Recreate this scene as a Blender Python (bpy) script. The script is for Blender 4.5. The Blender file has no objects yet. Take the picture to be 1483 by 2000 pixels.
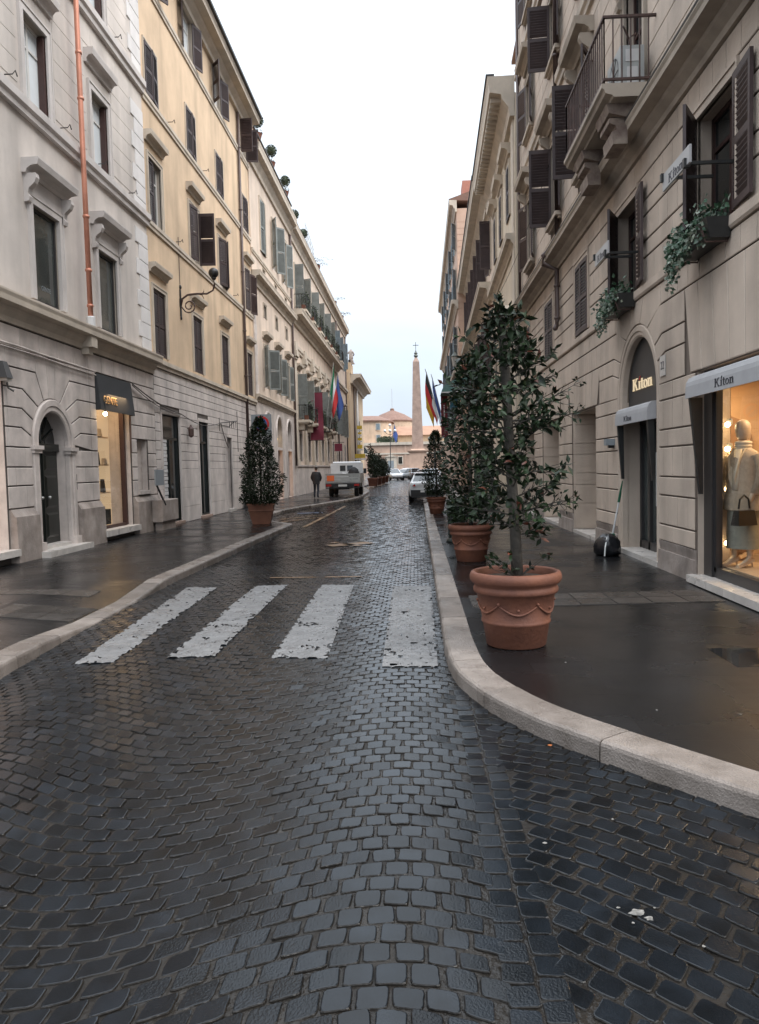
import bpy, math, random
import mathutils
from mathutils import Vector, Matrix
R = random.Random(7)
rad = math.radians
PI = math.pi
scene = bpy.context.scene
COL = scene.collection

# ------------------------------------------------------------------ camera
cam = bpy.data.cameras.new('street_camera')
cam_o = bpy.data.objects.new('street_camera', cam)
COL.objects.link(cam_o)
cam.sensor_fit = 'VERTICAL'
cam.sensor_height = 36.0
cam.lens = 36.0 * 1500.0 / 2000.0
cam.clip_start = 0.05
cam.clip_end = 3000
cx_, up_, fw_ = (0.99863729, 0.04686777, -0.02295591), (0.02019758, 0.05850161, 0.99808297), (-0.04812088, 0.99718653, -0.05747527)
cam_o.matrix_world = Matrix(((cx_[0], up_[0], -fw_[0], 0), (cx_[1], up_[1], -fw_[1], 0), (cx_[2], up_[2], -fw_[2], 1.75), (0, 0, 0, 1)))
scene.camera = cam_o

# ------------------------------------------------------------------ sky, sun, exposure
SUN_EL, SUN_ROT = rad(48), rad(112)
world = bpy.data.worlds.new('World')
scene.world = world
world.use_nodes = True
wn, wl = world.node_tree.nodes, world.node_tree.links
wn.clear()
w_out = wn.new('ShaderNodeOutputWorld')
w_bg = wn.new('ShaderNodeBackground')
w_bg.inputs[1].default_value = 0.10
w_sky = wn.new('ShaderNodeTexSky')
w_sky.sky_type = 'NISHITA'
w_sky.sun_disc = False
w_sky.sun_elevation = SUN_EL
w_sky.sun_rotation = SUN_ROT
w_tc = wn.new('ShaderNodeTexCoord')
w_sep = wn.new('ShaderNodeSeparateXYZ')
wl.new(w_tc.outputs['Generated'], w_sep.inputs[0])
w_ramp = wn.new('ShaderNodeValToRGB')          # overcast: brighter overhead than near the horizon
w_ramp.color_ramp.elements[0].position = 0.0
w_ramp.color_ramp.elements[0].color = (0.205, 0.226, 0.274, 1)
w_ramp.color_ramp.elements[1].position = 0.95
w_ramp.color_ramp.elements[1].color = (1.10, 1.18, 1.28, 1)
e = w_ramp.color_ramp.elements.new(0.12); e.color = (0.252, 0.278, 0.318, 1)
e = w_ramp.color_ramp.elements.new(0.25); e.color = (0.315, 0.338, 0.360, 1)
e = w_ramp.color_ramp.elements.new(0.46); e.color = (0.445, 0.485, 0.525, 1)
wl.new(w_sep.outputs[2], w_ramp.inputs[0])
w_map = wn.new('ShaderNodeMapping')
w_map.inputs['Scale'].default_value = (1.6, 1.6, 5.0)
wl.new(w_tc.outputs['Generated'], w_map.inputs[0])
w_noi = wn.new('ShaderNodeTexNoise')
w_noi.inputs['Scale'].default_value = 1.6
w_noi.inputs['Detail'].default_value = 5
wl.new(w_map.outputs[0], w_noi.inputs[0])
w_nr = wn.new('ShaderNodeMapRange')
w_nr.inputs[1].default_value = 0.3; w_nr.inputs[2].default_value = 0.7
w_nr.inputs[3].default_value = 10.0; w_nr.inputs[4].default_value = 13.0
wl.new(w_noi.outputs[0], w_nr.inputs[0])
w_mul = wn.new('ShaderNodeVectorMath'); w_mul.operation = 'SCALE'
wl.new(w_ramp.outputs[0], w_mul.inputs[0]); wl.new(w_nr.outputs[0], w_mul.inputs['Scale'])
w_mix = wn.new('ShaderNodeMix'); w_mix.data_type = 'RGBA'
w_mix.inputs[0].default_value = 0.88
wl.new(w_sky.outputs[0], w_mix.inputs[6]); wl.new(w_mul.outputs[0], w_mix.inputs[7])
wl.new(w_mix.outputs[2], w_bg.inputs[0]); wl.new(w_bg.outputs[0], w_out.inputs[0])
sun = bpy.data.lights.new('sun', 'SUN')
sun.energy = 1.15
sun.angle = rad(50)
sun.color = (1.0, 0.96, 0.91)
sun_o = bpy.data.objects.new('sun', sun)
COL.objects.link(sun_o)
# NISHITA: rotation 0 = sun towards +Y, clockwise
sd = Vector((math.sin(SUN_ROT) * math.cos(SUN_EL), math.cos(SUN_ROT) * math.cos(SUN_EL), math.sin(SUN_EL)))
sun_o.rotation_euler = (-sd).to_track_quat('-Z', 'Y').to_euler()
sun_o.location = (0, 0, 60)
scene.view_settings.view_transform = 'Standard'
scene.view_settings.look = 'None'
scene.view_settings.gamma = 1.0
scene.view_settings.use_curve_mapping = False
scene.view_settings.exposure = 1.6
scene.render.engine = 'CYCLES'
scene.cycles.use_denoising = True
scene.cycles.max_bounces = 6
scene.cycles.diffuse_bounces = 3
scene.cycles.sample_clamp_indirect = 4.0

# ------------------------------------------------------------------ materials
def N(nt, t, **kw):
    n = nt.nodes.new(t)
    for k, v in kw.items():
        setattr(n, k, v)
    return n

def mat(name, col, rough=0.6, var=0.12, scale=2.0, col2=None, bump=0.0, bscale=30.0, metal=0.0, spec=0.5,
        streak=0.0, rough2=None, rscale=1.5, per_obj=0.0, detail=5, coat=0.0, alpha=None):
    m = bpy.data.materials.new(name)
    m.use_nodes = True
    nt = m.node_tree
    L = nt.links
    b = nt.nodes['Principled BSDF']
    b.inputs['Roughness'].default_value = rough
    b.inputs['Metallic'].default_value = metal
    b.inputs['Specular IOR Level'].default_value = spec
    if coat: b.inputs['Coat Weight'].default_value = coat
    geo = N(nt, 'ShaderNodeNewGeometry')
    noi = N(nt, 'ShaderNodeTexNoise')
    noi.inputs['Scale'].default_value = scale
    noi.inputs['Detail'].default_value = detail
    noi.inputs['Roughness'].default_value = 0.6
    L.new(geo.outputs['Position'], noi.inputs['Vector'])
    mr = N(nt, 'ShaderNodeMapRange')
    mr.inputs[1].default_value = 0.3; mr.inputs[2].default_value = 0.7
    L.new(noi.outputs[0], mr.inputs[0])
    mix = N(nt, 'ShaderNodeMix', data_type='RGBA')
    c2 = col2 or tuple(c * (1 - 2 * var) for c in col)
    c1 = col if col2 else tuple(min(1, c * (1 + var)) for c in col)
    mix.inputs[6].default_value = (*c1, 1)
    mix.inputs[7].default_value = (*c2, 1)
    L.new(mr.outputs[0], mix.inputs[0])
    out = mix.outputs[2]
    if streak:
        mp = N(nt, 'ShaderNodeMapping')
        mp.inputs['Scale'].default_value = (0.9, 0.9, 0.14)
        L.new(geo.outputs['Position'], mp.inputs[0])
        n2 = N(nt, 'ShaderNodeTexNoise')
        n2.inputs['Scale'].default_value = 1.5
        n2.inputs['Detail'].default_value = 3.5
        L.new(mp.outputs[0], n2.inputs['Vector'])
        r2 = N(nt, 'ShaderNodeMapRange')
        r2.inputs[1].default_value = 0.45; r2.inputs[2].default_value = 0.75
        r2.inputs[3].default_value = 1.0; r2.inputs[4].default_value = 1.0 - streak
        L.new(n2.outputs[0], r2.inputs[0])
        vm = N(nt, 'ShaderNodeVectorMath', operation='SCALE')
        L.new(out, vm.inputs[0]); L.new(r2.outputs[0], vm.inputs['Scale'])
        out = vm.outputs[0]
    if per_obj:
        oi = N(nt, 'ShaderNodeObjectInfo')
        r3 = N(nt, 'ShaderNodeMapRange')
        r3.inputs[3].default_value = 1 - per_obj; r3.inputs[4].default_value = 1 + per_obj
        L.new(oi.outputs['Random'], r3.inputs[0])
        vm = N(nt, 'ShaderNodeVectorMath', operation='SCALE')
        L.new(out, vm.inputs[0]); L.new(r3.outputs[0], vm.inputs['Scale'])
        out = vm.outputs[0]
    L.new(out, b.inputs['Base Color'])
    if rough2 is not None:
        n3 = N(nt, 'ShaderNodeTexNoise')
        n3.inputs['Scale'].default_value = rscale
        n3.inputs['Detail'].default_value = 4
        L.new(geo.outputs['Position'], n3.inputs['Vector'])
        r4 = N(nt, 'ShaderNodeMapRange')
        r4.inputs[1].default_value = 0.35; r4.inputs[2].default_value = 0.62
        r4.inputs[3].default_value = rough; r4.inputs[4].default_value = rough2
        L.new(n3.outputs[0], r4.inputs[0])
        L.new(r4.outputs[0], b.inputs['Roughness'])
    if bump:
        n4 = N(nt, 'ShaderNodeTexNoise')
        n4.inputs['Scale'].default_value = bscale
        n4.inputs['Detail'].default_value = 6
        L.new(geo.outputs['Position'], n4.inputs['Vector'])
        bp = N(nt, 'ShaderNodeBump')
        bp.inputs['Strength'].default_value = bump
        bp.inputs['Distance'].default_value = 0.02
        L.new(n4.outputs[0], bp.inputs['Height'])
        L.new(bp.outputs[0], b.inputs['Normal'])
    return m

def emit(name, col, strength):
    m = bpy.data.materials.new(name)
    m.use_nodes = True
    b = m.node_tree.nodes['Principled BSDF']
    b.inputs['Base Color'].default_value = (*[c * .3 for c in col], 1)
    b.inputs['Emission Color'].default_value = (*col, 1)
    b.inputs['Emission Strength'].default_value = strength
    return m

def glassmat(name):
    m = bpy.data.materials.new(name)
    m.use_nodes = True
    nt = m.node_tree
    nt.nodes.clear()
    o = N(nt, 'ShaderNodeOutputMaterial')
    t = N(nt, 'ShaderNodeBsdfTransparent'); t.inputs[0].default_value = (0.93, 0.94, 0.93, 1)
    g = N(nt, 'ShaderNodeBsdfGlossy'); g.inputs['Roughness'].default_value = 0.02
    lw = N(nt, 'ShaderNodeLayerWeight'); lw.inputs[0].default_value = 0.5
    pw = N(nt, 'ShaderNodeMath', operation='POWER'); pw.inputs[1].default_value = 5.0
    nt.links.new(lw.outputs['Facing'], pw.inputs[0])
    f = N(nt, 'ShaderNodeMapRange'); f.inputs[3].default_value = 0.035; f.inputs[4].default_value = 0.9
    nt.links.new(pw.outputs[0], f.inputs[0])
    mx = N(nt, 'ShaderNodeMixShader')
    nt.links.new(f.outputs[0], mx.inputs[0]); nt.links.new(t.outputs[0], mx.inputs[1]); nt.links.new(g.outputs[0], mx.inputs[2])
    nt.links.new(mx.outputs[0], o.inputs[0])
    return m

MT = {}
MT['plaster_grey'] = mat('grey_plaster', (0.60, 0.54, 0.49), 0.85, 0.07, 1.1, streak=0.26, bump=0.15, bscale=60)
MT['plaster_yellow'] = mat('yellow_plaster', (0.64, 0.475, 0.32), 0.85, 0.09, 0.7, streak=0.26, bump=0.15, bscale=60)
MT['plaster_pale'] = mat('pale_plaster', (0.62, 0.505, 0.41), 0.85, 0.08, 0.8, streak=0.2, bump=0.15, bscale=60)
MT['plaster_cream'] = mat('cream_plaster', (0.58, 0.49, 0.375), 0.85, 0.06, 0.8, streak=0.18, bump=0.1, bscale=60)
MT['plaster_pink'] = mat('pink_plaster', (0.50, 0.34, 0.255), 0.85, 0.12, 0.3, streak=0.15)
MT['plaster_ochre'] = mat('ochre_plaster', (0.52, 0.385, 0.25), 0.85, 0.10, 0.5, streak=0.2)
MT['plaster_rose'] = mat('rose_plaster', (0.52, 0.39, 0.28), 0.85, 0.1, 0.4, streak=0.2)
MT['stucco'] = mat('sand_stucco', (0.52, 0.425, 0.345), 0.82, 0.09, 1.2, streak=0.28, bump=0.25, bscale=45, per_obj=0.035)
MT['stucco_dark'] = mat('sand_stucco_joint', (0.16, 0.125, 0.10), 0.9, 0.1, 2)
MT['travertine'] = mat('travertine', (0.57, 0.50, 0.455), 0.75, 0.12, 2.2, streak=0.34, bump=0.3, bscale=40, per_obj=0.05)
MT['travertine_joint'] = mat('travertine_joint', (0.10, 0.085, 0.075), 0.9, 0.1, 2)
MT['travertine_white'] = mat('white_travertine', (0.60, 0.535, 0.495), 0.75, 0.1, 2.0, streak=0.3, bump=0.3, bscale=40, per_obj=0.04)
MT['plinth'] = mat('stained_plinth_stone', (0.42, 0.36, 0.32), 0.6, col2=(0.20, 0.16, 0.135), scale=2.2, streak=0.45, bump=0.35, bscale=25)
MT['moulding_grey'] = mat('grey_moulding', (0.56, 0.515, 0.485), 0.8, 0.06, 2, streak=0.2)
MT['moulding_cream'] = mat('cream_moulding', (0.53, 0.455, 0.37), 0.8, 0.08, 2, streak=0.2)
MT['moulding_sand'] = mat('sand_moulding', (0.42, 0.35, 0.28), 0.8, 0.10, 2, streak=0.28)
MT['quoin'] = mat('quoin_stone', (0.66, 0.63, 0.61), 0.8, 0.05, 2, streak=0.12, per_obj=0.04)
MT['frame_white'] = mat('white_window_surround', (0.56, 0.525, 0.50), 0.7, 0.05, 2)
MT['timber_white'] = mat('white_window_timber', (0.6, 0.58, 0.55), 0.5, 0.05, 3)
MT['timber_dark'] = mat('dark_window_timber', (0.028, 0.026, 0.026), 0.4, 0.1, 3)
MT['timber_brown'] = mat('brown_window_timber', (0.05, 0.022, 0.018), 0.5, 0.1, 3)
MT['shutter_brown'] = mat('brown_shutter_paint', (0.050, 0.030, 0.028), 0.55, 0.15, 4, per_obj=0.12)
MT['shutter_grey'] = mat('grey_green_shutter_paint', (0.20, 0.215, 0.205), 0.6, 0.12, 3, per_obj=0.1)
MT['shutter_blue'] = mat('blue_grey_shutter_paint', (0.15, 0.19, 0.215), 0.6, 0.12, 3, per_obj=0.1)
MT['glass_dark'] = mat('dark_window_glass', (0.018, 0.022, 0.022), 0.04, 0.3, 0.8, spec=0.7)
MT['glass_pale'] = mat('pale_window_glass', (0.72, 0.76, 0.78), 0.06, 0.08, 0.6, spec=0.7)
MT['glass_tinted'] = mat('tinted_window_glass', (0.055, 0.062, 0.058), 0.05, 0.3, 0.6, spec=0.7)
MT['clear_glass'] = glassmat('clear_shop_glass')
MT['interior'] = mat('dark_interior', (0.02, 0.018, 0.016), 0.9, 0.1, 1)
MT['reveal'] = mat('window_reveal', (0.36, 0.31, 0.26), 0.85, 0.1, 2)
MT['copper'] = mat('copper_pipe', (0.62, 0.27, 0.18), 0.42, 0.10, 3, metal=0.35)
MT['brown_metal'] = mat('brown_metal', (0.075, 0.048, 0.042), 0.5, 0.1, 3)
MT['rust_iron'] = mat('rusty_iron', (0.075, 0.04, 0.032), 0.6, 0.2, 8)
MT['iron'] = mat('black_iron', (0.018, 0.018, 0.017), 0.45, 0.2, 6)
MT['roof'] = mat('clay_roof', (0.19, 0.108, 0.08), 0.85, 0.15, 1.5, bump=0.4, bscale=6)
MT['roof_dark'] = mat('dark_gutter', (0.04, 0.038, 0.036), 0.6, 0.1, 2)
MT['roof_orange'] = mat('orange_roof', (0.33, 0.19, 0.125), 0.85, 0.12, 0.4)
MT['awning_black'] = mat('charcoal_awning_fabric', (0.030, 0.031, 0.033), 0.8, 0.06, 3)
MT['awning_white'] = mat('pale_awning_fabric', (0.36, 0.355, 0.36), 0.75, 0.06, 3)
MT['gold'] = mat('gold_letter', (0.62, 0.36, 0.14), 0.4, 0.05, 3, metal=0.3)
MT['letter_lit'] = emit('lit_cream_letter', (1.0, 0.80, 0.52), 0.20)
MT['letter_dark'] = mat('dark_letter', (0.03, 0.03, 0.04), 0.6, 0.05, 3)
MT['letter_red'] = mat('red_letter_dot', (0.5, 0.02, 0.02), 0.5, 0.05, 3)
MT['panel_dark'] = mat('dark_fascia_panel', (0.045, 0.044, 0.044), 0.5, 0.08, 2)
MT['terracotta'] = mat('terracotta', (0.175, 0.062, 0.031), 0.72, col2=(0.10, 0.036, 0.022), scale=3.5, bump=0.25, bscale=30, streak=0.12)
MT['terracotta_pale'] = mat('pale_terracotta', (0.18, 0.075, 0.044), 0.75, 0.15, 3, bump=0.2)
MT['soil'] = mat('soil', (0.045, 0.028, 0.018), 0.95, 0.3, 15, bump=0.8, bscale=40)
MT['bark'] = mat('bark', (0.058, 0.050, 0.040), 0.85, 0.25, 9, bump=0.6, bscale=30)
MT['leaf'] = mat('glossy_leaf', (0.016, 0.031, 0.011), 0.48, 0.4, 6, per_obj=0.4, spec=0.26)
MT['leaf_mass'] = mat('leaf_mass', (0.015, 0.028, 0.010), 0.5, 0.45, 5, spec=0.26)
MT['leaf_red'] = mat('reddish_leaf', (0.13, 0.035, 0.018), 0.5, 0.3, 6)
MT['leaf_dark'] = mat('dark_leaf', (0.014, 0.025, 0.009), 0.5, 0.4, 5, spec=0.26)
MT['ivy'] = mat('ivy_leaf', (0.035, 0.085, 0.042), 0.5, 0.35, 7)
MT['ivy_pale'] = mat('variegated_ivy_leaf', (0.20, 0.23, 0.17), 0.5, 0.35, 7)
MT['foliage_far'] = mat('terrace_foliage', (0.05, 0.07, 0.035), 0.7, 0.4, 4)
MT['white_paint'] = mat('white_vehicle_paint', (0.66, 0.67, 0.68), 0.25, 0.03, 1, coat=0.5)
MT['black_paint'] = mat('black_vehicle_paint', (0.015, 0.016, 0.02), 0.2, 0.03, 1, coat=0.5)
MT['silver_paint'] = mat('silver_vehicle_paint', (0.42, 0.44, 0.46), 0.3, 0.03, 1, metal=0.4)
MT['plastic_black'] = mat('black_plastic', (0.02, 0.02, 0.021), 0.55, 0.1, 4)
MT['rubber'] = mat('tyre_rubber', (0.015, 0.015, 0.015), 0.8, 0.1, 4)
MT['alu'] = mat('grey_aluminium', (0.42, 0.42, 0.40), 0.45, 0.08, 3, metal=0.5)
MT['truck_grey'] = mat('pale_truck_paint', (0.58, 0.585, 0.59), 0.35, 0.06, 2)
MT['car_glass'] = mat('car_glass', (0.03, 0.036, 0.04), 0.05, 0.1, 1, spec=0.8)
MT['red_lamp'] = mat('red_lamp_glass', (0.35, 0.015, 0.01), 0.2, 0.05, 2)
MT['orange_sign'] = mat('orange_sign', (0.75, 0.15, 0.04), 0.5, 0.05, 2)
MT['white_plate'] = mat('white_plate', (0.6, 0.6, 0.58), 0.5, 0.05, 2)
MT['granite'] = mat('obelisk_granite', (0.34, 0.235, 0.185), 0.8, 0.15, 0.8, bump=0.6, bscale=2.5)
MT['bronze'] = mat('green_bronze', (0.11, 0.12, 0.10), 0.6, 0.2, 2)
MT['red_fabric'] = mat('crimson_fabric', (0.17, 0.022, 0.042), 0.8, 0.08, 2)
MT['green_fabric'] = mat('green_fabric', (0.03, 0.13, 0.07), 0.8, 0.06, 2)
MT['flag_green'] = mat('green_flag', (0.01, 0.16, 0.07), 0.8, 0.06, 3)
MT['flag_white'] = mat('white_flag', (0.6, 0.6, 0.6), 0.8, 0.04, 3)
MT['flag_red'] = mat('red_flag', (0.48, 0.03, 0.03), 0.8, 0.06, 3)
MT['flag_blue'] = mat('blue_flag', (0.045, 0.085, 0.26), 0.8, 0.06, 3)
MT['flag_black'] = mat('black_flag', (0.02, 0.02, 0.022), 0.8, 0.06, 3)
MT['flag_gold'] = mat('golden_flag', (0.55, 0.32, 0.03), 0.8, 0.06, 3)
MT['teal_awning'] = mat('teal_awning', (0.10, 0.19, 0.175), 0.7, 0.06, 2)
MT['skin'] = mat('skin', (0.42, 0.25, 0.18), 0.6, 0.05, 5)
MT['jacket_dark'] = mat('dark_jacket', (0.022, 0.020, 0.022), 0.8, 0.2, 6)
MT['jeans'] = mat('dark_trousers', (0.020, 0.024, 0.036), 0.85, 0.2, 6)
MT['hair'] = mat('dark_hair', (0.02, 0.014, 0.011), 0.6, 0.2, 8)
MT['mannequin'] = mat('mannequin_shell', (0.55, 0.42, 0.30), 0.45, 0.04, 2)
MT['jacket_beige'] = mat('beige_wool', (0.40, 0.32, 0.235), 0.9, 0.1, 25, bump=0.3, bscale=120)
MT['scarf'] = mat('cream_scarf', (0.62, 0.54, 0.42), 0.9, 0.08, 10)
MT['skirt'] = mat('sage_cloth', (0.24, 0.24, 0.20), 0.9, 0.08, 10)
MT['leather'] = mat('black_leather', (0.012, 0.011, 0.010), 0.4, 0.2, 6)
MT['shop_wall'] = mat('warm_shop_wall', (0.52, 0.36, 0.22), 0.8, 0.08, 2)
MT['shop_floor'] = mat('pale_shop_floor', (0.40, 0.30, 0.21), 0.4, 0.1, 2)
MT['bulb'] = emit('lit_bulb', (1.0, 0.72, 0.38), 14.0)
MT['lit_yellow'] = emit('lit_yellow_sign', (1.0, 0.62, 0.10), 1.3)
MT['lit_warm'] = emit('lit_warm_panel', (0.9, 0.50, 0.27), 0.55)
MT['yellow'] = mat('yellow_paint', (0.55, 0.38, 0.04), 0.6, 0.1, 3)
MT['board_white'] = mat('board_white', (0.40, 0.39, 0.385), 0.5, 0.05, 3)
MT['sign_white'] = mat('sign_white', (0.60, 0.59, 0.58), 0.5, 0.03, 3)
MT['sign_blue'] = mat('sign_blue', (0.02, 0.10, 0.32), 0.4, 0.03, 3)
MT['grey_box'] = mat('grey_blue_metal', (0.22, 0.245, 0.26), 0.5, 0.06, 3)
MT['marble'] = mat('pale_marble_sill', (0.52, 0.48, 0.44), 0.45, 0.1, 4, rough2=0.25)
MT['ac'] = mat('weathered_ac_casing', (0.40, 0.41, 0.40), 0.6, 0.1, 3)
MT['green_plastic'] = mat('green_plastic', (0.01, 0.10, 0.05), 0.4, 0.1, 3)
MT['binbag'] = mat('black_plastic_bag', (0.012, 0.012, 0.014), 0.25, 0.2, 5, bump=0.8, bscale=14)
MT['bin_green'] = mat('dark_green_bin', (0.016, 0.024, 0.022), 0.45, 0.1, 3)
MT['gate_dark'] = mat('dark_green_door_paint', (0.012, 0.014, 0.012), 0.28, 0.2, 3)
MT['paper'] = mat('pale_paper_litter', (0.17, 0.16, 0.145), 0.8, 0.3, 60)
MT['dead_leaf'] = mat('orange_dead_leaf', (0.35, 0.10, 0.02), 0.7, 0.2, 30)

# ground materials: wet
def wet(name, c1, c2, scale, r_dry, r_wet, rscale, lo, hi, bump=0.15, bscale=60, per_obj=0.0, spec=0.25):
    m = mat(name, c1, r_dry, col2=c2, scale=scale, bump=bump, bscale=bscale, per_obj=per_obj, spec=spec)
    nt = m.node_tree
    b = nt.nodes['Principled BSDF']
    geo = N(nt, 'ShaderNodeNewGeometry')
    n3 = N(nt, 'ShaderNodeTexNoise')
    n3.inputs['Scale'].default_value = rscale
    n3.inputs['Detail'].default_value = 5
    nt.links.new(geo.outputs['Position'], n3.inputs['Vector'])
    r4 = N(nt, 'ShaderNodeMapRange')
    r4.inputs[1].default_value = lo; r4.inputs[2].default_value = hi
    r4.inputs[3].default_value = r_wet; r4.inputs[4].default_value = r_dry
    nt.links.new(n3.outputs[0], r4.inputs[0])
    nt.links.new(r4.outputs[0], b.inputs['Roughness'])
    return m
MT['basalt'] = wet('wet_basalt', (0.0085, 0.0108, 0.0138), (0.003, 0.0036, 0.0042), 4.5, 0.15, 0.025, 1.2, 0.36, 0.68, bump=0.085, bscale=110, per_obj=0.25)
def island_variation(m, lo=0.6, hi=1.5):
    nt = m.node_tree; L = nt.links
    b = nt.nodes['Principled BSDF']
    geo = N(nt, 'ShaderNodeNewGeometry')
    mr = N(nt, 'ShaderNodeMapRange'); mr.inputs[3].default_value = lo; mr.inputs[4].default_value = hi
    L.new(geo.outputs['Random Per Island'], mr.inputs[0])
    src = b.inputs['Base Color'].links[0].from_socket
    vm = N(nt, 'ShaderNodeVectorMath', operation='SCALE')
    L.new(src, vm.inputs[0]); L.new(mr.outputs[0], vm.inputs['Scale']); L.new(vm.outputs[0], b.inputs['Base Color'])
    rs = b.inputs['Roughness'].links[0].from_socket
    m2 = N(nt, 'ShaderNodeMapRange'); m2.inputs[3].default_value = -0.02; m2.inputs[4].default_value = 0.09
    wn_ = N(nt, 'ShaderNodeTexWhiteNoise', noise_dimensions='1D'); L.new(geo.outputs['Random Per Island'], wn_.inputs['W'])
    L.new(wn_.outputs['Value'], m2.inputs[0])
    ad = N(nt, 'ShaderNodeMath', operation='ADD', use_clamp=True); L.new(rs, ad.inputs[0]); L.new(m2.outputs[0], ad.inputs[1]); L.new(ad.outputs[0], b.inputs['Roughness'])
island_variation(MT['basalt'])
MT['joint'] = wet('wet_joint_dirt', (0.0205, 0.0175, 0.0145), (0.006, 0.0052, 0.0045), 2.0, 0.5, 0.07, 1.4, 0.45, 0.62, bump=0.4, bscale=40)
MT['asphalt'] = wet('wet_dark_paving', (0.0108, 0.0108, 0.0115), (0.0056, 0.0056, 0.006), 1.6, 0.34, 0.10, 0.9, 0.36, 0.62, bump=0.12, bscale=120)
MT['strip'] = wet('wet_grey_paving_strip', (0.055, 0.048, 0.043), (0.028, 0.025, 0.022), 6.0, 0.42, 0.2, 2.0, 0.4, 0.6, bump=0.4, bscale=60, per_obj=0.15)
MT['kerb'] = wet('wet_travertine_kerb', (0.225, 0.192, 0.168), (0.115, 0.095, 0.08), 3.5, 0.55, 0.22, 1.6, 0.4, 0.6, bump=0.5, bscale=75, per_obj=0.30)
MT['zebra'] = wet('worn_white_road_paint', (0.185, 0.181, 0.178), (0.120, 0.117, 0.115), 5.0, 0.5, 0.22, 2.0, 0.4, 0.6, bump=0.5, bscale=50)
MT['road_orange'] = wet('worn_orange_road_paint', (0.26, 0.14, 0.05), (0.10, 0.06, 0.03), 5.0, 0.5, 0.2, 2.0, 0.4, 0.6)
MT['road_blue'] = wet('worn_blue_road_paint', (0.03, 0.06, 0.14), (0.03, 0.04, 0.06), 5.0, 0.5, 0.2, 2.0, 0.4, 0.6)

# faint slab joints in the dark paving
_a = MT['asphalt'].node_tree
_b = _a.nodes['Principled BSDF']
_g = N(_a, 'ShaderNodeNewGeometry')
_br = N(_a, 'ShaderNodeTexBrick')
_br.inputs['Scale'].default_value = 1.0
_br.inputs['Brick Width'].default_value = 0.9; _br.inputs['Row Height'].default_value = 0.45
_br.inputs['Mortar Size'].default_value = 0.006; _br.inputs['Mortar Smooth'].default_value = 0.3
_br.inputs['Color1'].default_value = (1.12, 1.12, 1.12, 1); _br.inputs['Color2'].default_value = (0.86, 0.86, 0.86, 1); _br.inputs['Mortar'].default_value = (0.6, 0.6, 0.6, 1)
_a.links.new(_g.outputs['Position'], _br.inputs['Vector'])
_src = _b.inputs['Base Color'].links[0].from_socket
_mx = N(_a, 'ShaderNodeVectorMath', operation='MULTIPLY')
_a.links.new(_src, _mx.inputs[0]); _a.links.new(_br.outputs['Color'], _mx.inputs[1]); _a.links.new(_mx.outputs[0], _b.inputs['Base Color'])
_old = _b.inputs['Normal'].links[0].from_socket
_bp = N(_a, 'ShaderNodeBump'); _bp.inputs['Strength'].default_value = 0.35; _bp.inputs['Distance'].default_value = 0.006; _bp.invert = True
_a.links.new(_br.outputs['Fac'], _bp.inputs['Height']); _a.links.new(_old, _bp.inputs['Normal']); _a.links.new(_bp.outputs[0], _b.inputs['Normal'])
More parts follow.
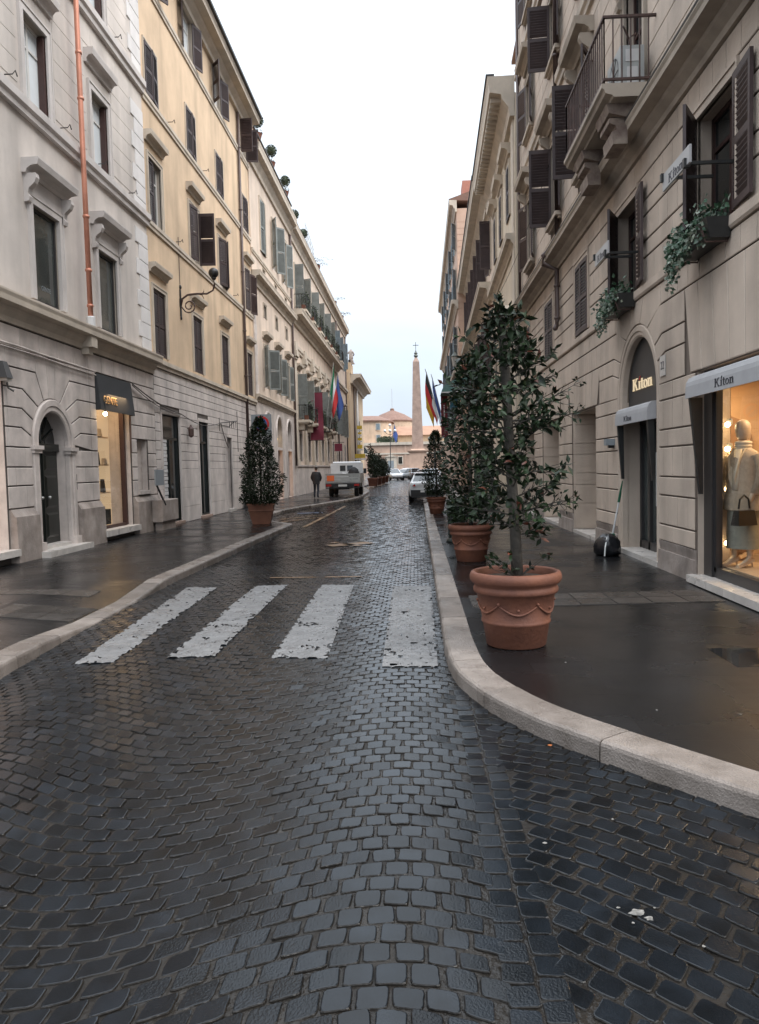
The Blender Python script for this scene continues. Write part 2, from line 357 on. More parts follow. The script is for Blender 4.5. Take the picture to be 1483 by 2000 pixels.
# ------------------------------------------------------------------ mesh helpers
class MB:
    def __init__(s):
        s.v, s.f, s.m = [], [], []
        s.mi = 0
    def add(s, vs, fs):
        o = len(s.v)
        s.v += [tuple(p) for p in vs]
        for q in fs:
            s.f.append(tuple(o + i for i in q)); s.m.append(s.mi)
    def quad(s, a, b, c, d): s.add((a, b, c, d), ((0, 1, 2, 3),))
    def box(s, x0, x1, y0, y1, z0, z1):
        s.add([(x0, y0, z0), (x1, y0, z0), (x1, y1, z0), (x0, y1, z0), (x0, y0, z1), (x1, y0, z1), (x1, y1, z1), (x0, y1, z1)],
              [(0, 3, 2, 1), (4, 5, 6, 7), (0, 1, 5, 4), (1, 2, 6, 5), (2, 3, 7, 6), (3, 0, 4, 7)])
    def hexa(s, bot, top):          # two rings of equal length -> closed solid
        n = len(bot)
        fs = [tuple(range(n - 1, -1, -1)), tuple(range(n, 2 * n))]
        fs += [(i, (i + 1) % n, n + (i + 1) % n, n + i) for i in range(n)]
        s.add(list(bot) + list(top), fs)
    def rings(s, rs, cap=True, close=True):
        n = len(rs[0])
        fs = []
        for k in range(len(rs) - 1):
            for i in range(n if close else n - 1):
                j = (i + 1) % n
                fs.append((k * n + i, k * n + j, (k + 1) * n + j, (k + 1) * n + i))
        if cap:
            fs.append(tuple(range(n - 1, -1, -1)))
            fs.append(tuple((len(rs) - 1) * n + i for i in range(n)))
        s.add([p for r in rs for p in r], fs)
    def tube(s, pts, r, n=8, cap=True):
        pts = [Vector(p) for p in pts]
        rs = []
        up = Vector((0, 0, 1))
        for i, p in enumerate(pts):
            d = (pts[min(i + 1, len(pts) - 1)] - pts[max(i - 1, 0)])
            d = d.normalized() if d.length > 1e-9 else up
            a = d.cross(up)
            if a.length < 0.05: a = d.cross(Vector((1, 0, 0)))
            a.normalize(); b = d.cross(a)
            rr = r[i] if isinstance(r, (list, tuple)) else r
            rs.append([p + (a * math.cos(2 * PI * k / n) + b * math.sin(2 * PI * k / n)) * rr for k in range(n)])
        s.rings(rs, cap)
    def lathe(s, prof, n=24, c=(0, 0, 0), cap=True, sq=False):
        rs = []
        for r, z in prof:
            rs.append([(c[0] + r * math.cos(2 * PI * (k + (.5 if sq else 0)) / n), c[1] + r * math.sin(2 * PI * (k + (.5 if sq else 0)) / n), c[2] + z) for k in range(n)])
        s.rings(rs, cap)
    def ball(s, c, r, n=10, sz=1.0):
        s.lathe([(max(1e-3, r * math.sin(PI * k / n)), -r * sz * math.cos(PI * k / n)) for k in range(n + 1)], n + 4, c)
    def mesh(s, name, mats, smooth=False):
        me = bpy.data.meshes.new(name)
        me.from_pydata(s.v, [], s.f)
        if not isinstance(mats, (list, tuple)): mats = [mats]
        for m in mats: me.materials.append(MT[m] if isinstance(m, str) else m)
        if len(mats) > 1: me.polygons.foreach_set('material_index', s.m)
        if smooth: me.polygons.foreach_set('use_smooth', [True] * len(me.polygons))
        me.update()
        return me
    def build(s, name, mats, parent=None, loc=(0, 0, 0), smooth=False, rz=0.0):
        return link(name, s.mesh(name, mats, smooth), parent, loc, rz)

def link(name, me, parent=None, loc=(0, 0, 0), rz=0.0):
    o = bpy.data.objects.new(name, me)
    COL.objects.link(o)
    if parent is not None: o.parent = parent
    o.location = loc
    if rz: o.rotation_euler = (0, 0, rz)
    return o

def tag(o, label=None, cat=None, group=None, kind=None):
    if label: o['label'] = label
    if cat: o['category'] = cat
    if group: o['group'] = group
    if kind: o['kind'] = kind
    return o

def thing(name, label, cat, loc=(0, 0, 0), rz=0.0, group=None):
    o = bpy.data.objects.new(name, None)
    COL.objects.link(o)
    o.empty_display_size = 0.1
    o.location = loc
    o.rotation_euler = (0, 0, rz)
    return tag(o, label, cat, group)

def copy_tree(o, parent=None):
    c = o.copy()
    COL.objects.link(c)
    if parent is not None: c.parent = parent
    for ch in list(o.children): copy_tree(ch, c)
    return c

def smooth_body(name, bones, radii, mats, parent=None, loc=(0, 0, 0), rz=0.0, levels=2, paint=None, root=0):
    """bones: vertex list + edges -> skinned, subdivided continuous body"""
    vs, es = bones
    me = bpy.data.meshes.new(name)
    me.from_pydata(vs, es, [])
    o = bpy.data.objects.new(name, me)
    COL.objects.link(o)
    o.modifiers.new('skin', 'SKIN')
    o.modifiers.new('sub', 'SUBSURF').levels = levels
    sk = me.skin_vertices[0].data
    for i, r in enumerate(radii):
        sk[i].radius = r if isinstance(r, tuple) else (r, r)
        sk[i].use_root = (i == root)
    dg = bpy.context.evaluated_depsgraph_get()
    ev = o.evaluated_get(dg)
    new = bpy.data.meshes.new_from_object(ev)
    bpy.data.objects.remove(o)
    new.name = name
    new.materials.clear()
    for m in mats: new.materials.append(MT[m])
    if paint:
        for p in new.polygons: p.material_index = paint(p.center)
    new.polygons.foreach_set('use_smooth', [True] * len(new.polygons))
    return link(name, new, parent, loc, rz)

_txt = {}
def text_mesh(string, size, depth, material, bold=0.0, spacing=1.0):
    k = (string, size, depth, material, bold)
    if k in _txt: return _txt[k]
    cu = bpy.data.curves.new('lettering', 'FONT')
    cu.body = string; cu.size = size; cu.extrude = depth; cu.offset = bold
    cu.space_character = spacing
    cu.align_x = 'CENTER'; cu.align_y = 'CENTER'
    o = bpy.data.objects.new('lettering', cu)
    COL.objects.link(o)
    dg = bpy.context.evaluated_depsgraph_get()
    me = bpy.data.meshes.new_from_object(o.evaluated_get(dg))
    bpy.data.objects.remove(o)
    me.materials.clear(); me.materials.append(MT[material])
    _txt[k] = me
    return me

def serif_kiton(h, depth, material, dot):
    """slab-serif word in five letters, centred; x along the word, z up, y thickness"""
    mb = MB()
    def bar(x0, x1, z0, z1): mb.box(x0 * h, x1 * h, -depth, depth, z0 * h, z1 * h)
    def slant(xa, za, xb, zb, w):
        p = [(xa, za), (xa + w, za), (xb + w, zb), (xb, zb)]
        mb.hexa([(x * h, -depth, z * h) for x, z in p], [(x * h, depth, z * h) for x, z in p])
    def ring(cx, cz, rx, rz, w):
        n = 16
        for k in range(n):
            a, b = 2 * PI * k / n, 2 * PI * (k + 1) / n
            p = [(cx + rx * math.cos(a), cz + rz * math.sin(a)), (cx + rx * math.cos(b), cz + rz * math.sin(b)),
                 (cx + (rx - w) * math.cos(b), cz + (rz - w * .6) * math.sin(b)), (cx + (rx - w) * math.cos(a), cz + (rz - w * .6) * math.sin(a))]
            mb.hexa([(x * h, -depth, z * h) for x, z in p], [(x * h, depth, z * h) for x, z in p])
    # K
    bar(-1.62, -1.44, 0, 1); bar(-1.70, -1.36, 0, .07); bar(-1.70, -1.36, .93, 1)
    slant(-1.44, .42, -1.02, 1.0, .09); slant(-1.30, .55, -.98, 0, .14); bar(-1.06, -.72, 0, .07); bar(-1.12, -.80, .93, 1)
    # i
    bar(-.52, -.36, 0, .68); bar(-.60, -.28, 0, .06); bar(-.60, -.36, .62, .68)
    # t
    bar(-.08, .08, .1, .88); bar(-.2, .24, .6, .67); bar(-.04, .26, 0, .10)
    # o
    ring(.62, .33, .30, .36, .13)
    # n
    bar(1.08, 1.24, 0, .68); bar(1.0, 1.32, 0, .06); bar(1.0, 1.24, .62, .68)
    bar(1.50, 1.66, 0, .52); bar(1.42, 1.74, 0, .06); bar(1.22, 1.62, .55, .68)
    mb.mi = 1
    slant(-.50, .78, -.46, .92, .12); slant(-.46, .92, -.36, 1.12, .08)
    return mb.mesh('lettering', [material, dot])

# ------------------------------------------------------------------ facade helpers
class Bld:
    """a building with its front on the plane X; side +1 stands left of the street, -1 right. u runs along the street."""
    def __init__(s, name, label, cat, side, X, u0, u1, rot=0.0, depth=9.0, group=None):
        s.o = thing(name, label, cat, (X, u0, 0.0), rot, group)
        s.s, s.X, s.u0, s.u1, s.depth = side, X, u0, u1, depth
        s.holes = []
    def P(s, u, d, z): return (s.s * d, u - s.u0, z)
    def W(s, u, d, z):          # world position (ignores rot, used for unrotated fronts)
        return Vector((s.X + s.s * d, u, z))

def fbox(b, mb, u0, u1, d0, d1, z0, z1):
    x0, x1 = sorted((b.s * d0, b.s * d1))
    mb.box(x0, x1, u0 - b.u0, u1 - b.u0, z0, z1)

def fprism(b, mb, poly, d0, d1):          # polygon in (u, z), extruded over d
    mb.hexa([b.P(u, d0, z) for u, z in poly], [b.P(u, d1, z) for u, z in poly])

def wall(b, name, material, z0, z1, u0=None, u1=None, d=0.0, reveal='reveal', top=False, depth=None):
    """solid storey with recessed openings (b.holes) and a body behind"""
    u0 = b.u0 if u0 is None else u0
    u1 = b.u1 if u1 is None else u1
    D = -(depth or b.depth)
    hs = [h for h in b.holes if h[2] < z1 and h[3] > z0 and h[0] < u1 and h[1] > u0]
    us = sorted({u0, u1} | {min(max(x, u0), u1) for h in hs for x in (h[0], h[1])})
    zs = sorted({z0, z1} | {min(max(x, z0), z1) for h in hs for x in (h[2], h[3])})
    mb = MB()
    for i in range(len(us) - 1):
        for j in range(len(zs) - 1):
            cu, cz = (us[i] + us[i + 1]) / 2, (zs[j] + zs[j + 1]) / 2
            if any(h[0] < cu < h[1] and h[2] < cz < h[3] for h in hs): continue
            mb.quad(b.P(us[i], d, zs[j]), b.P(us[i + 1], d, zs[j]), b.P(us[i + 1], d, zs[j + 1]), b.P(us[i], d, zs[j + 1]))
    mb.quad(b.P(u0, d, z0), b.P(u0, D, z0), b.P(u0, D, z1), b.P(u0, d, z1))
    mb.quad(b.P(u1, d, z0), b.P(u1, D, z0), b.P(u1, D, z1), b.P(u1, d, z1))
    mb.quad(b.P(u0, D, z0), b.P(u1, D, z0), b.P(u1, D, z1), b.P(u0, D, z1))
    mb.quad(b.P(u0, d, z1), b.P(u1, d, z1), b.P(u1, D, z1), b.P(u0, D, z1))
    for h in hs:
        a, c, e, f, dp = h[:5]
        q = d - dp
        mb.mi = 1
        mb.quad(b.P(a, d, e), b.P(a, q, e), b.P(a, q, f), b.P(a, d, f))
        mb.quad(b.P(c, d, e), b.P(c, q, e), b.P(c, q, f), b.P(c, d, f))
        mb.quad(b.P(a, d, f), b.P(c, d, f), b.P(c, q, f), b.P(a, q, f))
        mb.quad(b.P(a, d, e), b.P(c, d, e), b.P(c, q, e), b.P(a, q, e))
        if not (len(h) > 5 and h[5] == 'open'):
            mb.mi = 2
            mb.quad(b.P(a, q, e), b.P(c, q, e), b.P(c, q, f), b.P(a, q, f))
        mb.mi = 0
    return mb.build(name, [material, reveal, 'interior'], b.o)

def moulding(b, name, material, u0, u1, prof, parent=None):
    """profile in (d, z), closed, run along u"""
    mb = MB()
    mb.rings([[b.P(u0, d, z) for d, z in prof], [b.P(u1, d, z) for d, z in prof]])
    return mb.build(name, material, parent or b.o)

def cornice_prof(z0, z1, out, base=0.0):
    h = z1 - z0
    return [(base - .02, z0), (base + out * .18, z0), (base + out * .22, z0 + h * .22), (base + out * .45, z0 + h * .42), (base + out * .50, z0 + h * .55),
            (base + out * .92, z0 + h * .60), (base + out * .94, z0 + h * .80), (base + out, z0 + h * .93), (base + out, z1), (base - .02, z1)]

def band_prof(z0, z1, out):
    h = z1 - z0
    return [(-.02, z0), (out * .6, z0), (out * .65, z0 + h * .35), (out, z0 + h * .5), (out, z1), (-.02, z1)]

_wm = {}
def cached(key, fn):
    if key not in _wm: _wm[key] = fn()
    return _wm[key]

def shutter_mesh(side, w, h, hinge, material):
    """leaf with hinge on the z axis; closed it lies along y (+ for hinge 0, - for hinge 1)"""
    def mk():
        mb = MB()
        sg = 1 if hinge == 0 else -1
        def bx(y0, y1, x0, x1, z0, z1):
            ya, yb = sorted((sg * y0, sg * y1))
            mb.box(x0, x1, ya, yb, z0, z1)
        t = .02
        bx(0.005, .065, -t, t, 0, h); bx(w - .065, w - .005, -t, t, 0, h)
        for z in (0, h * .46, h - .09): bx(.065, w - .065, -t, t, z, z + .09)
        n = max(6, int(h / .075))
        for k in range(n):
            z = .09 + (h - .2) * (k + .5) / n
            if abs(z - h * .46 - .045) < .06: continue
            yy = sorted((sg * .065, sg * (w - .065)))
            x0, x1 = -t * .9 * side, t * .9 * side
            mb.add([(x0, yy[0], z + .05), (x0, yy[1], z + .05), (x1, yy[1], z - .022), (x1, yy[0], z - .022),
                    (x0, yy[0], z + .04), (x0, yy[1], z + .04), (x1, yy[1], z - .034), (x1, yy[0], z - .034)],
                   [(0, 1, 2, 3), (7, 6, 5, 4), (0, 3, 7, 4), (1, 5, 6, 2), (3, 2, 6, 7), (0, 4, 5, 1)])
        return mb.mesh('shutter', material)
    return cached(('sh', side, round(w, 2), round(h, 2), hinge, material), mk)

def window(b, u0, u1, z0, z1, surround=('frame_white', .13, .035), glass='glass_dark', sash='timber_white', hood=None,
           sill=None, shutters=None, shmat='shutter_brown', recess=.22, sash_at=.14, hood_mat='moulding_grey', bars=(1, 1), arch=False):
    b.holes.append((u0, u1, z0, z1, recess))
    w, h, s = u1 - u0, z1 - z0, b.s
    def X(mb, ua, ub, da, db, za, zb):
        x0, x1 = sorted((s * da, s * db)); mb.box(x0, x1, ua, ub, za, zb)
    sm, sw, sp = surround
    def mk_s():
        mb = MB()
        X(mb, -sw, 0, -.03, sp, 0, h); X(mb, w, w + sw, -.03, sp, 0, h); X(mb, -sw, w + sw, -.03, sp, h, h + sw)
        X(mb, -sw + .0, -sw + .04, sp, sp + .018, 0, h + sw); X(mb, w + sw - .04, w + sw, sp, sp + .018, 0, h + sw); X(mb, -sw + .04, w + sw - .04, sp, sp + .018, h + sw - .04, h + sw)
        return mb.mesh('window', sm)
    ro = link('window', cached(('su', s, round(w, 2), round(h, 2), surround), mk_s), b.o, b.P(u0, 0, z0))
    def mk_p():
        mb = MB(); X(mb, .03, w - .03, -sash_at - .012, -sash_at - .002, .03, h - .03)
        return mb.mesh('pane', glass)
    link('pane', cached(('pa', s, round(w, 2), round(h, 2), glass, sash_at), mk_p), ro)
    def mk_f():
        mb = MB(); a, c, f = -sash_at - .03, -sash_at + .03, .06
        X(mb, 0, f, a, c, 0, h); X(mb, w - f, w, a, c, 0, h); X(mb, f, w - f, a, c, 0, f); X(mb, f, w - f, a, c, h - f, h)
        for k in range(bars[0]):
            y = w * (k + 1) / (bars[0] + 1); X(mb, y - .035, y + .035, a + .005, c - .005, f, h - f)
        for k in range(bars[1]):
            z = h * .72 if bars[1] == 1 else h * (k + 1) / (bars[1] + 1)
            X(mb, f, w - f, a + .008, c - .008, z - .025, z + .025)
        return mb.mesh('sash', sash)
    link('sash', cached(('sa', s, round(w, 2), round(h, 2), sash, bars, sash_at), mk_f), ro)
    if hood:
        hz, out, hh, over = hood[1], hood[2], hood[3], hood[4]
        def mk_h():
            mb = MB()
            z = h + hz
            pr = [(0, z), (out * .25, z), (out * .32, z + hh * .25), (out * .55, z + hh * .45), (out * .92, z + hh * .5), (out, z + hh * .9), (out, z + hh), (0, z + hh)]
            mb.rings([[(s * d, -sw - over, zz) for d, zz in pr], [(s * d, w + sw + over, zz) for d, zz in pr]])
            if hood[0] == 'pediment':
                up = hh * 1.6
                za, zb = z + hh, z + hh + up
                pts = [(-sw - over, za), (w / 2, zb), (w + sw + over, za), (w / 2, za + .001)]
                for (ya, z_a), (yb, z_b) in (((-sw - over, za), (w / 2, zb)), ((w / 2, zb), (w + sw + over, za))):
                    mb.hexa([(0, ya, z_a), (s * out, ya, z_a), (s * out, ya, z_a + .12), (0, ya, z_a + .12)], [(0, yb, z_b), (s * out, yb, z_b), (s * out, yb, z_b + .12), (0, yb, z_b + .12)])
                mb.hexa([(0, -sw, za), (0, w + sw, za), (0, w / 2, zb)], [(s * out * .3, -sw, za), (s * out * .3, w + sw, za), (s * out * .3, w / 2, zb)])
            if hood[0] == 'console':
                for ya in (-sw - over + .06, w + sw + over - .20):
                    ch = .55
                    pr = [(0, z - ch), (out * .28, z - ch + .02), (out * .34, z - ch + .10), (out * .22, z - ch + .16), (out * .3, z - ch * .52), (out * .62, z - ch * .34), (out * .74, z - ch * .16), (out * .70, z), (0, z)]
                    mb.rings([[(s * d, ya, zz) for d, zz in pr], [(s * d, ya + .14, zz) for d, zz in pr]])
                X(mb, -sw, w + sw, 0, .05, h + sw, z)
            return mb.mesh('hood', hood_mat)
        link('hood', cached(('ho', s, round(w, 2), round(h, 2), hood, sw, hood_mat), mk_h), ro)
    if sill:
        def mk_l():
            mb = MB(); X(mb, -sw - .04, w + sw + .04, -.05, sill[1], -sill[2], 0); X(mb, -sw, w + sw, -.03, sill[1] * .55, -sill[2] - .06, -sill[2])
            return mb.mesh('sill', sill[0])
        link('sill', cached(('si', s, round(w, 2), sill, sw), mk_l), ro)
    if shutters:
        lw = w / 2
        for i, ang in enumerate(shutters):
            if ang is None: continue
            me = shutter_mesh(s, lw, h, i, shmat)
            y = 0 if i == 0 else w
            sg = -1 if i == 0 else 1
            o = link('shutter', me, ro, (s * .035 if ang > 1 else -s * .03, y, 0))
            o.rotation_euler = (0, 0, sg * s * rad(ang))
    return ro

def inset(poly, d_list):
    """inset a convex-ish polygon; d_list: inset per edge i (i -> i+1)"""
    n = len(poly)
    ar = sum(poly[i][0] * poly[(i + 1) % n][1] - poly[(i + 1) % n][0] * poly[i][1] for i in range(n))
    sg = 1 if ar > 0 else -1
    lines = []
    for i in range(n):
        (x0, y0), (x1, y1) = poly[i], poly[(i + 1) % n]
        dx, dy = x1 - x0, y1 - y0
        l = math.hypot(dx, dy) or 1e-9
        nx, ny = -dy / l * sg, dx / l * sg
        lines.append((x0 + nx * d_list[i], y0 + ny * d_list[i], dx / l, dy / l))
    out = []
    for i in range(n):
        a, c = lines[i - 1], lines[i]
        cr = a[2] * c[3] - a[3] * c[2]
        if abs(cr) < .45:          # nearly straight: slide along the mean normal
            d = (d_list[i - 1] + d_list[i]) / 2
            nx, ny = -(a[3] + c[3]), (a[2] + c[2])
            l = math.hypot(nx, ny) or 1e-9
            out.append((poly[i][0] + nx / l * d * sg, poly[i][1] + ny / l * d * sg)); continue
        t = ((c[0] - a[0]) * c[3] - (c[1] - a[1]) * c[2]) / cr
        out.append((a[0] + a[2] * t, a[1] + a[3] * t))
    return out

class Blocks:
    """stone blocks of a rusticated front: parts while the count lasts, the rest one stuff part"""
    def __init__(s, b, material, limit=290, name='stone_block', joint=None):
        s.b, s.m, s.limit, s.name = b, material, limit, name
        s.items = []
        s.mm = [material, joint or material]     # joint flanks coloured dark: mortar grime plus the groove shade painted in
    def add(s, poly, d0=0.0, d1=.03, jz=.012, ju=.004, bev=.010):
        n = len(poly)
        dl = []
        for i in range(n):
            (u0, z0), (u1, z1) = poly[i], poly[(i + 1) % n]
            steep = abs(z1 - z0) > abs(u1 - u0) * 2
            dl.append(ju if steep else jz)
        dl2 = [x + (bev if x >= jz else bev * .35) for x in dl]
        s.items.append((poly, dl, dl2, d0, d1))
    def course(s, z0, z1, u0, u1, step, off, holes, **kw):
        cuts = [(h[0], h[1]) for h in holes if h[2] < z1 - .04 and h[3] > z0 + .04 and h[0] < u1 and h[1] > u0]
        segs, cur = [], u0
        for a, c in sorted(cuts):
            if a > cur + .04: segs.append((cur, min(a, u1)))
            cur = max(cur, c)
        if cur < u1 - .04: segs.append((cur, u1))
        for a, c in segs:
            xs = [a]
            k = math.floor((a - off) / step) + 1
            while off + k * step < c - step * .28:
                x = off + k * step
                if x > a + step * .28: xs.append(x)
                k += 1
            xs.append(c)
            for i in range(len(xs) - 1):
                s.add([(xs[i], z0), (xs[i + 1], z0), (xs[i + 1], z1), (xs[i], z1)], **kw)
    def finish(s):
        b = s.b
        camp = Vector((0, 0, 1.75))
        def key(it):
            u = sum(p[0] for p in it[0]) / len(it[0]); z = sum(p[1] for p in it[0]) / len(it[0])
            return (b.W(u, 0, z) - camp).length
        s.items.sort(key=key)
        rest = MB()
        for i, (poly, dl, dl2, d0, d1) in enumerate(s.items):
            p1, p2 = inset(poly, dl), inset(poly, dl2)
            n = len(poly)
            mb = rest if i >= s.limit else MB()
            k0 = len(mb.m)
            mb.add([b.P(u, d0 - .005, z) for u, z in p1] + [b.P(u, d1 - .010, z) for u, z in p1] + [b.P(u, d1, z) for u, z in p2],
                   [(k, (k + 1) % n, n + (k + 1) % n, n + k) for k in range(n)] +
                   [(n + k, n + (k + 1) % n, 2 * n + (k + 1) % n, 2 * n + k) for k in range(n)] + [tuple(range(2 * n, 3 * n))])
            for k in range(k0, k0 + n): mb.m[k] = 1
            if i < s.limit:
                mb.build(s.name, s.mm, b.o)
        if rest.v:
            tag(rest.build(s.name + 's', s.mm, b.o), kind='stuff')

def arch_pts(uc, zs, r, a0, a1, n):
    return [(uc + r * math.cos(a0 + (a1 - a0) * k / n), zs + r * math.sin(a0 + (a1 - a0) * k / n)) for k in range(n + 1)]

def arch_fill(b, name, material, uc, zs, r, d, depth, ztop=None):
    """spandrel that turns a square-headed opening into an arch, with its curved soffit"""
    mb = MB()
    zt = ztop or (zs + r)
    n = 20
    pts = arch_pts(uc, zs, r, 0, PI, n)
    for k in range(n):
        (u0, z0), (u1, z1) = pts[k], pts[k + 1]
        mb.quad(b.P(u0, d, z0), b.P(u1, d, z1), b.P(u1, d, zt), b.P(u0, d, zt))
        mb.quad(b.P(u0, d, z0), b.P(u1, d, z1), b.P(u1, d - depth, z1), b.P(u0, d - depth, z0))
    return mb.build(name, material, b.o)

def arch_ring(b, name, material, uc, zs, r0, r1, d0, d1, zbase, parent=None, impost=None):
    """moulded arch surround with its jambs"""
    mb = MB()
    n = 24
    prof = [(r0, d0), (r0, d1 - .02), (r0 + .03, d1), (r0 + (r1 - r0) * .45, d1), (r0 + (r1 - r0) * .5, d1 + .02), (r1 - .02, d1 + .02), (r1, d1), (r1, d0)]
    rs = [[b.P(uc + r, d, zbase) for r, d in prof]]
    for k in range(n + 1):
        a = PI * k / n
        rs.append([b.P(uc + r * math.cos(a), d, zs + r * math.sin(a)) for r, d in prof])
    rs.append([b.P(uc - r, d, zbase) for r, d in prof])
    mb.rings(rs)
    if impost:
        for sg in (-1, 1):
            ua, ub = sorted((uc + sg * (r0 - .05), uc + sg * (r1 + .05)))
            fbox(b, mb, ua, ub, d0, d1 + .07, zs - .13, zs - .05); fbox(b, mb, ua + .02, ub - .02, d0, d1 + .04, zs - .2, zs - .13)
    return mb.build(name, material, parent or b.o)

def pipe(b, name, material, pts, r, clips=()):
    mb = MB()
    mb.tube([b.P(*p) for p in pts], r, 10)
    for (u, d, z) in clips:
        mb.lathe([(r + .012, -.03), (r + .02, -.02), (r + .02, .02), (r + .012, .03)], 10, b.P(u, d, z))
    return mb.build(name, material, b.o, smooth=True)
# ------------------------------------------------------------------ ground
def interp(tab, x):
    if x <= tab[0][0]: return tab[0][1]
    for (a, p), (c, q) in zip(tab, tab[1:]):
        if x <= c: return p + (q - p) * (x - a) / (c - a)
    return tab[-1][1]

mb = MB(); mb.quad((-900, -600, -.06), (900, -600, -.06), (900, 1600, -.06), (-900, 1600, -.06))
tag(mb.build('ground', 'asphalt'), kind='structure')

far_cobble = wet('wet_cobbled_road', (0.016, 0.017, 0.019), (0.008, 0.0085, 0.009), 3.0, 0.20, 0.06, 1.2, 0.4, 0.65)
nt = far_cobble.node_tree
geo = N(nt, 'ShaderNodeNewGeometry'); vor = N(nt, 'ShaderNodeTexVoronoi', feature='DISTANCE_TO_EDGE')
vor.inputs['Scale'].default_value = 7.4; vor.inputs['Randomness'].default_value = 0.45
nt.links.new(geo.outputs['Position'], vor.inputs['Vector'])
mr = N(nt, 'ShaderNodeMapRange'); mr.inputs[1].default_value = 0.0; mr.inputs[2].default_value = 0.16
nt.links.new(vor.outputs['Distance'], mr.inputs[0])
bp = N(nt, 'ShaderNodeBump'); bp.inputs['Strength'].default_value = 0.7; bp.inputs['Distance'].default_value = 0.02
nt.links.new(mr.outputs[0], bp.inputs['Height']); nt.links.new(bp.outputs[0], nt.nodes['Principled BSDF'].inputs['Normal'])
MT['far_cobble'] = far_cobble

PITCH = 0.117
COBBLE_END = 47.0
mb = MB()
mb.quad((-7.5, -4, -.0075), (9, -4, -.0075), (9, COBBLE_END, -.0075), (-7.5, COBBLE_END, -.0075))
mb.mi = 1
mb.quad((-7.5, COBBLE_END, -.002), (7.5, COBBLE_END, -.002), (7.5, 150, -.002), (-7.5, 150, -.002))
mb.mi = 1
mb.quad((-120, 150, -.004), (120, 150, -.004), (120, 262, -.004), (-120, 262, -.004))
road = tag(mb.build('road', ['joint', 'far_cobble']), kind='structure')

# kerb lines: outer edge of the kerb as x(y)
KL = [(-6, -2.7), (0, -3.1), (4, -3.42), (6, -3.60), (8, -3.75), (12, -3.88), (18, -3.84), (23.1, -3.74), (23.5, -3.95), (24.6, -4.6), (25.6, -5.2), (27, -5.42),
      (31, -5.42), (33.5, -5.05), (40, -3.65), (42, -3.30), (46, -3.2), (55, -3.3), (64, -4.2), (70, -4.75), (76, -4.7), (99, -3.6), (150, -3.5)]
KR = [(-5, 13), (-1.5, 7.6), (.6, 5.0), (2.1, 3.2), (3.0, 2.32), (3.73, 1.64), (4.15, 1.30), (4.7, .88), (5.1, .62), (5.5, .45), (5.95, .32), (6.4, .255), (7.2, .235), (8, .24), (20, .27), (34.4, .33), (35.2, .5), (36.2, 1.6), (37, 2.15), (60, 2.4), (110, 2.6)]
KHL = [(-6, .12), (6.6, .125), (7.4, .11), (8.7, .025), (10.1, .025), (11.5, .12), (200, .12)]
def khl(y): return interp(KHL, y)

def warp(x): return 0.24 * (math.cos(2 * PI * (x + .15) / 2.7) - 1) + .05 * math.sin(2 * PI * x / 7.1)
def stone_ring(cx, cv, hx, hv, k, n=12, ex=5.0):
    out = []
    for i in range(n):
        a = 2 * PI * (i + .5) / n
        c, s_ = math.cos(a), math.sin(a)
        r = (abs(c) ** ex + abs(s_) ** ex) ** (-1 / ex)
        out.append((cx + hx * k * c * r, cv + hv * k * s_ * r))
    return out

def kerb_x(tab, y): return interp(tab, y)
camp = Vector((0, 0, 1.75))
camx, camu, camf = Vector(cx_), Vector(up_), Vector(fw_)
def in_frame(p, m=1.02):
    d = Vector(p) - camp
    f = d.dot(camf)
    if f < .2: return False
    return abs(d.dot(camx) / f * 1500) < 741.5 * m and abs(d.dot(camu) / f * 1500) < 1000 * m

stones = []
def make_stone(cx, cv, mapf, w=1.0):
    hx = PITCH * (.468 + R.uniform(-.045, .014)) * w; hv = PITCH * (.466 + R.uniform(-.045, .012))
    cx += R.uniform(-.004, .004); cv += R.uniform(-.004, .004)
    rot = R.uniform(-.06, .06)
    tx, ty, dz = R.gauss(0, .022), R.gauss(0, .022), R.uniform(-.003, .003)
    c0 = mapf(cx, cv)
    near = c0[1] < 14
    # an uneven four-sided stone with knocked-off corners
    J = PITCH * .055
    cs = [(-hx + R.uniform(-J, J) * .6, -hv + R.uniform(-J, J) * .6), (hx + R.uniform(-J, J) * .6, -hv + R.uniform(-J, J) * .6), (hx + R.uniform(-J, J) * .6, hv + R.uniform(-J, J) * .6), (-hx + R.uniform(-J, J) * .6, hv + R.uniform(-J, J) * .6)]
    pts = []
    for i in range(4):
        p, q, r_ = cs[i - 1], cs[i], cs[(i + 1) % 4]
        ca, cb = R.uniform(.08, .24), R.uniform(.08, .24)
        pts.append((q[0] + (p[0] - q[0]) * ca, q[1] + (p[1] - q[1]) * ca))
        if near: pts.append((q[0] + (p[0] + r_[0] - 2 * q[0]) * .045, q[1] + (p[1] + r_[1] - 2 * q[1]) * .045))
        pts.append((q[0] + (r_[0] - q[0]) * cb, q[1] + (r_[1] - q[1]) * cb))
        if near: pts.append(((q[0] + r_[0]) / 2 + R.uniform(-J, J) * .35, (q[1] + r_[1]) / 2 + R.uniform(-J, J) * .35))
    rings = []
    for k, z in ((1.0, -.020), (1.0, -.0048), (.962, -.0010), (.90, .0)) if near else ((1.0, -.014), (.95, .0)):
        ring = []
        for dx, dv in pts:
            dx *= k; dv *= k
            x, y = mapf(cx + dx - rot * dv, cv + dv + rot * dx)
            ring.append((x, y, z + (dz + tx * (x - c0[0]) + ty * (y - c0[1]) if z > -.01 else 0)))
        rings.append(ring)
    stones.append((c0, rings))

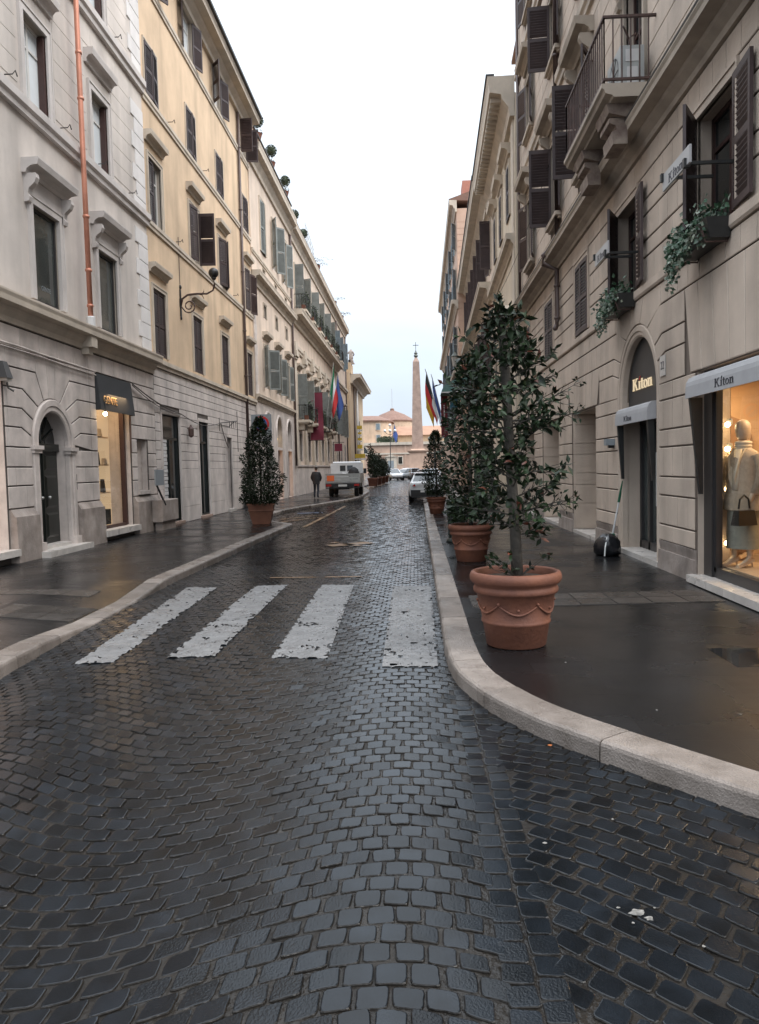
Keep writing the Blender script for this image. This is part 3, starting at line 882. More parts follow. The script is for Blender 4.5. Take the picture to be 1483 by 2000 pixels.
def m1(x, v): return (x, v + warp(x))
def m2(x, v): return (x, v)
def m3(x, v):
    a = .62
    xx, yy = x - .4, v - 3
    return (.4 + xx * math.cos(a) + yy * math.sin(a) + .0, 3 - xx * math.sin(a) + yy * math.cos(a) + .10 * math.cos(2.2 * xx))
r0, r1 = int(.8 / PITCH), int((COBBLE_END + .9) / PITCH)
for r in range(r0, r1):
    y0 = r * PITCH
    for c in range(int(-5.6 / PITCH), int(.27 / PITCH) + 1):
        x = (c + (.5 if r % 2 else 0)) * PITCH
        y = y0 + warp(x)
        if y < .9 or y > COBBLE_END - .05: continue
        if x > .24 + PITCH * .25 and y < 6.6: continue
        if x > kerb_x(KR, y) + .08 or x < kerb_x(KL, y) - .08: continue
        if 24.2 < y < 31.5 and x < -3.75 and False: continue
        if y < 16 and not in_frame((x, y, 0), 1.7): continue
        make_stone(x, y0, m1)
for r in range(int(.8 / PITCH), int(7.0 / PITCH)):
    for k, xc in enumerate((.315, .430)):
        y = (r + .35 * k) * PITCH
        if xc > kerb_x(KR, y) + .06: continue
        make_stone(xc, y, m2)
for r in range(-60, 80):
    for c in range(-50, 90):
        x, v = (c + (.5 if r % 2 else 0)) * PITCH, r * PITCH
        X_, Y_ = m3(x, v)
        if X_ < .485 - PITCH * .1 or Y_ < .5 or Y_ > 6.2 or X_ > 7.5: continue
        if X_ > kerb_x(KR, Y_) + .06: continue
        if not in_frame((X_, Y_, 0), 2.6): continue
        make_stone(x, v, m3)
vis = sorted([s for s in stones if in_frame((s[0][0], s[0][1], 0), .99)], key=lambda s: (Vector((s[0][0], s[0][1], 0)) - camp).length)[:300]
vis_ids = {id(s) for s in vis}
def stone_faces(mb, rings):       # worn flanks carry dirt, the top is bare basalt
    k0 = len(mb.m); mb.rings(rings)
    n = len(rings[0]); flank = n * (2 if len(rings) == 4 else 1)
    for i in range(k0, k0 + flank): mb.m[i] = 1
rest = MB()
for s in stones:
    if id(s) in vis_ids:
        m_ = MB(); stone_faces(m_, s[1]); m_.build('cobblestone', ['basalt', 'joint'], road)
    else:
        stone_faces(rest, s[1])
tag(rest.build('cobblestones', ['basalt', 'joint'], road), kind='stuff')

def cob_z(x, y):
    v = (y - warp(x)) / PITCH
    r = round(v); fv = v - r
    u = x / PITCH - (.5 if r % 2 else 0)
    fu = u - round(u)
    t = max(abs(fu), abs(fv))
    return (.0035 + .002 * math.sin(r * 12.9 + round(u) * 78.2)) if t < .36 else (.0035 - .0125 * min(1, (t - .36) / .11))

# pedestrian crossing: worn paint lying over the stones
def noise2(x, y):
    return mathutils.noise.noise(Vector((x, y, 3.1)))
def paint(name, c, label, step=.022, hole=.0, ragged=.06, m='zebra', rnd=0):
    (ax, ay), (bx, by), (cx, cy), (dx, dy) = c     # near-left, near-right, far-right, far-left
    nu = max(2, int(math.hypot(bx - ax, by - ay) / step)); nv = max(2, int(math.hypot(dx - ax, dy - ay) / (step * 1.3)))
    mb = MB()
    idx = {}
    def vert(i, j):
        if (i, j) not in idx:
            s, t = i / nu, j / nv
            x = (ax * (1 - s) + bx * s) * (1 - t) + (dx * (1 - s) + cx * s) * t
            y = (ay * (1 - s) + by * s) * (1 - t) + (dy * (1 - s) + cy * s) * t
            idx[(i, j)] = len(mb.v); mb.v.append((x, y, cob_z(x, y) + .0065))
        return idx[(i, j)]
    for i in range(nu):
        for j in range(nv):
            s, t = (i + .5) / nu, (j + .5) / nv
            x = (ax * (1 - s) + bx * s) * (1 - t) + (dx * (1 - s) + cx * s) * t
            y = (ay * (1 - s) + by * s) * (1 - t) + (dy * (1 - s) + cy * s) * t
            e = min(s, 1 - s) * math.hypot(bx - ax, by - ay)
            et = min(t, 1 - t) * math.hypot(dx - ax, dy - ay)
            jn = cob_z(x, y) < 0
            nz = noise2(x * 9 + rnd, y * 9) + .5 * noise2(x * 23, y * 23 + rnd)
            if e < ragged * (.3 + nz) and (s < .5 or nz > .1) and (jn or nz > .3): continue
            if et < ragged * .22 * (.3 + nz): continue
            if jn and nz > .52: continue
            if noise2(x * 3 + rnd, y * 3) > .50 - hole and jn: continue
            mb.f.append((vert(i, j), vert(i + 1, j), vert(i + 1, j + 1), vert(i, j + 1))); mb.m.append(0)
    return tag(mb.build(name, m, road, smooth=True), kind='structure')
for k, (c, rg) in enumerate([(((-3.19, 6.88), (-2.84, 6.90), (-3.02, 11.37), (-3.50, 11.42)), .025), (((-2.39, 7.07), (-1.94, 7.11), (-1.98, 11.51), (-2.46, 11.46)), .065),
                      (((-1.38, 7.03), (-.85, 6.99), (-.96, 11.41), (-1.46, 11.46)), .05), (((-.33, 6.65), (.16, 6.64), (.19, 11.2), (-.37, 11.25)), .025)]):
    paint('crossing_stripe', c, '', ragged=rg, hole=.05, rnd=k * 7.3)
def thin(name, pts, w, m):
    mb = MB()
    for (x0, y0), (x1, y1) in zip(pts, pts[1:]):
        d = Vector((x1 - x0, y1 - y0)); n_ = Vector((-d.y, d.x)).normalized() * w / 2
        k = max(1, int(d.length / .05))
        for i in range(k):
            a, c = Vector((x0, y0)) + d * i / k, Vector((x0, y0)) + d * (i + 1) / k
            if noise2(a.x * 5, a.y * 5) > .30: continue
            mb.quad((a.x - n_.x, a.y - n_.y, .010), (a.x + n_.x, a.y + n_.y, .010), (c.x + n_.x, c.y + n_.y, .010), (c.x - n_.x, c.y - n_.y, .010))
    return tag(mb.build(name, m, road), kind='structure')
thin('bay_line', [(-3.42, 23.0), (-3.35, 29.0), (-3.30, 36.0)], .14, 'road_orange')
thin('bay_hatching', [(-4.7, 25.2), (-3.35, 28.0)], .16, 'road_orange')
thin('bay_hatching', [(-4.9, 26.6), (-3.35, 29.6)], .16, 'road_orange')
thin('bay_symbol', [(-4.75, 30.4), (-3.75, 30.6)], .9, 'road_blue')
thin('bay_symbol', [(-4.8, 29.9), (-3.9, 30.2)], .2, 'zebra')
thin('old_paint_line', [(-2.4, 12.3), (-.8, 12.25)], .08, 'road_orange')
thin('paint_patch', [(-2.0, 17.3), (-1.1, 17.9)], .45, 'road_orange')
thin('paint_patch', [(-2.0, 18.1), (-1.3, 17.2)], .2, 'road_orange')

# kerbs and pavements
def poly_from(tab, y0, y1, step):
    pts, y = [], y0
    ys = sorted({y0, y1} | {y for y, _ in tab if y0 < y < y1} | {y0 + step * k for k in range(int((y1 - y0) / step))})
    raw = [Vector((interp(tab, y), y)) for y in ys]
    for _ in range(2):     # soften the corners
        raw = [raw[0]] + [(raw[i - 1] + raw[i] * 2 + raw[i + 1]) / 4 for i in range(1, len(raw) - 1)] + [raw[-1]]
    return raw
def offset(pts, d):
    out = []
    for i in range(len(pts)):
        t = (pts[min(i + 1, len(pts) - 1)] - pts[max(i - 1, 0)]).normalized()
        out.append(pts[i] + Vector((t.y, -t.x)) * d)
    return out

def pavement(side, tab, y0, y1, hfun, far_x):
    pts = poly_from(tab, y0, y1, .25)
    inner = offset(pts, .27 * side)
    mid = offset(pts, (.27 + 1.2) * side)
    # keep the strip simple: y must keep growing
    for seq in (inner, mid):
        for i in range(1, len(seq)):
            if seq[i].y < seq[i - 1].y: seq[i].y = seq[i - 1].y + 1e-3
    mb = MB()
    for i in range(len(pts) - 1):
        a, c = inner[i], inner[i + 1]
        ma, mc = mid[i], mid[i + 1]
        za, zc = hfun(a.y) - .004, hfun(c.y) - .004
        mb.quad((a.x, a.y, za), (ma.x, ma.y, .116), (mc.x, mc.y, .116), (c.x, c.y, zc))
        mb.quad((ma.x, ma.y, .116), (far_x, ma.y, .116), (far_x, mc.y, .116), (mc.x, mc.y, .116))
    pv = tag(mb.build('pavement', 'asphalt'), kind='structure')
    # kerb stones about a metre long
    L = 0.0
    cuts, acc = [0], 0.0
    for i in range(1, len(pts)):
        acc += (pts[i] - pts[i - 1]).length
        if acc > R.uniform(.7, 1.2): cuts.append(i); acc = 0
    if cuts[-1] != len(pts) - 1: cuts.append(len(pts) - 1)
    order = []
    for a, c in zip(cuts, cuts[1:]):
        rs = []
        seg = [p.copy() for p in pts[a:c + 1]]
        # small joint between stones
        seg[0] = seg[0] + (seg[1] - seg[0]).normalized() * .005
        seg[-1] = seg[-1] - (seg[-1] - seg[-2]).normalized() * .005
        dz = R.uniform(-.003, .003)
        fine = [seg[0]]
        for p, q in zip(seg, seg[1:]):
            k = 4 if p.y < 12 else 1
            fine += [p + (q - p) * (j + 1) / k for j in range(k)]
        for i, p in enumerate(fine):
            t = (fine[min(i + 1, len(fine) - 1)] - fine[max(i - 1, 0)]).normalized()
            n_ = Vector((t.y, -t.x)) * side
            h = hfun(p.y) + dz
            ch = noise2(p.x * 4, p.y * 4) * .008 + noise2(p.x * 13, p.y * 13) * .004
            prof = [(.0 + ch * .6, -.03), (.004 + ch * .8, h - .032), (.012 + ch, h - .012), (.032 + ch, h), (.16, h + .002), (.268, h), (.268, -.03)]
            rs.append([(p.x + n_.x * d, p.y + n_.y * d, z) for d, z in prof])
        order.append((min(p.y for p in seg), rs))
    for y, rs in order:
        m_ = MB(); m_.rings(rs); m_.build('kerb_stone', 'kerb', pv)
    return pv
pav_r = pavement(1, KR, -3, 110, lambda y: .12, 14.0)
pav_l = pavement(-1, KL, -5, 148, khl, -16.0)

def slab_mesh(w, l, grooves=False):
    mb = MB()
    g = .006
    mb.hexa([(g, g, -.02), (w - g, g, -.02), (w - g, l - g, -.02), (g, l - g, -.02)], [(g + .004, g + .004, .004), (w - g - .004, g + .004, .004), (w - g - .004, l - g - .004, .004), (g + .004, l - g - .004, .004)])
    if grooves:
        n = 6
        for k in range(n):
            x = w * (k + .5) / n
            mb.box(x - .016, x + .016, .02, l - .02, .004, .0085)
    return mb.mesh('paving_slab', 'strip')
s1, s2 = slab_mesh(.42, .42), slab_mesh(.42, .42, True)
for i in range(7):
    for j in range(2):
        o = link('paving_slab', s2 if i < 1 else s1, pav_r, (.62 + i * .42, 8.78 + j * .42 + i * .03, .118))
def pav_z(x, y):
    k = interp(KL, y); f = (k - .27 - x) / 1.2
    return khl(y) - .004 if f < 0 else (khl(y) - .004 + (.120 - khl(y)) * f if f < 1 else .116)
def left_slab(x, y, w, l, grooves):
    mb = MB(); g = .006
    c = [(x + g, y + g), (x + w - g, y + g), (x + w - g, y + l - g), (x + g, y + l - g)]
    mb.hexa([(p, q, pav_z(p, q) - .02) for p, q in c], [(p, q, pav_z(p, q) + .004) for p, q in c])
    if grooves:
        for k in range(6):
            yy = y + l * (k + .5) / 6
            cc = [(x + .02, yy - .016), (x + w - .02, yy - .016), (x + w - .02, yy + .016), (x + .02, yy + .016)]
            mb.hexa([(p, q, pav_z(p, q) + .003) for p, q in cc], [(p, q, pav_z(p, q) + .008) for p, q in cc])
    mb.build('paving_slab', 'strip', pav_l)
for i in range(9):
    for j in range(2): left_slab(-4.52 - i * .42, 8.75 + j * .42, .42, .42, i < 2)
for i in range(8):
    left_slab(-4.94 - i * .42, 10.3, .42, .42, False); left_slab(-4.94 - i * .42, 7.5, .42, .42, False)
# inspection cover in the right pavement, full of rain water
mb = MB()
mb.box(2.5, 3.5, 6.1, 6.72, .10, .1185)
o = mb.build('manhole_cover', mat('standing_water', (0.012, 0.012, 0.012), 0.03, 0.1, 3), pav_r)
# litter
def litter(x, y, z, s_, label, m, cat='litter', group=None):
    mb = MB(); n = 11
    rg = [(R.uniform(.35, 1) * s_ * math.cos(2 * PI * k / n), R.uniform(.6, 1) * s_ * .7 * math.sin(2 * PI * k / n)) for k in range(n)]
    mb.hexa([(p, q, 0) for p, q in rg], [(p * .9, q * .9, .0015 + R.uniform(0, s_ * .08)) for p, q in rg])
    mb.build('litter_scrap' if m != 'dead_leaf' else 'fallen_leaf', m, None, (x, y, z)); o = bpy.context.scene.collection.objects[-1]
    tag(o, label, cat, group)
for x, y, s_ in [(.82, 2.93, .040), (.86, 2.89, .024), (.76, 2.96, .009), (.90, 2.96, .007), (.79, 2.86, .008), (1.0, 2.72, .010), (.56, 3.48, .013), (.93, 3.72, .010)]:
    litter(x, y, .004, s_, 'pale scrap of paper on the dark wet cobbles near the kerb corner', 'paper', 'litter', 'paper scraps on the cobbles')
litter(.80, 4.72, .006, .02, 'orange dead leaf against the foot of the curved kerb', 'dead_leaf', 'leaf')
for x, y in [(2.05, 4.95), (1.55, 5.05), (1.2, 6.3)]:
    litter(x, y, .117, .011, 'tiny pale scrap on the dark pavement by the terracotta pot', 'paper', 'litter', 'paper scraps on the right pavement')
# ================================================================== LEFT SIDE
# ------------------------------------------------------------------ grey building
b = Bld('grey_building', 'pale grey plastered building with copper pipe and arched dark door, nearest on the left', 'building', 1, -7.6, 10.0, 22.2)
GREY = b
AU, AZ = 15.84, 2.40
b.holes += [(AU - .93, AU + .93, .12, AZ + .93, .06, 'open'), (18.12, 20.22, .38, 3.85, .62), (11.5, 13.92, .38, 3.6, .45), (20.72, 21.48, 1.28, 2.66, .22)]
gh = list(b.holes)
wall(b, 'ground_floor_wall', 'travertine_joint', 0.0, 4.62, reveal='travertine')
# arched doorway: deep reveal behind the ring
mb = MB()
for sg in (-1, 1):
    fbox(b, mb, AU + sg * .68 - (.0 if sg > 0 else .3), AU + sg * .68 + (.3 if sg > 0 else .0), -.62, -.06, .12, AZ + .02)
n = 20
pts = arch_pts(AU, AZ, .68, 0, PI, n)
for k in range(n):
    (ua, za), (ub, zb) = pts[k], pts[k + 1]
    mb.quad(b.P(ua, -.06, za), b.P(ub, -.06, zb), b.P(ub, -.62, zb), b.P(ua, -.62, za))
    o1, o2 = (AU + (ua - AU) * 1.6, AZ + (za - AZ) * 1.6), (AU + (ub - AU) * 1.6, AZ + (zb - AZ) * 1.6)
    mb.quad(b.P(ua, -.062, za), b.P(ub, -.062, zb), b.P(o2[0], -.062, o2[1]), b.P(o1[0], -.062, o1[1]))
mb.build('door_reveal', 'travertine', b.o)
arch_fill(b, 'arch_spandrel', 'travertine_joint', AU, AZ, .93, 0.0, .06, AZ + .93)
arch_ring(b, 'arch_surround', 'travertine', AU, AZ, .665, .93, -.05, .05, .30, impost=True)
for sg in (-.98, .66):
    mb = MB(); fbox(b, mb, AU + sg, AU + sg + .32, -.04, .11, .12, .40); mb.build('arch_base', 'travertine', b.o)
# the door itself: two leaves with raised panels, a fanlight
mb = MB()
dd = -.25
fbox(b, mb, AU - .68, AU + .68, dd - .06, dd, .30, AZ + .02)
for sg in (-1, 1):
    for z0, z1 in ((.42, .95), (1.05, 1.75), (1.85, 2.2)):
        ua, ub = sorted((AU + sg * .08, AU + sg * .60))
        p = [(ua, z0), (ub, z0), (ub, z1), (ua, z1)]
        q = inset(p, [.05] * 4)
        mb.hexa([b.P(u, dd, z) for u, z in p], [b.P(u, dd + .03, z) for u, z in q])
fbox(b, mb, AU - .68, AU + .68, dd, dd + .06, AZ - .14, AZ + .02)
fbox(b, mb, AU - .015, AU + .015, dd, dd + .03, .3, AZ - .14)
dr = mb.build('door', 'gate_dark', b.o)
for sg in (-1, 1):
    mb = MB(); mb.ball(b.P(AU + sg * .16, dd + .06, 1.28), .035, 8); mb.build('handle', 'alu', dr, smooth=True)
mb = MB()
pts = [(AU + .67 * math.cos(PI * k / 18), AZ + .02 + .66 * math.sin(PI * k / 18)) for k in range(19)]
mb.add([b.P(u, dd - .03, z) for u, z in pts], [tuple(range(19))])
mb.build('fanlight', 'glass_dark', dr)
mb = MB()
for k in range(1, 6):
    a = PI * k / 6
    mb.tube([b.P(AU, dd - .01, AZ + .04), b.P(AU + .66 * math.cos(a), dd - .01, AZ + .02 + .65 * math.sin(a))], .014, 6)
for k in range(4):
    pass
mb.build('fanlight_grille', 'gate_dark', dr)
mb = MB(); fbox(b, mb, AU - .72, AU + .72, -.34, .02, .12, .30); fbox(b, mb, AU - 1.0, AU + 1.05, .02, .34, .10, .235)
mb.build('door_step', 'marble', b.o)
mb = MB(); fbox(b, mb, 16.70, 16.80, .03, .06, 1.62, 1.76); fbox(b, mb, 16.70, 16.80, .03, .06, 1.42, 1.58)
mb.build('intercom', 'iron', b.o)
# plinth piers
def plinth(b, u0, u1, zt, out, m='plinth', name='plinth'):
    mb = MB()
    e = .02
    mb.hexa([b.P(u0, -.01, .05), b.P(u1, -.01, .05), b.P(u1, out, .05), b.P(u0, out, .05)], [b.P(u0, -.01, zt - .14), b.P(u1, -.01, zt - .14), b.P(u1, out - .02, zt - .14), b.P(u0, out - .02, zt - .14)])
    mb.hexa([b.P(u0, -.01, zt - .14), b.P(u1, -.01, zt - .14), b.P(u1, out - .05, zt - .14), b.P(u0, out - .05, zt - .14)], [b.P(u0, -.01, zt), b.P(u1, -.01, zt), b.P(u1, .035, zt), b.P(u0, .035, zt)])
    return mb.build(name, m, b.o)
for u0, u1 in ((10.0, 11.4), (13.98, 14.88), (16.82, 18.08), (20.30, 22.19)):
    plinth(b, u0, u1, 1.12, .16)
bl = Blocks(b, 'travertine', 290, joint='travertine_joint')
zs = [1.13, 1.56, 1.92, 2.30, 2.68, 3.05, 3.43, 3.81, 4.18, 4.60]
arch_box = (AU - .93, AU + .93, .1, 3.3)
H = [(18.08, 20.28, 0, 4.18), (11.45, 13.95, 0, 3.6), (20.66, 21.54, 1.2, 2.72)]
for i in range(len(zs) - 1):
    z0, z1 = zs[i], zs[i + 1]
    if z1 <= 2.31:
        bl.course(z0, z1, 10.0, 22.19, .77, (i % 2) * .385, H + [(AU - .93, AU + .93, 0, 4)])
    elif z0 >= 4.17:
        bl.course(z0, z1, 10.0, 22.19, .77, (i % 2) * .385, H)
    else:
        bl.course(z0, z1, 10.0, 14.05, .77, (i % 2) * .385, H)
        bl.course(z0, z1, 17.72, 22.19, .77, (i % 2) * .385, H)
def onarc(deg): return (AU + .935 * math.cos(rad(deg)), AZ + .935 * math.sin(rad(deg)))
KJ = [(2.30, 14.9, 180, 16.78, 0), (2.68, 14.55, 172, 17.15, 8), (3.05, 14.60, 151, 17.15, 29), (3.43, 14.65, 129, 17.05, 51), (3.81, 15.20, 112, 16.70, 68), (4.18, 15.2, 112, 16.7, 68)]
for (za, kl, al, kr, ar), (zb, kl2, al2, kr2, ar2) in zip(KJ[:4], KJ[1:5]):
    arcL = [onarc(al + (al2 - al) * k / 3) for k in range(4)]
    bl.add([(14.05, za), (kl, za)] + arcL + [(kl2, zb), (14.05, zb)] if za > 2.31 else [(14.05, za), (AU - .935, za)] + arcL[1:] + [(kl2, zb), (14.05, zb)], jz=.012)
    arcR = [onarc(ar2 + (ar - ar2) * k / 3) for k in range(4)]
    bl.add([(17.72, za), (17.72, zb), (kr2, zb)] + arcR + ([(kr, za)] if za > 2.31 else [(AU + .935, za)][:0]), jz=.012)
bl.add([(14.05, 3.81), (15.20, 3.81), (15.20, 4.18), (14.05, 4.18)]); bl.add([(16.70, 3.81), (17.72, 3.81), (17.72, 4.18), (16.70, 4.18)])
tops = [(112, [(15.20, 3.81), (15.20, 4.18)]), (98, [(15.64, 4.18)]), (82, [(16.04, 4.18)]), (68, [(16.70, 4.18), (16.70, 3.81)])]
for (a0, t0), (a1, t1) in zip(tops, tops[1:]):
    arc = [onarc(a0 + (a1 - a0) * k / 3) for k in range(4)]
    top = ([t0[-1]] if len(t0) == 1 else t0[::-1][:1] + t0[:1] if False else t0[::-1])
    poly = arc + (t1 if len(t1) == 1 else t1[::-1]) + (t0 if len(t0) == 1 else t0[::-1])
    bl.add(poly)
bl.finish()
moulding(b, 'cornice', 'moulding_cream', 10.0, 22.2, cornice_prof(4.62, 5.12, .36))
mb = MB(); fbox(b, mb, 17.36, 17.66, .0, .30, 4.66, 4.98); fbox(b, mb, 17.40, 17.62, .0, .2, 4.5, 4.66)
mb.build('corbel', 'moulding_cream', b.o)
W1 = dict(surround=('moulding_grey', .17, .05), glass='glass_tinted', sash='timber_dark', recess=.2, sash_at=.09, bars=(0, 0), hood=('console', .50, .36, .28, .16))
for u in (12.0, 15.39, 18.58):
    ro = window(b, u, u + 1.15, 5.30, 7.20, **W1)
    if u > 15 and u < 16:
        l = link('lettering', text_mesh('GENTE', .13, .001, 'grey_box'), ro); l.matrix_local = Matrix.Translation((-.084, .66, .34)) @ Matrix.Rotation(PI / 2, 4, 'Z') @ Matrix.Rotation(PI / 2, 4, 'X')
W2 = dict(surround=('moulding_grey', .17, .05), glass='glass_pale', sash='timber_white', recess=.24, sash_at=.17, hood=('flat', .50, .24, .32, .10), bars=(1, 1))
def inner_shut(ro):
    def mk():
        m_ = MB(); m_.box(-.15, -.015, .925, .995, .02, 1.74); return m_.mesh('inner_shutter', 'timber_brown')
    link('inner_shutter', cached('inner_shutter', mk), ro)
for u in (12.0, 15.35, 18.55):
    ro = window(b, u, u + 1.0, 9.18, 10.95, **W2)
    inner_shut(ro)
    inner_shut(window(b, u, u + 1.0, 12.90, 14.66, **W2))
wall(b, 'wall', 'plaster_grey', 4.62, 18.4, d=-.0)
moulding(b, 'sill_band', 'moulding_grey', 10.0, 22.2, band_prof(8.84, 9.14, .16))
moulding(b, 'sill_band', 'moulding_grey', 10.0, 22.2, band_prof(12.54, 12.86, .16))
moulding(b, 'roof_cornice', 'moulding_grey', 10.0, 22.2, cornice_prof(17.7, 18.4, .7))
moulding(b, 'roof', 'roof', 10.0, 22.2, [(-9, 18.4), (.75, 18.4), (.8, 18.46), (-4, 20), (-9, 18.45)])
gs = Blocks(b, 'plaster_grey', 0, 'stucco_course')
gex = []
for u in (12.0, 15.37, 18.56): gex += [(u - .35, u + 1.5, 5.2, 8.2), (u - .3, u + 1.3, 9.1, 11.85), (u - .3, u + 1.3, 12.8, 15.5)]
z = 5.2
while z < 17.3:
    if not (8.5 < z + .2 < 9.2 or 12.2 < z + .2 < 12.9) and z > 9: gs.course(z, z + .42, 10.01, 21.2, 3.4, 1.7, gex, d1=.010, jz=.003, ju=.003, bev=.004)
    z += .42
gs.finish()
for k in range(29):
    z0 = 5.14 + k * .43
    if 8.6 < z0 + .3 < 9.2 or 12.3 < z0 + .3 < 12.9: continue
    l = .96 if k % 2 else .74
    mb = MB(); p = [(22.2 - l, z0), (22.19, z0), (22.19, z0 + .43), (22.2 - l, z0 + .43)]
    p1, p2 = inset(p, [.006] * 4), inset(p, [.016] * 4)
    mb.rings([[b.P(u, -.005, z) for u, z in p1], [b.P(u, .022, z) for u, z in p1], [b.P(u, .03, z) for u, z in p2]])
    mb.build('quoin_stone', 'quoin', b.o)
pipe(b, 'copper_downpipe', 'copper', [(17.44, .235, 17.8), (17.45, .235, 13.0), (17.47, .235, 9.0), (17.5, .235, 5.30)], .058,
     [(17.44 + .005 * (17 - z), .235, z) for z in (16, 14.2, 11.2, 10.2, 7.6, 6.4, 5.6)])
mb = MB(); mb.lathe([(.10, 0), (.10, .2), (.085, .22)], 10, b.P(17.5, .235, 5.14)); mb.build('pipe_shoe', 'sign_white', b.o)
mb = MB()
for u, z in ((14.6, 9.2), (16.9, 9.2), (18.9, 9.2), (20.9, 9.2), (17.9, 12.9), (20.2, 12.9)):
    mb.tube([b.P(u, 0, z + .12), b.P(u, .16, z + .12), b.P(u + .03, .2, z + .2), b.P(u + .1, .2, z + .12)], .012, 5)
mb.build('iron_hook', 'iron', b.o)
# lit shop window and blank pane beside it
mb = MB()
fbox(b, mb, 18.12, 20.22, -.60, -.57, .40, 3.82)
mb.build('shop_back_wall', emit('lit_shop_backdrop', (0.80, 0.56, 0.33), 0.20), b.o)
mb = MB()
mb.quad(b.P(18.2, -.16, .45), b.P(20.05, -.16, .45), b.P(20.05, -.16, 3.8), b.P(18.2, -.16, 3.8))
mb.build('shop_pane', 'clear_glass', b.o)
mb = MB()
fbox(b, mb, 20.02, 20.12, -.20, -.08, .40, 3.8); fbox(b, mb, 18.12, 18.2, -.20, -.08, .40, 3.8); fbox(b, mb, 18.2, 20.02, -.20, -.10, .38, .46)
mb.build('shop_frame', 'timber_brown', b.o)
mb = MB(); fbox(b, mb, 18.3, 19.5, -.5, -.3, .46, .85)
mb.build('display_plinth', 'iron', b.o)
mb = MB(); mb.hexa([b.P(u, d, .86) for u, d in ((18.72, -.4), (18.86, -.4), (18.86, -.385), (18.72, -.385))], [b.P(u, d, 1.14) for u, d in ((18.62, -.46), (18.76, -.46), (18.76, -.445), (18.62, -.445))])
mb.build('price_card', 'sign_white', b.o)
mb = MB()
for k in range(3): fbox(b, mb, 18.2, 20.02, -.565, -.5, 1.25 + k * .72, 1.28 + k * .72)
mb.build('display_shelf', 'shop_wall', b.o)
mb = MB()
for u, z, w, h in ((18.5, 1.28, .22, .30), (18.95, 1.28, .30, .18), (19.5, 1.28, .18, .34), (18.6, 2.0, .28, .20), (19.2, 2.0, .20, .32), (19.65, 2.0, .22, .16), (18.5, 2.72, .2, .26), (19.3, 2.72, .3, .2)):
    mb = MB(); mb.hexa([b.P(u, -.56, z), b.P(u + w, -.56, z), b.P(u + w, -.48, z), b.P(u, -.48, z)], [b.P(u + .03, -.56, z + h), b.P(u + w - .03, -.56, z + h), b.P(u + w - .03, -.50, z + h), b.P(u + .03, -.50, z + h)])
    mb.build('display_bag', ('leather', 'jacket_beige', 'scarf')[int(u * 10) % 3], b.o)
mb = MB(); fbox(b, mb, 18.05, 20.3, -.12, .2, .24, .385)
mb.build('shop_sill', 'marble', b.o)
mb = MB(); fbox(b, mb, 20.724, 21.476, -.2, -.15, 1.29, 2.655)
mb.build('blind_window', 'travertine', b.o)
mb = MB(); fbox(b, mb, 20.62, 21.58, -.01, .09, 1.17, 1.27); mb.build('window_sill', 'travertine', b.o)
# awning over the shop
aw = thing('shop_awning', 'charcoal fabric awning with gold GENTE lettering above the lit shop window on the left', 'awning', (-7.6, 18.05, 3.2))
mb = MB()
def aq(d, z): return (d, z)
prof = [(.03, 4.16), (.07, 4.15), (.15, 3.36), (.155, 3.28), (.14, 3.28), (.135, 3.36), (.055, 4.10), (.03, 4.12)]
mb.rings([[(d, 0.02, z - 3.2) for d, z in prof], [(d, 2.22, z - 3.2) for d, z in prof]])
mb.hexa([(.02, .0, .9), (.07, .0, .9), (.14, .0, .2), (.14, .0, .08), (.02, .0, .08)], [(.02, .02, .9), (.07, .02, .9), (.14, .02, .2), (.14, .02, .08), (.02, .02, .08)])
mb.hexa([(.02, 2.22, .9), (.07, 2.22, .9), (.14, 2.22, .2), (.14, 2.22, .08), (.02, 2.22, .08)], [(.02, 2.24, .9), (.07, 2.24, .9), (.14, 2.24, .2), (.14, 2.24, .08), (.02, 2.24, .08)])
mb.build('canopy', 'awning_black', aw)
mb = MB(); mb.tube([(.06, 2.12, .08), (.05, 2.12, -.9)], .02, 6); mb.build('arm', 'brown_metal', aw)
l = link('lettering', text_mesh('GENTE', .27, .004, 'gold'), aw, (.268, .62, .36))
l.matrix_local = Matrix.Translation((.148, .62, .34)) @ Matrix.Rotation(PI / 2, 4, 'Z') @ Matrix.Rotation(PI / 2 - .10, 4, 'X')
lamp = thing('shop_spotlight', 'small lit spotlight under the charcoal awning', 'spotlight', (-7.45, 18.3, 3.2))
mb = MB(); mb.ball((0, 0, 0), .05, 8); mb.build('bulb', 'bulb', lamp)
mb = MB(); mb.tube([(0, 0, .05), (0, 0, .35)], .02, 6); mb.build('stem', 'iron', lamp)
pl = bpy.data.lights.new('shop_light', 'AREA'); pl.energy = 14; pl.size = 1.2; pl.color = (1, .68, .38)
plo = bpy.data.objects.new('shop_light', pl); COL.objects.link(plo); plo.location = (-7.9, 19.2, 3.7); plo.parent = None
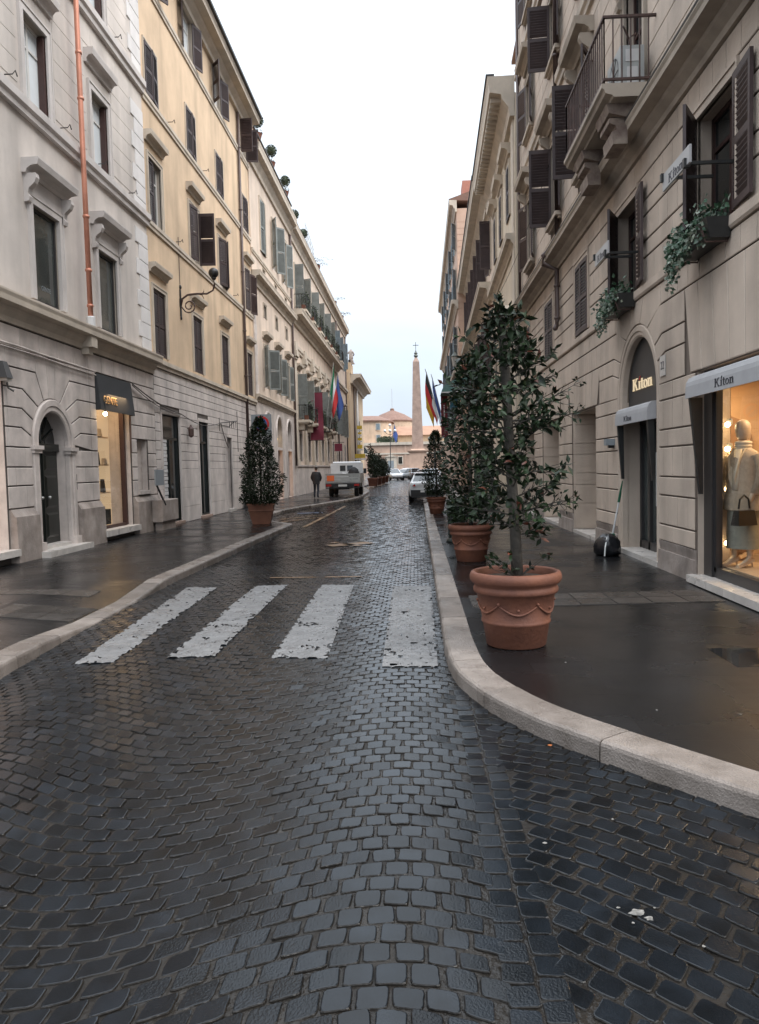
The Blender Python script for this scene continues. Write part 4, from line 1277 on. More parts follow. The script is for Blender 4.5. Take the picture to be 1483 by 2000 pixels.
# wall lamp box near the left edge
wl_ = thing('wall_lamp', 'dark grey boxy wall lamp beside the lit doorway at the left edge', 'lamp', (-7.6, 13.75, 3.5))
mb = MB(); mb.hexa([(.02, 0, .05), (.20, .03, .05), (.20, .25, .05), (.02, .28, .05)], [(.02, .04, .36), (.11, .06, .36), (.11, .22, .36), (.02, .24, .36)]); mb.build('housing', 'panel_dark', wl_)
mb = MB(); mb.box(.04, .18, .05, .23, .0, .05); mb.build('lens', 'alu', wl_)
mb = MB(); mb.tube([(.1, .2, -.02), (.12, .2, -.12), (.2, .25, -.18)], .02, 6); mb.build('bracket', 'iron', wl_)
mb = MB(); fbox(b, mb, 11.5, 13.9, -.44, -.42, .40, 3.58); mb.build('shop_backdrop', emit('lit_pinkish_panel', (0.75, 0.55, 0.42), 0.35), b.o)
mb = MB(); fbox(b, mb, 11.4, 13.98, -.1, .2, .26, .385); mb.build('shop_sill', 'marble', b.o)
# cable along the front
cb = MB()
pts = []
for u, z in ((13.6, 4.22), (14.6, 4.22), (15.3, 4.20), (16.4, 4.19), (18.0, 4.17)): pts.append((-7.52, u, z))
cb.tube(pts, .022, 6); cb.tube([(p[0] + .01, p[1], p[2] - .07 + .02 * math.sin(p[1] * 3)) for p in pts], .013, 5)
tag(cb.build('wall_cable', 'travertine', None), 'pale cable pair strung along the stone front above the arched door', 'cable')
cb = MB()
def sag(a, c, s_, n=10):
    a, c = Vector(a), Vector(c)
    return [a + (c - a) * (k / n) + Vector((0, 0, -s_ * math.sin(PI * k / n))) for k in range(n + 1)]
cb.tube(sag((-7.5, 20.3, 4.14), (-7.5, 24.55, 3.62), .1), .018, 6); cb.tube(sag((-7.5, 20.3, 4.10), (-7.49, 24.5, 3.60), .16), .012, 6)
cb.tube(sag((-7.5, 24.55, 3.62), (-7.5, 29.6, 3.62), .22), .014, 6); cb.tube(sag((-7.5, 29.6, 3.6), (-7.5, 30.7, 2.7), .12), .016, 6)
tag(cb.build('wall_cable', 'travertine_joint', None), 'dark sagging cable between the charcoal awning and the iron bracket', 'cable')

# ------------------------------------------------------------------ yellow building
b = Bld('yellow_building', 'ochre yellow building with brown shutters over a pale stone ground floor', 'building', 1, -7.6, 22.2, 36.6)
YEL = b
b.holes += [(22.78, 24.48, .14, 3.52, .14), (26.70, 27.90, .18, 3.52, .14), (30.65, 31.45, .20, 3.12, .4), (34.9, 35.9, .15, 2.6, .3)]
gh = [(h[0] - .10, h[1] + .10, h[2], h[3] + .12) for h in b.holes]
wall(b, 'ground_floor_wall', 'travertine_joint', 0.0, 4.86, reveal='travertine_white')
bl = Blocks(b, 'travertine_white', 290, joint='travertine_joint')
zz = [.12, .62, 1.24, 1.86, 2.14, 2.42, 2.70, 2.98, 3.24, 3.52, 3.79, 4.07, 4.33, 4.58, 4.85]
for i in range(len(zz) - 1):
    bl.course(zz[i], zz[i + 1], 22.21, 36.6, 1.3 if i > 2 else 1.5, (i % 2) * .65, gh, d1=.03 if i > 2 else .045, bev=.007, jz=.008 if i > 2 else .003)
bl.finish()
for h, ds in zip(b.holes, (True, True, False, False)):
    mb = MB(); w_ = .09
    fbox(b, mb, h[0] - .095, h[0], -.04, .055, h[2], h[3]); fbox(b, mb, h[1], h[1] + .095, -.04, .055, h[2], h[3]); fbox(b, mb, h[0] - .095, h[1] + .095, -.04, .06, h[3], h[3] + .115)
    mb.build('door_surround', 'travertine_white', b.o)
    mb = MB()
    if ds:
        fbox(b, mb, h[0], h[1], -.10, -.03, h[3] - .75, h[3] - .68); fbox(b, mb, h[0], h[0] + .07, -.11, -.02, h[2], h[3]); fbox(b, mb, h[1] - .07, h[1], -.11, -.02, h[2], h[3]); fbox(b, mb, h[0], h[1], -.108, -.018, h[2], h[2] + .08)
        fbox(b, mb, (h[0] + h[1]) / 2 - .04, (h[0] + h[1]) / 2 + .04, -.10, -.035, h[2] + .08, h[3] - .75)
        f = mb.build('shop_door', 'gate_dark', b.o)
        mb = MB(); mb.quad(b.P(h[0], -.08, h[2]), b.P(h[1], -.08, h[2]), b.P(h[1], -.08, h[3]), b.P(h[0], -.08, h[3])); mb.build('pane', 'glass_dark', f)
    else:
        fbox(b, mb, h[0], h[1], -.34, -.28, h[2], h[3]); fbox(b, mb, h[0] + .1, h[1] - .1, -.28, -.26, h[2] + .3, h[2] + 1.3); fbox(b, mb, h[0] + .1, h[1] - .1, -.28, -.26, h[2] + 1.5, h[3] - .2)
        mb.build('door', 'timber_brown', b.o)
mb = MB()
for k in range(16): fbox(b, mb, 22.86, 23.4, -.072, -.05 + .012 * (k % 2), .95 + k * .115, 1.05 + k * .115)
mb.build('roller_slats', 'sign_white', b.o)
mb = MB(); fbox(b, mb, 22.7, 24.6, -.1, .10, .12, .20); mb.build('door_step', 'granite', b.o)
mb = MB(); fbox(b, mb, 26.6, 28.0, -.1, .10, .12, .20); mb.build('door_step', 'granite', b.o)
mb = MB(); fbox(b, mb, 30.6, 31.6, -.1, .14, .10, .22); mb.build('door_step', 'marble', b.o)
moulding(b, 'cornice', 'moulding_cream', 22.21, 36.6, band_prof(4.86, 5.10, .14))
YS = ('moulding_cream', .13, .04)
cols = [22.5, 26.55, 30.45, 35.1]
for i, u in enumerate(cols):
    wd = 1.12
    window(b, u, u + wd, 5.24, 7.18, surround=YS, shutters=(0, 0), hood=('flat', .42, .22, .26, .10), hood_mat='moulding_cream', sash='timber_brown')
    sh = [(0, None), (12, 92), (18, 24), (10, 160)][i]
    window(b, u, u + wd, 9.12, 10.95, surround=YS, shutters=sh, hood=('flat', .38, .24, .28, .10), hood_mat='moulding_cream', sash='timber_white')
    window(b, u, u + wd * .95, 12.72, 14.2, surround=('moulding_cream', .09, .03), shutters=(4, 6), sash='timber_brown')
    window(b, u, u + wd, 16.06, 17.52, surround=('moulding_cream', .06, .02), shutters=((150, 152), (165, 160), (140, 158), (95, 100))[i], sash='timber_white', glass='glass_pale')
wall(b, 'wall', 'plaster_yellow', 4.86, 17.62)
for z in (8.86, 12.46, 15.84):
    moulding(b, 'string_course', 'moulding_cream', 22.21, 36.6, band_prof(z, z + .22, .08))
moulding(b, 'roof_cornice', 'moulding_cream', 22.21, 36.6, cornice_prof(17.55, 18.12, .68))
moulding(b, 'gutter', 'roof_dark', 22.21, 36.6, [(.55, 18.12), (.78, 18.13), (.78, 18.24), (.60, 18.25)])
moulding(b, 'roof', 'roof', 22.21, 36.6, [(-9, 17.62), (-.02, 17.62), (-.02, 18.125), (.6, 18.2), (-4.4, 20.1), (-9, 18.4)])
pipe(b, 'downpipe', 'brown_metal', [(34.42, .09, 17.5), (34.45, .09, .75)], .062, [(34.43, .09, z) for z in (16, 13.3, 10.6, 8, 6, 4, 2.2)])
mb = MB()
for u, z in ((24.6, 12.7), (28.6, 12.7), (25, 9.1), (29.2, 9.1), (32.8, 9.1)):
    mb.tube([b.P(u, 0, z + .1), b.P(u, .16, z + .1), b.P(u + .03, .2, z + .18), b.P(u + .1, .2, z + .1)], .012, 5)
mb.build('iron_hook', 'iron', b.o)
# thin wire running up the front to the scroll lamp
mb = MB(); mb.tube([(-7.575, 25.18, 7.6), (-7.575, 25.16, 9.4)], .012, 5); tag(mb.build('lamp_wire', 'brown_metal'), 'thin wire running up the yellow plaster above the scroll lamp', 'wire')
an = MB(); an.tube([(-8.9, 30.5, 19.2), (-8.9, 30.5, 24)], .02, 5)
tag(an.build('aerial', 'alu'), 'thin aerial mast above the yellow roof', 'aerial')

# scroll lamp on the yellow front
def scroll_lamp(name, label, loc, ball=True, mirror=1, s=1.0):
    t = thing(name, label, 'street lamp', loc, 0, 'scroll arm street lamps on the fronts')
    mb = MB()
    for z0, z1, w in ((-.45, .42, .05), (-.15, .12, .08)): mb.box(.0, .035, -w, w, z0, z1)
    mb.ball((.02, 0, .5), .05, 8, 1.5); mb.ball((.02, 0, -.5), .04, 8, 1.6)
    mb.build('wall_plate', 'iron', t)
    mb = MB()
    pts = [(.02, 0, -.10), (.08, 0, .12), (.25, 0, .24), (.55, 0, .27), (.9, 0, .26), (1.1, 0, .36), (1.16, 0, .55), (1.14, 0, .72)]
    mb.tube([(x * s, y, z * s) for x, y, z in pts], [.035, .035, .034, .032, .03, .03, .028, .03], 8)
    sp = []
    for k in range(22):
        a = -.7 * PI + 2.9 * PI * k / 21
        r = .22 - .16 * k / 21
        sp.append(((.30 + r * math.cos(a)) * s, 0, (-.12 + r * math.sin(a)) * s))
    mb.tube([(.03 * s, 0, -.12 * s)] + sp, .022, 6)
    mb.tube([(.62 * s, 0, .26 * s), (.74 * s, 0, .22 * s), (.80 * s, 0, .10 * s)], [.02, .016, .006], 6)
    mb.tube([(.74 * s, 0, .27 * s), (.80 * s, 0, .33 * s), (.80 * s, 0, .42 * s)], [.018, .014, .005], 6)
    mb.build('scroll_arm', 'rust_iron', t, smooth=True)
    mb = MB()
    if ball:
        mb.ball((1.14 * s, 0, .92 * s), .165 * s, 12); mb.lathe([(.05, 0), (.09, .06), (.05, .1)], 10, (1.14 * s, 0, .70 * s))
        mb.build('globe', 'iron', t, smooth=True)
    else:
        mb.lathe([(.05, .0), (.11, .05), (.16, .42), (.20, .44), (.06, .58), (.02, .66)], 6, (1.14 * s, 0, .72 * s))
        mb.build('lantern', 'bronze', t)
    return t
scroll_lamp('scroll_lamp', 'dark iron scroll arm lamp with round globe on the yellow plaster', (-7.6, 25.2, 7.30))
# iron bracket on the pale stone
t = thing('iron_bracket', 'small iron sign bracket with hanging hooks on the pale stone', 'bracket', (-7.57, 29.6, 3.62))
mb = MB(); mb.tube([(0, 0, -.3), (0, 0, .2)], .02, 6); mb.tube([(0, 0, 0), (.5, .9, .12)], .02, 6); mb.tube([(0, .1, -.05), (.25, .5, -.12), (.4, .75, .08)], .014, 6); mb.build('arm', 'iron', t)
mb = MB()
for k in range(4): mb.tube([(.28 + .06 * k, .52 + .1 * k, .08), (.28 + .06 * k, .52 + .1 * k, -.16)], .012, 5)
mb.tube([(.5, .9, .5), (.5, .9, .12), (.5, .9, -1.1)], .012, 5)
mb.build('hook', 'iron', t)
# boxes on the pale stone wall
t = thing('meter_box', 'grey blue metal board on a slanted post against the pale stone', 'board', (-7.2, 20.6, .12))
mb = MB(); mb.box(.02, .06, 0.22, .92, 1.28, 1.72); mb.build('panel', 'grey_box', t)
mb = MB(); mb.tube([(.02, .38, 1.30), (.06, .95, .72)], .03, 6); mb.build('post', 'iron', t)
t2 = thing('stone_box', 'pale square box with a dark stain standing out from the plinth', 'box', (-7.44, 21.3, .36))
mb = MB(); p = [(0, 0), (1.45, 0), (1.45, .62), (0, .62)]
mb.rings([[(0, u, z) for u, z in p], [(.28, u, z) for u, z in p], [(.30, u, z) for u, z in inset(p, [.02] * 4)]])
mb.build('casing', 'plinth', t2)
mb = MB(); mb.box(.04, .24, .1, 1.3, -.26, .0); mb.build('foot', 'plinth', t2)
t3 = thing('wall_light', 'small dark wall light between the two dark shop doors', 'lamp', (-7.57, 25.35, 2.9))
mb = MB(); mb.lathe([(.03, 0), (.09, .05), (.10, .28), (.05, .36), (.02, .42)], 8, (.13, 0, 0)); mb.build('shade', 'rust_iron', t3)
mb = MB(); mb.tube([(0, 0, .3), (.13, 0, .34)], .015, 6); mb.build('arm', 'iron', t3)
# no parking sign
t = thing('parking_sign', 'round blue and red no parking sign on a pale plate beside the pot', 'sign', (-6.9, 34.5, .12))
mb = MB(); mb.tube([(0, .03, 0), (0, .03, 4.15)], .03, 8); mb.build('post', 'alu', t)
mb = MB(); mb.box(-.46, .46, -.02, -.005, 2.95, 4.15); mb.build('plate', 'grey_box', t)
def disc(r0, r1, n=28, z=0, y=0, x=0):
    m_ = MB(); m_.rings([[(x + r * math.cos(2 * PI * k / n), yy, z + r * math.sin(2 * PI * k / n)) for k in range(n)] for r, yy in ((r0 if r0 else .001, y), (r0 if r0 else .001, y - .006), (r1, y - .006), (r1, y))], cap=False)
    return m_
disc(.26, .36, z=3.72, y=-.026).build('red_ring', 'flag_red', t); disc(0, .26, z=3.72, y=-.024).build('blue_disc', 'sign_blue', t)
mb = MB(); c, s_ = math.cos(PI / 4), math.sin(PI / 4)
mb.hexa([(-.27 * c - .03, -.034, 3.72 + .27 * s_ - .03), (-.27 * c + .03, -.034, 3.72 + .27 * s_ + .03), (.27 * c + .03, -.034, 3.72 - .27 * s_ + .03), (.27 * c - .03, -.034, 3.72 - .27 * s_ - .03)],
        [(-.27 * c - .03, -.03, 3.72 + .27 * s_ - .03), (-.27 * c + .03, -.03, 3.72 + .27 * s_ + .03), (.27 * c + .03, -.03, 3.72 - .27 * s_ + .03), (.27 * c - .03, -.03, 3.72 - .27 * s_ - .03)])
mb.build('red_bar', 'flag_red', t)
mb = MB(); mb.box(-.34, .34, -.032, -.022, 3.0, 3.3); mb.build('small_plate', 'sign_white', t)

# ------------------------------------------------------------------ pale building with shop arches
b = Bld('pale_building', 'pale peach building with grey shutters and round shop arches', 'building', 1, -7.55, 36.6, 48.1)
PALE = b
ac_ = [39.35, 42.65, 46.0]
for uc in ac_: b.holes.append((uc - .82, uc + .82, .14, 4.62, .35))
wall(b, 'ground_floor_wall', 'travertine', 0.0, 5.1, reveal='travertine')
for i, uc in enumerate(ac_):
    arch_fill(b, 'arch_spandrel', 'travertine', uc, 3.80, .82, 0.0, .35, 4.62)
    arch_ring(b, 'arch_surround', 'travertine_white', uc, 3.80, .82, .98, -.02, .05, .14)
    mb = MB(); fbox(b, mb, uc - .82, uc + .82, -.30, .03, 2.86, 3.0); mb.build('transom', 'travertine_white', b.o)
    mb = MB(); fbox(b, mb, uc - .82, uc + .82, -.33, -.30, 3.0, 4.60); mb.build('lunette_panel', 'panel_dark', b.o)
    mb = MB(); fbox(b, mb, uc - .82, uc + .82, -.33, -.30, .14, 2.86); mb.build('shop_panel', 'lit_warm' if i else 'glass_dark', b.o)
    mb = MB(); fbox(b, mb, uc - .06, uc + .06, -.29, -.2, .14, 2.86); fbox(b, mb, uc - .82, uc - .7, -.29, -.2, .14, 2.86); fbox(b, mb, uc + .7, uc + .82, -.29, -.2, .14, 2.86); mb.build('shop_frame', 'timber_brown', b.o)
t = thing('lit_shop_sign', 'glowing yellow letter sign in the middle shop arch', 'sign', (-7.55, 42.65, 3.12))
mb = MB(); mb.box(-.26, -.22, -.75, .75, 0, .48); mb.build('backing', 'panel_dark', t)
mb = MB()
for k in range(7):
    y = -.68 + k * .2
    mb.box(-.215, -.20, y, y + .05, .06, .42); mb.box(-.215, -.20, y + .05, y + .14, .06 if k % 2 else .34, .13 if k % 2 else .42)
mb.build('lettering', 'lit_yellow', t)
moulding(b, 'cornice', 'moulding_cream', 36.6, 48.1, cornice_prof(5.1, 5.42, .2))
PS = ('moulding_cream', .15, .05)
for i, uc in enumerate((39.5, 42.8, 46.1)):
    window(b, uc - .6, uc + .6, 5.95, 8.0, surround=PS, shutters=((150, 120), (140, 150), (160, 165))[i], shmat='shutter_grey', hood=('flat', .42, .28, .3, .1), hood_mat='moulding_cream')
    window(b, uc - .35, uc + .35, 9.5, 10.15, surround=('moulding_cream', .1, .03), sash='timber_brown', bars=(1, 0))
    window(b, uc - .3, uc + .3, 11.55, 11.95, surround=('moulding_cream', .05, .02), sash='timber_brown', bars=(0, 0))
    window(b, uc - .6, uc + .6, 12.75, 15.3, surround=PS, shutters=((5, 8), (150, 140), (160, 150))[i], shmat='shutter_grey')
wall(b, 'wall', 'plaster_pale', 5.1, 17.15)
moulding(b, 'cornice', 'moulding_cream', 36.6, 48.1, cornice_prof(10.65, 11.25, .42))
moulding(b, 'string_course', 'moulding_cream', 36.6, 48.1, band_prof(12.1, 12.3, .08))
moulding(b, 'roof_cornice', 'moulding_cream', 36.62, 48.1, cornice_prof(16.25, 17.15, .55))
mb = MB(); fbox(b, mb, 36.62, 48.1, -6, .18, 17.15, 17.95); mb.build('attic', 'plaster_pink', b.o)
moulding(b, 'gutter', 'roof_dark', 36.62, 48.1, [(.1, 17.95), (.26, 17.95), (.26, 18.03), (.1, 18.03)])
for k in range(11):
    z0 = 5.42 + k * .48
    if z0 > 10.2: break
    mb = MB(); fbox(b, mb, 36.62, 37.3 - .15 * (k % 2), -.01, .03, z0 + .006, z0 + .474); mb.build('quoin_stone', 'travertine', b.o)
pipe(b, 'downpipe', 'brown_metal', [(47.95, .1, 16.2), (47.95, .1, 2.0)], .07)

# ------------------------------------------------------------------ palazzo
b = Bld('palazzo', 'long peach palazzo with pilasters, planted balconies and heavy cornice', 'building', 1, -7.55, 48.1, 86.0)
PAL = b
wu = [50.4 + 4.0 * k for k in range(9)]
for i, uc in enumerate(wu):
    window(b, uc - .5, uc + .5, 2.3, 4.1, surround=('travertine', .16, .06), sash='timber_brown', bars=(2, 3))
    window(b, uc - .65, uc + .65, 5.1, 7.9, surround=('moulding_cream', .16, .06), shutters=(100 + 15 * (i % 3), 150), shmat='shutter_grey', hood=('flat', .4, .3, .3, .1), hood_mat='moulding_cream')
    window(b, uc - .6, uc + .6, 12.2, 14.9, surround=('moulding_cream', .14, .05), shutters=(95 + 20 * (i % 2), 160), shmat='shutter_blue' if i > 5 else 'shutter_grey')
wall(b, 'wall', 'plaster_pale', 0.0, 17.0)
mb = MB(); fbox(b, mb, 48.1, 86, -.02, .14, .05, 1.85); mb.build('plinth', 'travertine', b.o)
moulding(b, 'plinth_moulding', 'travertine', 48.1, 86, band_prof(1.85, 2.05, .2))
for k in range(10):
    u = 48.6 + 4.0 * k
    if u > 74: break
    mb = MB(); fbox(b, mb, u - .35, u + .35, -.02, .14, 2.05, 8.7); fbox(b, mb, u - .42, u + .42, -.02, .2, 2.05, 2.4); fbox(b, mb, u - .42, u + .42, -.02, .22, 8.7, 8.85); fbox(b, mb, u - .5, u + .5, -.02, .30, 8.85, 9.2); fbox(b, mb, u - .45, u + .45, -.02, .24, 9.2, 9.75)
    mb.build('pilaster', 'moulding_cream', b.o)
moulding(b, 'entablature', 'moulding_cream', 48.1, 75.5, band_prof(9.3, 9.7, .16))
moulding(b, 'cornice', 'moulding_cream', 48.1, 75.5, cornice_prof(10.95, 11.75, .75))
moulding(b, 'cornice', 'moulding_cream', 75.5, 86, band_prof(10.0, 10.4, .25))
moulding(b, 'roof_cornice', 'moulding_cream', 48.1, 86, cornice_prof(16.1, 17.0, .5))
moulding(b, 'roof', 'roof', 48.1, 86, [(-9, 17.0), (.45, 17.0), (.5, 17.06), (-4, 18.2), (-9, 17.1)])
pipe(b, 'downpipe', 'brown_metal', [(75.4, .1, 16.1), (75.4, .1, 2.0)], .07)
pipe(b, 'downpipe', 'brown_metal', [(84.9, .1, 16.1), (84.9, .1, 2.0)], .07)
leafR = random.Random(11)
def leaf_quad(mb, p, d, n_, L, W, curl=.12):
    """one leaf: p base, d direction, n normal"""
    sd_ = d.cross(n_)
    if sd_.length < 1e-4: sd_ = d.cross(Vector((1, 0, 0)))
    sd_.normalize()
    up = sd_.cross(d)
    a = p + d * L * .45 + sd_ * W * .5 + up * curl * L * .35
    c = p + d * L * .45 - sd_ * W * .5 + up * curl * L * .35
    e = p + d * L - up * curl * L * .3
    m_ = p + d * L * .45
    mb.add([p, a, e, c, m_], [(0, 1, 4), (1, 2, 4), (2, 3, 4), (3, 0, 4)])
def rvec(r):
    while True:
        v = Vector((r.uniform(-1, 1), r.uniform(-1, 1), r.uniform(-1, 1)))
        if .05 < v.length < 1: return v.normalized()
def bush(mb, c, rx, ry, rz, n, L, W):
    for _ in range(n):
        v = rvec(leafR) * (leafR.random() ** .4)
        p = Vector(c) + Vector((v.x * rx, v.y * ry, v.z * rz))
        d = (v + rvec(leafR) * .9 + Vector((0, 0, -.2))).normalized()
        leaf_quad(mb, p, d, rvec(leafR), L * leafR.uniform(.6, 1.2), W)
def balcony(b, u, z, out, w, plants, label, planted):
    mb = MB()
    fbox(b, mb, u - w / 2, u + w / 2, 0, out, z - .16, z); fbox(b, mb, u - w / 2 + .06, u + w / 2 - .06, 0, out - .06, z - .24, z - .16)
    for s_ in (-1, 1): fprism(b, mb, [(u + s_ * w * .35 - .09, z - .24), (u + s_ * w * .35 + .09, z - .24), (u + s_ * w * .35 + .07, z - .62), (u + s_ * w * .35 - .07, z - .62)], 0, out * .55)
    o = mb.build('balcony', 'moulding_cream', b.o)
    mb = MB()
    for k in range(int(w / .13) + 1):
        uu = u - w / 2 + .04 + k * (w - .08) / int(w / .13); mb.tube([b.P(uu, out - .04, z), b.P(uu, out - .04, z + .95)], .012, 4)
    for s_ in (-1, 1):
        for k in range(5): mb.tube([b.P(u + s_ * (w / 2 - .04), out * k / 5, z), b.P(u + s_ * (w / 2 - .04), out * k / 5, z + .95)], .012, 4)
    mb.tube([b.P(u - w / 2 + .04, 0, z + .95), b.P(u - w / 2 + .04, out - .04, z + .95), b.P(u + w / 2 - .04, out - .04, z + .95), b.P(u + w / 2 - .04, 0, z + .95)], .022, 6)
    mb.build('railing', 'iron', o)
    if plants:
        t = thing('balcony_plant', label, 'plant', tuple(b.W(u, out * .7, z)), 0, planted)
        mb = MB(); bush(mb, (0, 0, .75), .28, w * .48, .55, int(200 * w), .14, .07); bush(mb, (.15, leafR.uniform(-.3, .3), .2), .16, w * .3, .5, int(90 * w), .12, .06)
        mb.build('foliage', 'foliage_far', t)
        mb = MB(); mb.box(-.12, .12, -w * .42, w * .42, .0, .3); mb.build('trough', 'terracotta', t)
desc = ['first', 'second', 'third', 'fourth', 'fifth', 'sixth', 'seventh']
for i, uc in enumerate(wu[:7]):
    balcony(b, uc, 12.0, .8, 1.9, i < 6, 'leafy plants on the upper palazzo balcony, %s from the peach building' % desc[i], 'plants on the upper palazzo balconies')
    if i < 5: balcony(b, uc, 4.95, .8, 2.0, i < 3 or i == 4, 'leafy plants on the lower palazzo balcony, %s from the peach building' % desc[i], 'plants on the lower palazzo balconies')
for k, (u, z) in enumerate([(38.6, 18.0), (42.2, 18.0), (46.6, 18.0), (49.9, 17.1), (53.9, 17.1)]):
    t = thing('clipped_ball_shrub', 'clipped ball shrub in a pot on the roof edge, %s from the yellow building' % desc[k], 'shrub', (-7.45, u, z), 0, 'clipped ball shrubs along the roof edge')
    mb = MB(); mb.lathe([(.14, 0), (.22, .3), (.24, .34)], 12); mb.build('pot', 'terracotta', t)
    mb = MB(); mb.tube([(0, 0, .3), (0, 0, .55)], .03, 6); mb.build('trunk', 'bark', t)
    mb = MB(); bush(mb, (0, 0, .42), .22, .22, .2, 60, .1, .05)
    mb.ball((0, 0, .95), .23, 10)
    for _ in range(520):
        v = rvec(leafR); leaf_quad(mb, Vector((0, 0, .95)) + v * .27 * leafR.uniform(.85, 1), (v + rvec(leafR) * .6).normalized(), rvec(leafR), .09, .045)
    mb.build('crown', 'foliage_far', t)
for k, (u, z, s_) in enumerate([(60.5, 17.2, 1.1), (73, 17.1, .9), (80, 17.1, .9)]):
    t = thing('roof_palm', 'small feathery plant on the palazzo roof edge, %s along' % desc[k], 'plant', (-7.3, u, z), 0, 'feathery plants on the palazzo roof')
    mb = MB()
    for q in range(16):
        a = leafR.uniform(0, 2 * PI); l_ = leafR.uniform(.8, 1.4) * s_; dv = Vector((math.cos(a), math.sin(a), 0))
        pts = [Vector((0, 0, .3)) + dv * l_ * f + Vector((0, 0, l_ * (1.1 * f - .9 * f * f))) for f in (0, .25, .5, .75, 1)]
        for p, p2 in zip(pts, pts[1:]):
            for sgn in (-1, 1):
                leaf_quad(mb, p, ((p2 - p).normalized() + Vector((-dv.y, dv.x, 0)) * sgn * .8).normalized(), Vector((0, 0, 1)), .3 * s_, .05)
    mb.build('fronds', 'foliage_far', t)
    mb = MB(); mb.lathe([(.15, 0), (.22, .35)], 10); mb.build('pot', 'terracotta', t)
mb = MB()
for k in range(6):
    a = PI * k / 5; u = 55.5 + k * .9
    mb.tube([(-7.5, u, 17.1), (-7.5, u, 19.3 - .12 * k)], .02, 4)
for k in range(4): mb.tube([(-7.5, 55.5, 19.2 - k * .45), (-7.5, 60.0, 18.6 - k * .4)], .012, 4)
tag(mb.build('roof_trellis', 'alu'), 'thin pale wire trellis on the palazzo roof edge', 'trellis')

# ------------------------------------------------------------------ ochre church front at the far end
b = Bld('ochre_church', 'narrow ochre church side with curved cornice and roof statue at the far left', 'church', 1, -7.55, 90.0, 113.0)
window(b, 96, 97.4, 5, 8, surround=('moulding_cream', .2, .08)); window(b, 103, 104.4, 5, 8, surround=('moulding_cream', .2, .08))
wall(b, 'wall', 'plaster_ochre', 0, 12.4, depth=14)
moulding(b, 'cornice', 'moulding_cream', 92.0, 113.4, cornice_prof(11.9, 13.0, 1.3))
mb = MB(); fbox(b, mb, 90, 113, -12, .0, 12.4, 13.0); fbox(b, mb, 91.5, 95, -3.5, .1, 13.0, 14.3); mb.build('attic', 'plaster_ochre', b.o)
pipe(b, 'downpipe', 'sign_white', [(99, .2, 11.8), (99, .2, .3)], .16)
pipe(b, 'downpipe', 'brown_metal', [(95.2, .15, 11.8), (95.2, .15, .3)], .1)
t = thing('roof_statue', 'weathered stone statue standing on the church roof edge', 'statue', (-7.5, 93, 14.3))
vs = [(0, 0, .9), (0, 0, 1.25), (0, 0, 1.5), (0, 0, 1.75), (.2, 0, 1.45), (.38, .05, 1.15), (.28, .2, .95), (-.2, 0, 1.45), (-.36, -.05, 1.2), (-.3, .15, 1.4), (.1, 0, .5), (.12, .05, .05), (-.1, 0, .5), (-.14, -.05, .05)]
es = [(0, 1), (1, 2), (2, 3), (2, 4), (4, 5), (5, 6), (2, 7), (7, 8), (8, 9), (0, 10), (10, 11), (0, 12), (12, 13)]
smooth_body('figure', (vs, es), [.26, .24, .12, .13, .1, .09, .06, .1, .09, .06, .22, .24, .22, .24], ['plinth'], t)
mb = MB(); mb.box(-.4, .4, -.4, .4, -.02, .1); mb.build('base', 'plinth', t)
# ================================================================== RIGHT SIDE
b = Bld('stone_building', 'sand coloured rusticated stone building with lit boutique window, nearest on the right', 'building', -1, 3.75, 6.4, 27.1)
KB = b
KU, KZ, KR0, KR1 = 13.17, 2.82, 1.02, 1.20
b.holes += [(6.9, 10.42, .22, 2.92, .42, 'open'), (KU - KR0, KU + KR0, .16, KZ + KR0, .5), (16.1, 18.5, .14, 2.90, .95), (20.2, 22.75, .14, 2.90, .95), (24.3, 26.8, .14, 2.90, .95)]
H = [(6.85, 10.46, 0, 2.93), (KU - KR1, KU + KR1, 0, 4.0), (16.08, 18.52, 0, 2.91), (20.18, 22.77, 0, 2.91), (24.28, 26.82, 0, 2.91)]
wins1 = [(9.22, 10.42, 175, 32), (13.10, 14.32, 172, 28), (16.72, 17.92, 2, 2), (20.85, 22.05, 2, 2), (24.9, 26.1, 2, 2)]
KS = ('stucco', .14, .045)
for i, (ua, ub, s0, s1) in enumerate(wins1):
    window(b, ua, ub, 4.62, 6.14, surround=KS, shutters=(s0, s1), sash='timber_brown', glass='glass_dark', recess=.3, sash_at=.2)
    H.append((ua - .14, ub + .14, 4.60, 6.28))
HU = []
for i, u in enumerate((8.4, 12.72, 16.3, 19.75, 24.0)):
    if i == 1:
        window(b, u, u + 1.05, 7.30, 9.75, surround=('moulding_sand', .15, .05), sash='timber_brown', hood=('console', .3, .42, .3, .14), hood_mat='moulding_sand', recess=.3, sash_at=.15, bars=(1, 2))
        HU.append((u - .2, u + 1.25, 7.0, 9.95))
    else:
        window(b, u, u + 1.15, 8.0, 10.0, surround=('moulding_sand', .15, .05), shutters=((175, 100), None, (150, 95), (168, 95), (165, 160))[i], sash='timber_white', sill=('moulding_sand', .18, .1), hood=('console', .35, .42, .3, .14), hood_mat='moulding_sand')
        HU.append((u - .2, u + 1.35, 7.9, 10.1))
    window(b, u, u + 1.15, 12.0, 13.65, surround=('moulding_sand', .15, .05), shutters=((170, 100), (160, 98), (150, 95), (168, 96), (165, 160))[i], sash='timber_white', sill=('moulding_sand', .16, .1), hood=('flat', .35, .36, .28, .1), hood_mat='moulding_sand')
    HU.append((u - .2, u + 1.35, 11.9, 13.9))
    window(b, u, u + 1.15, 15.7, 17.2, surround=('moulding_sand', .13, .04), shutters=(165, 98 if i < 4 else 165), sash='timber_white', sill=('moulding_sand', .14, .1))
    HU.append((u - .2, u + 1.35, 15.6, 17.4))
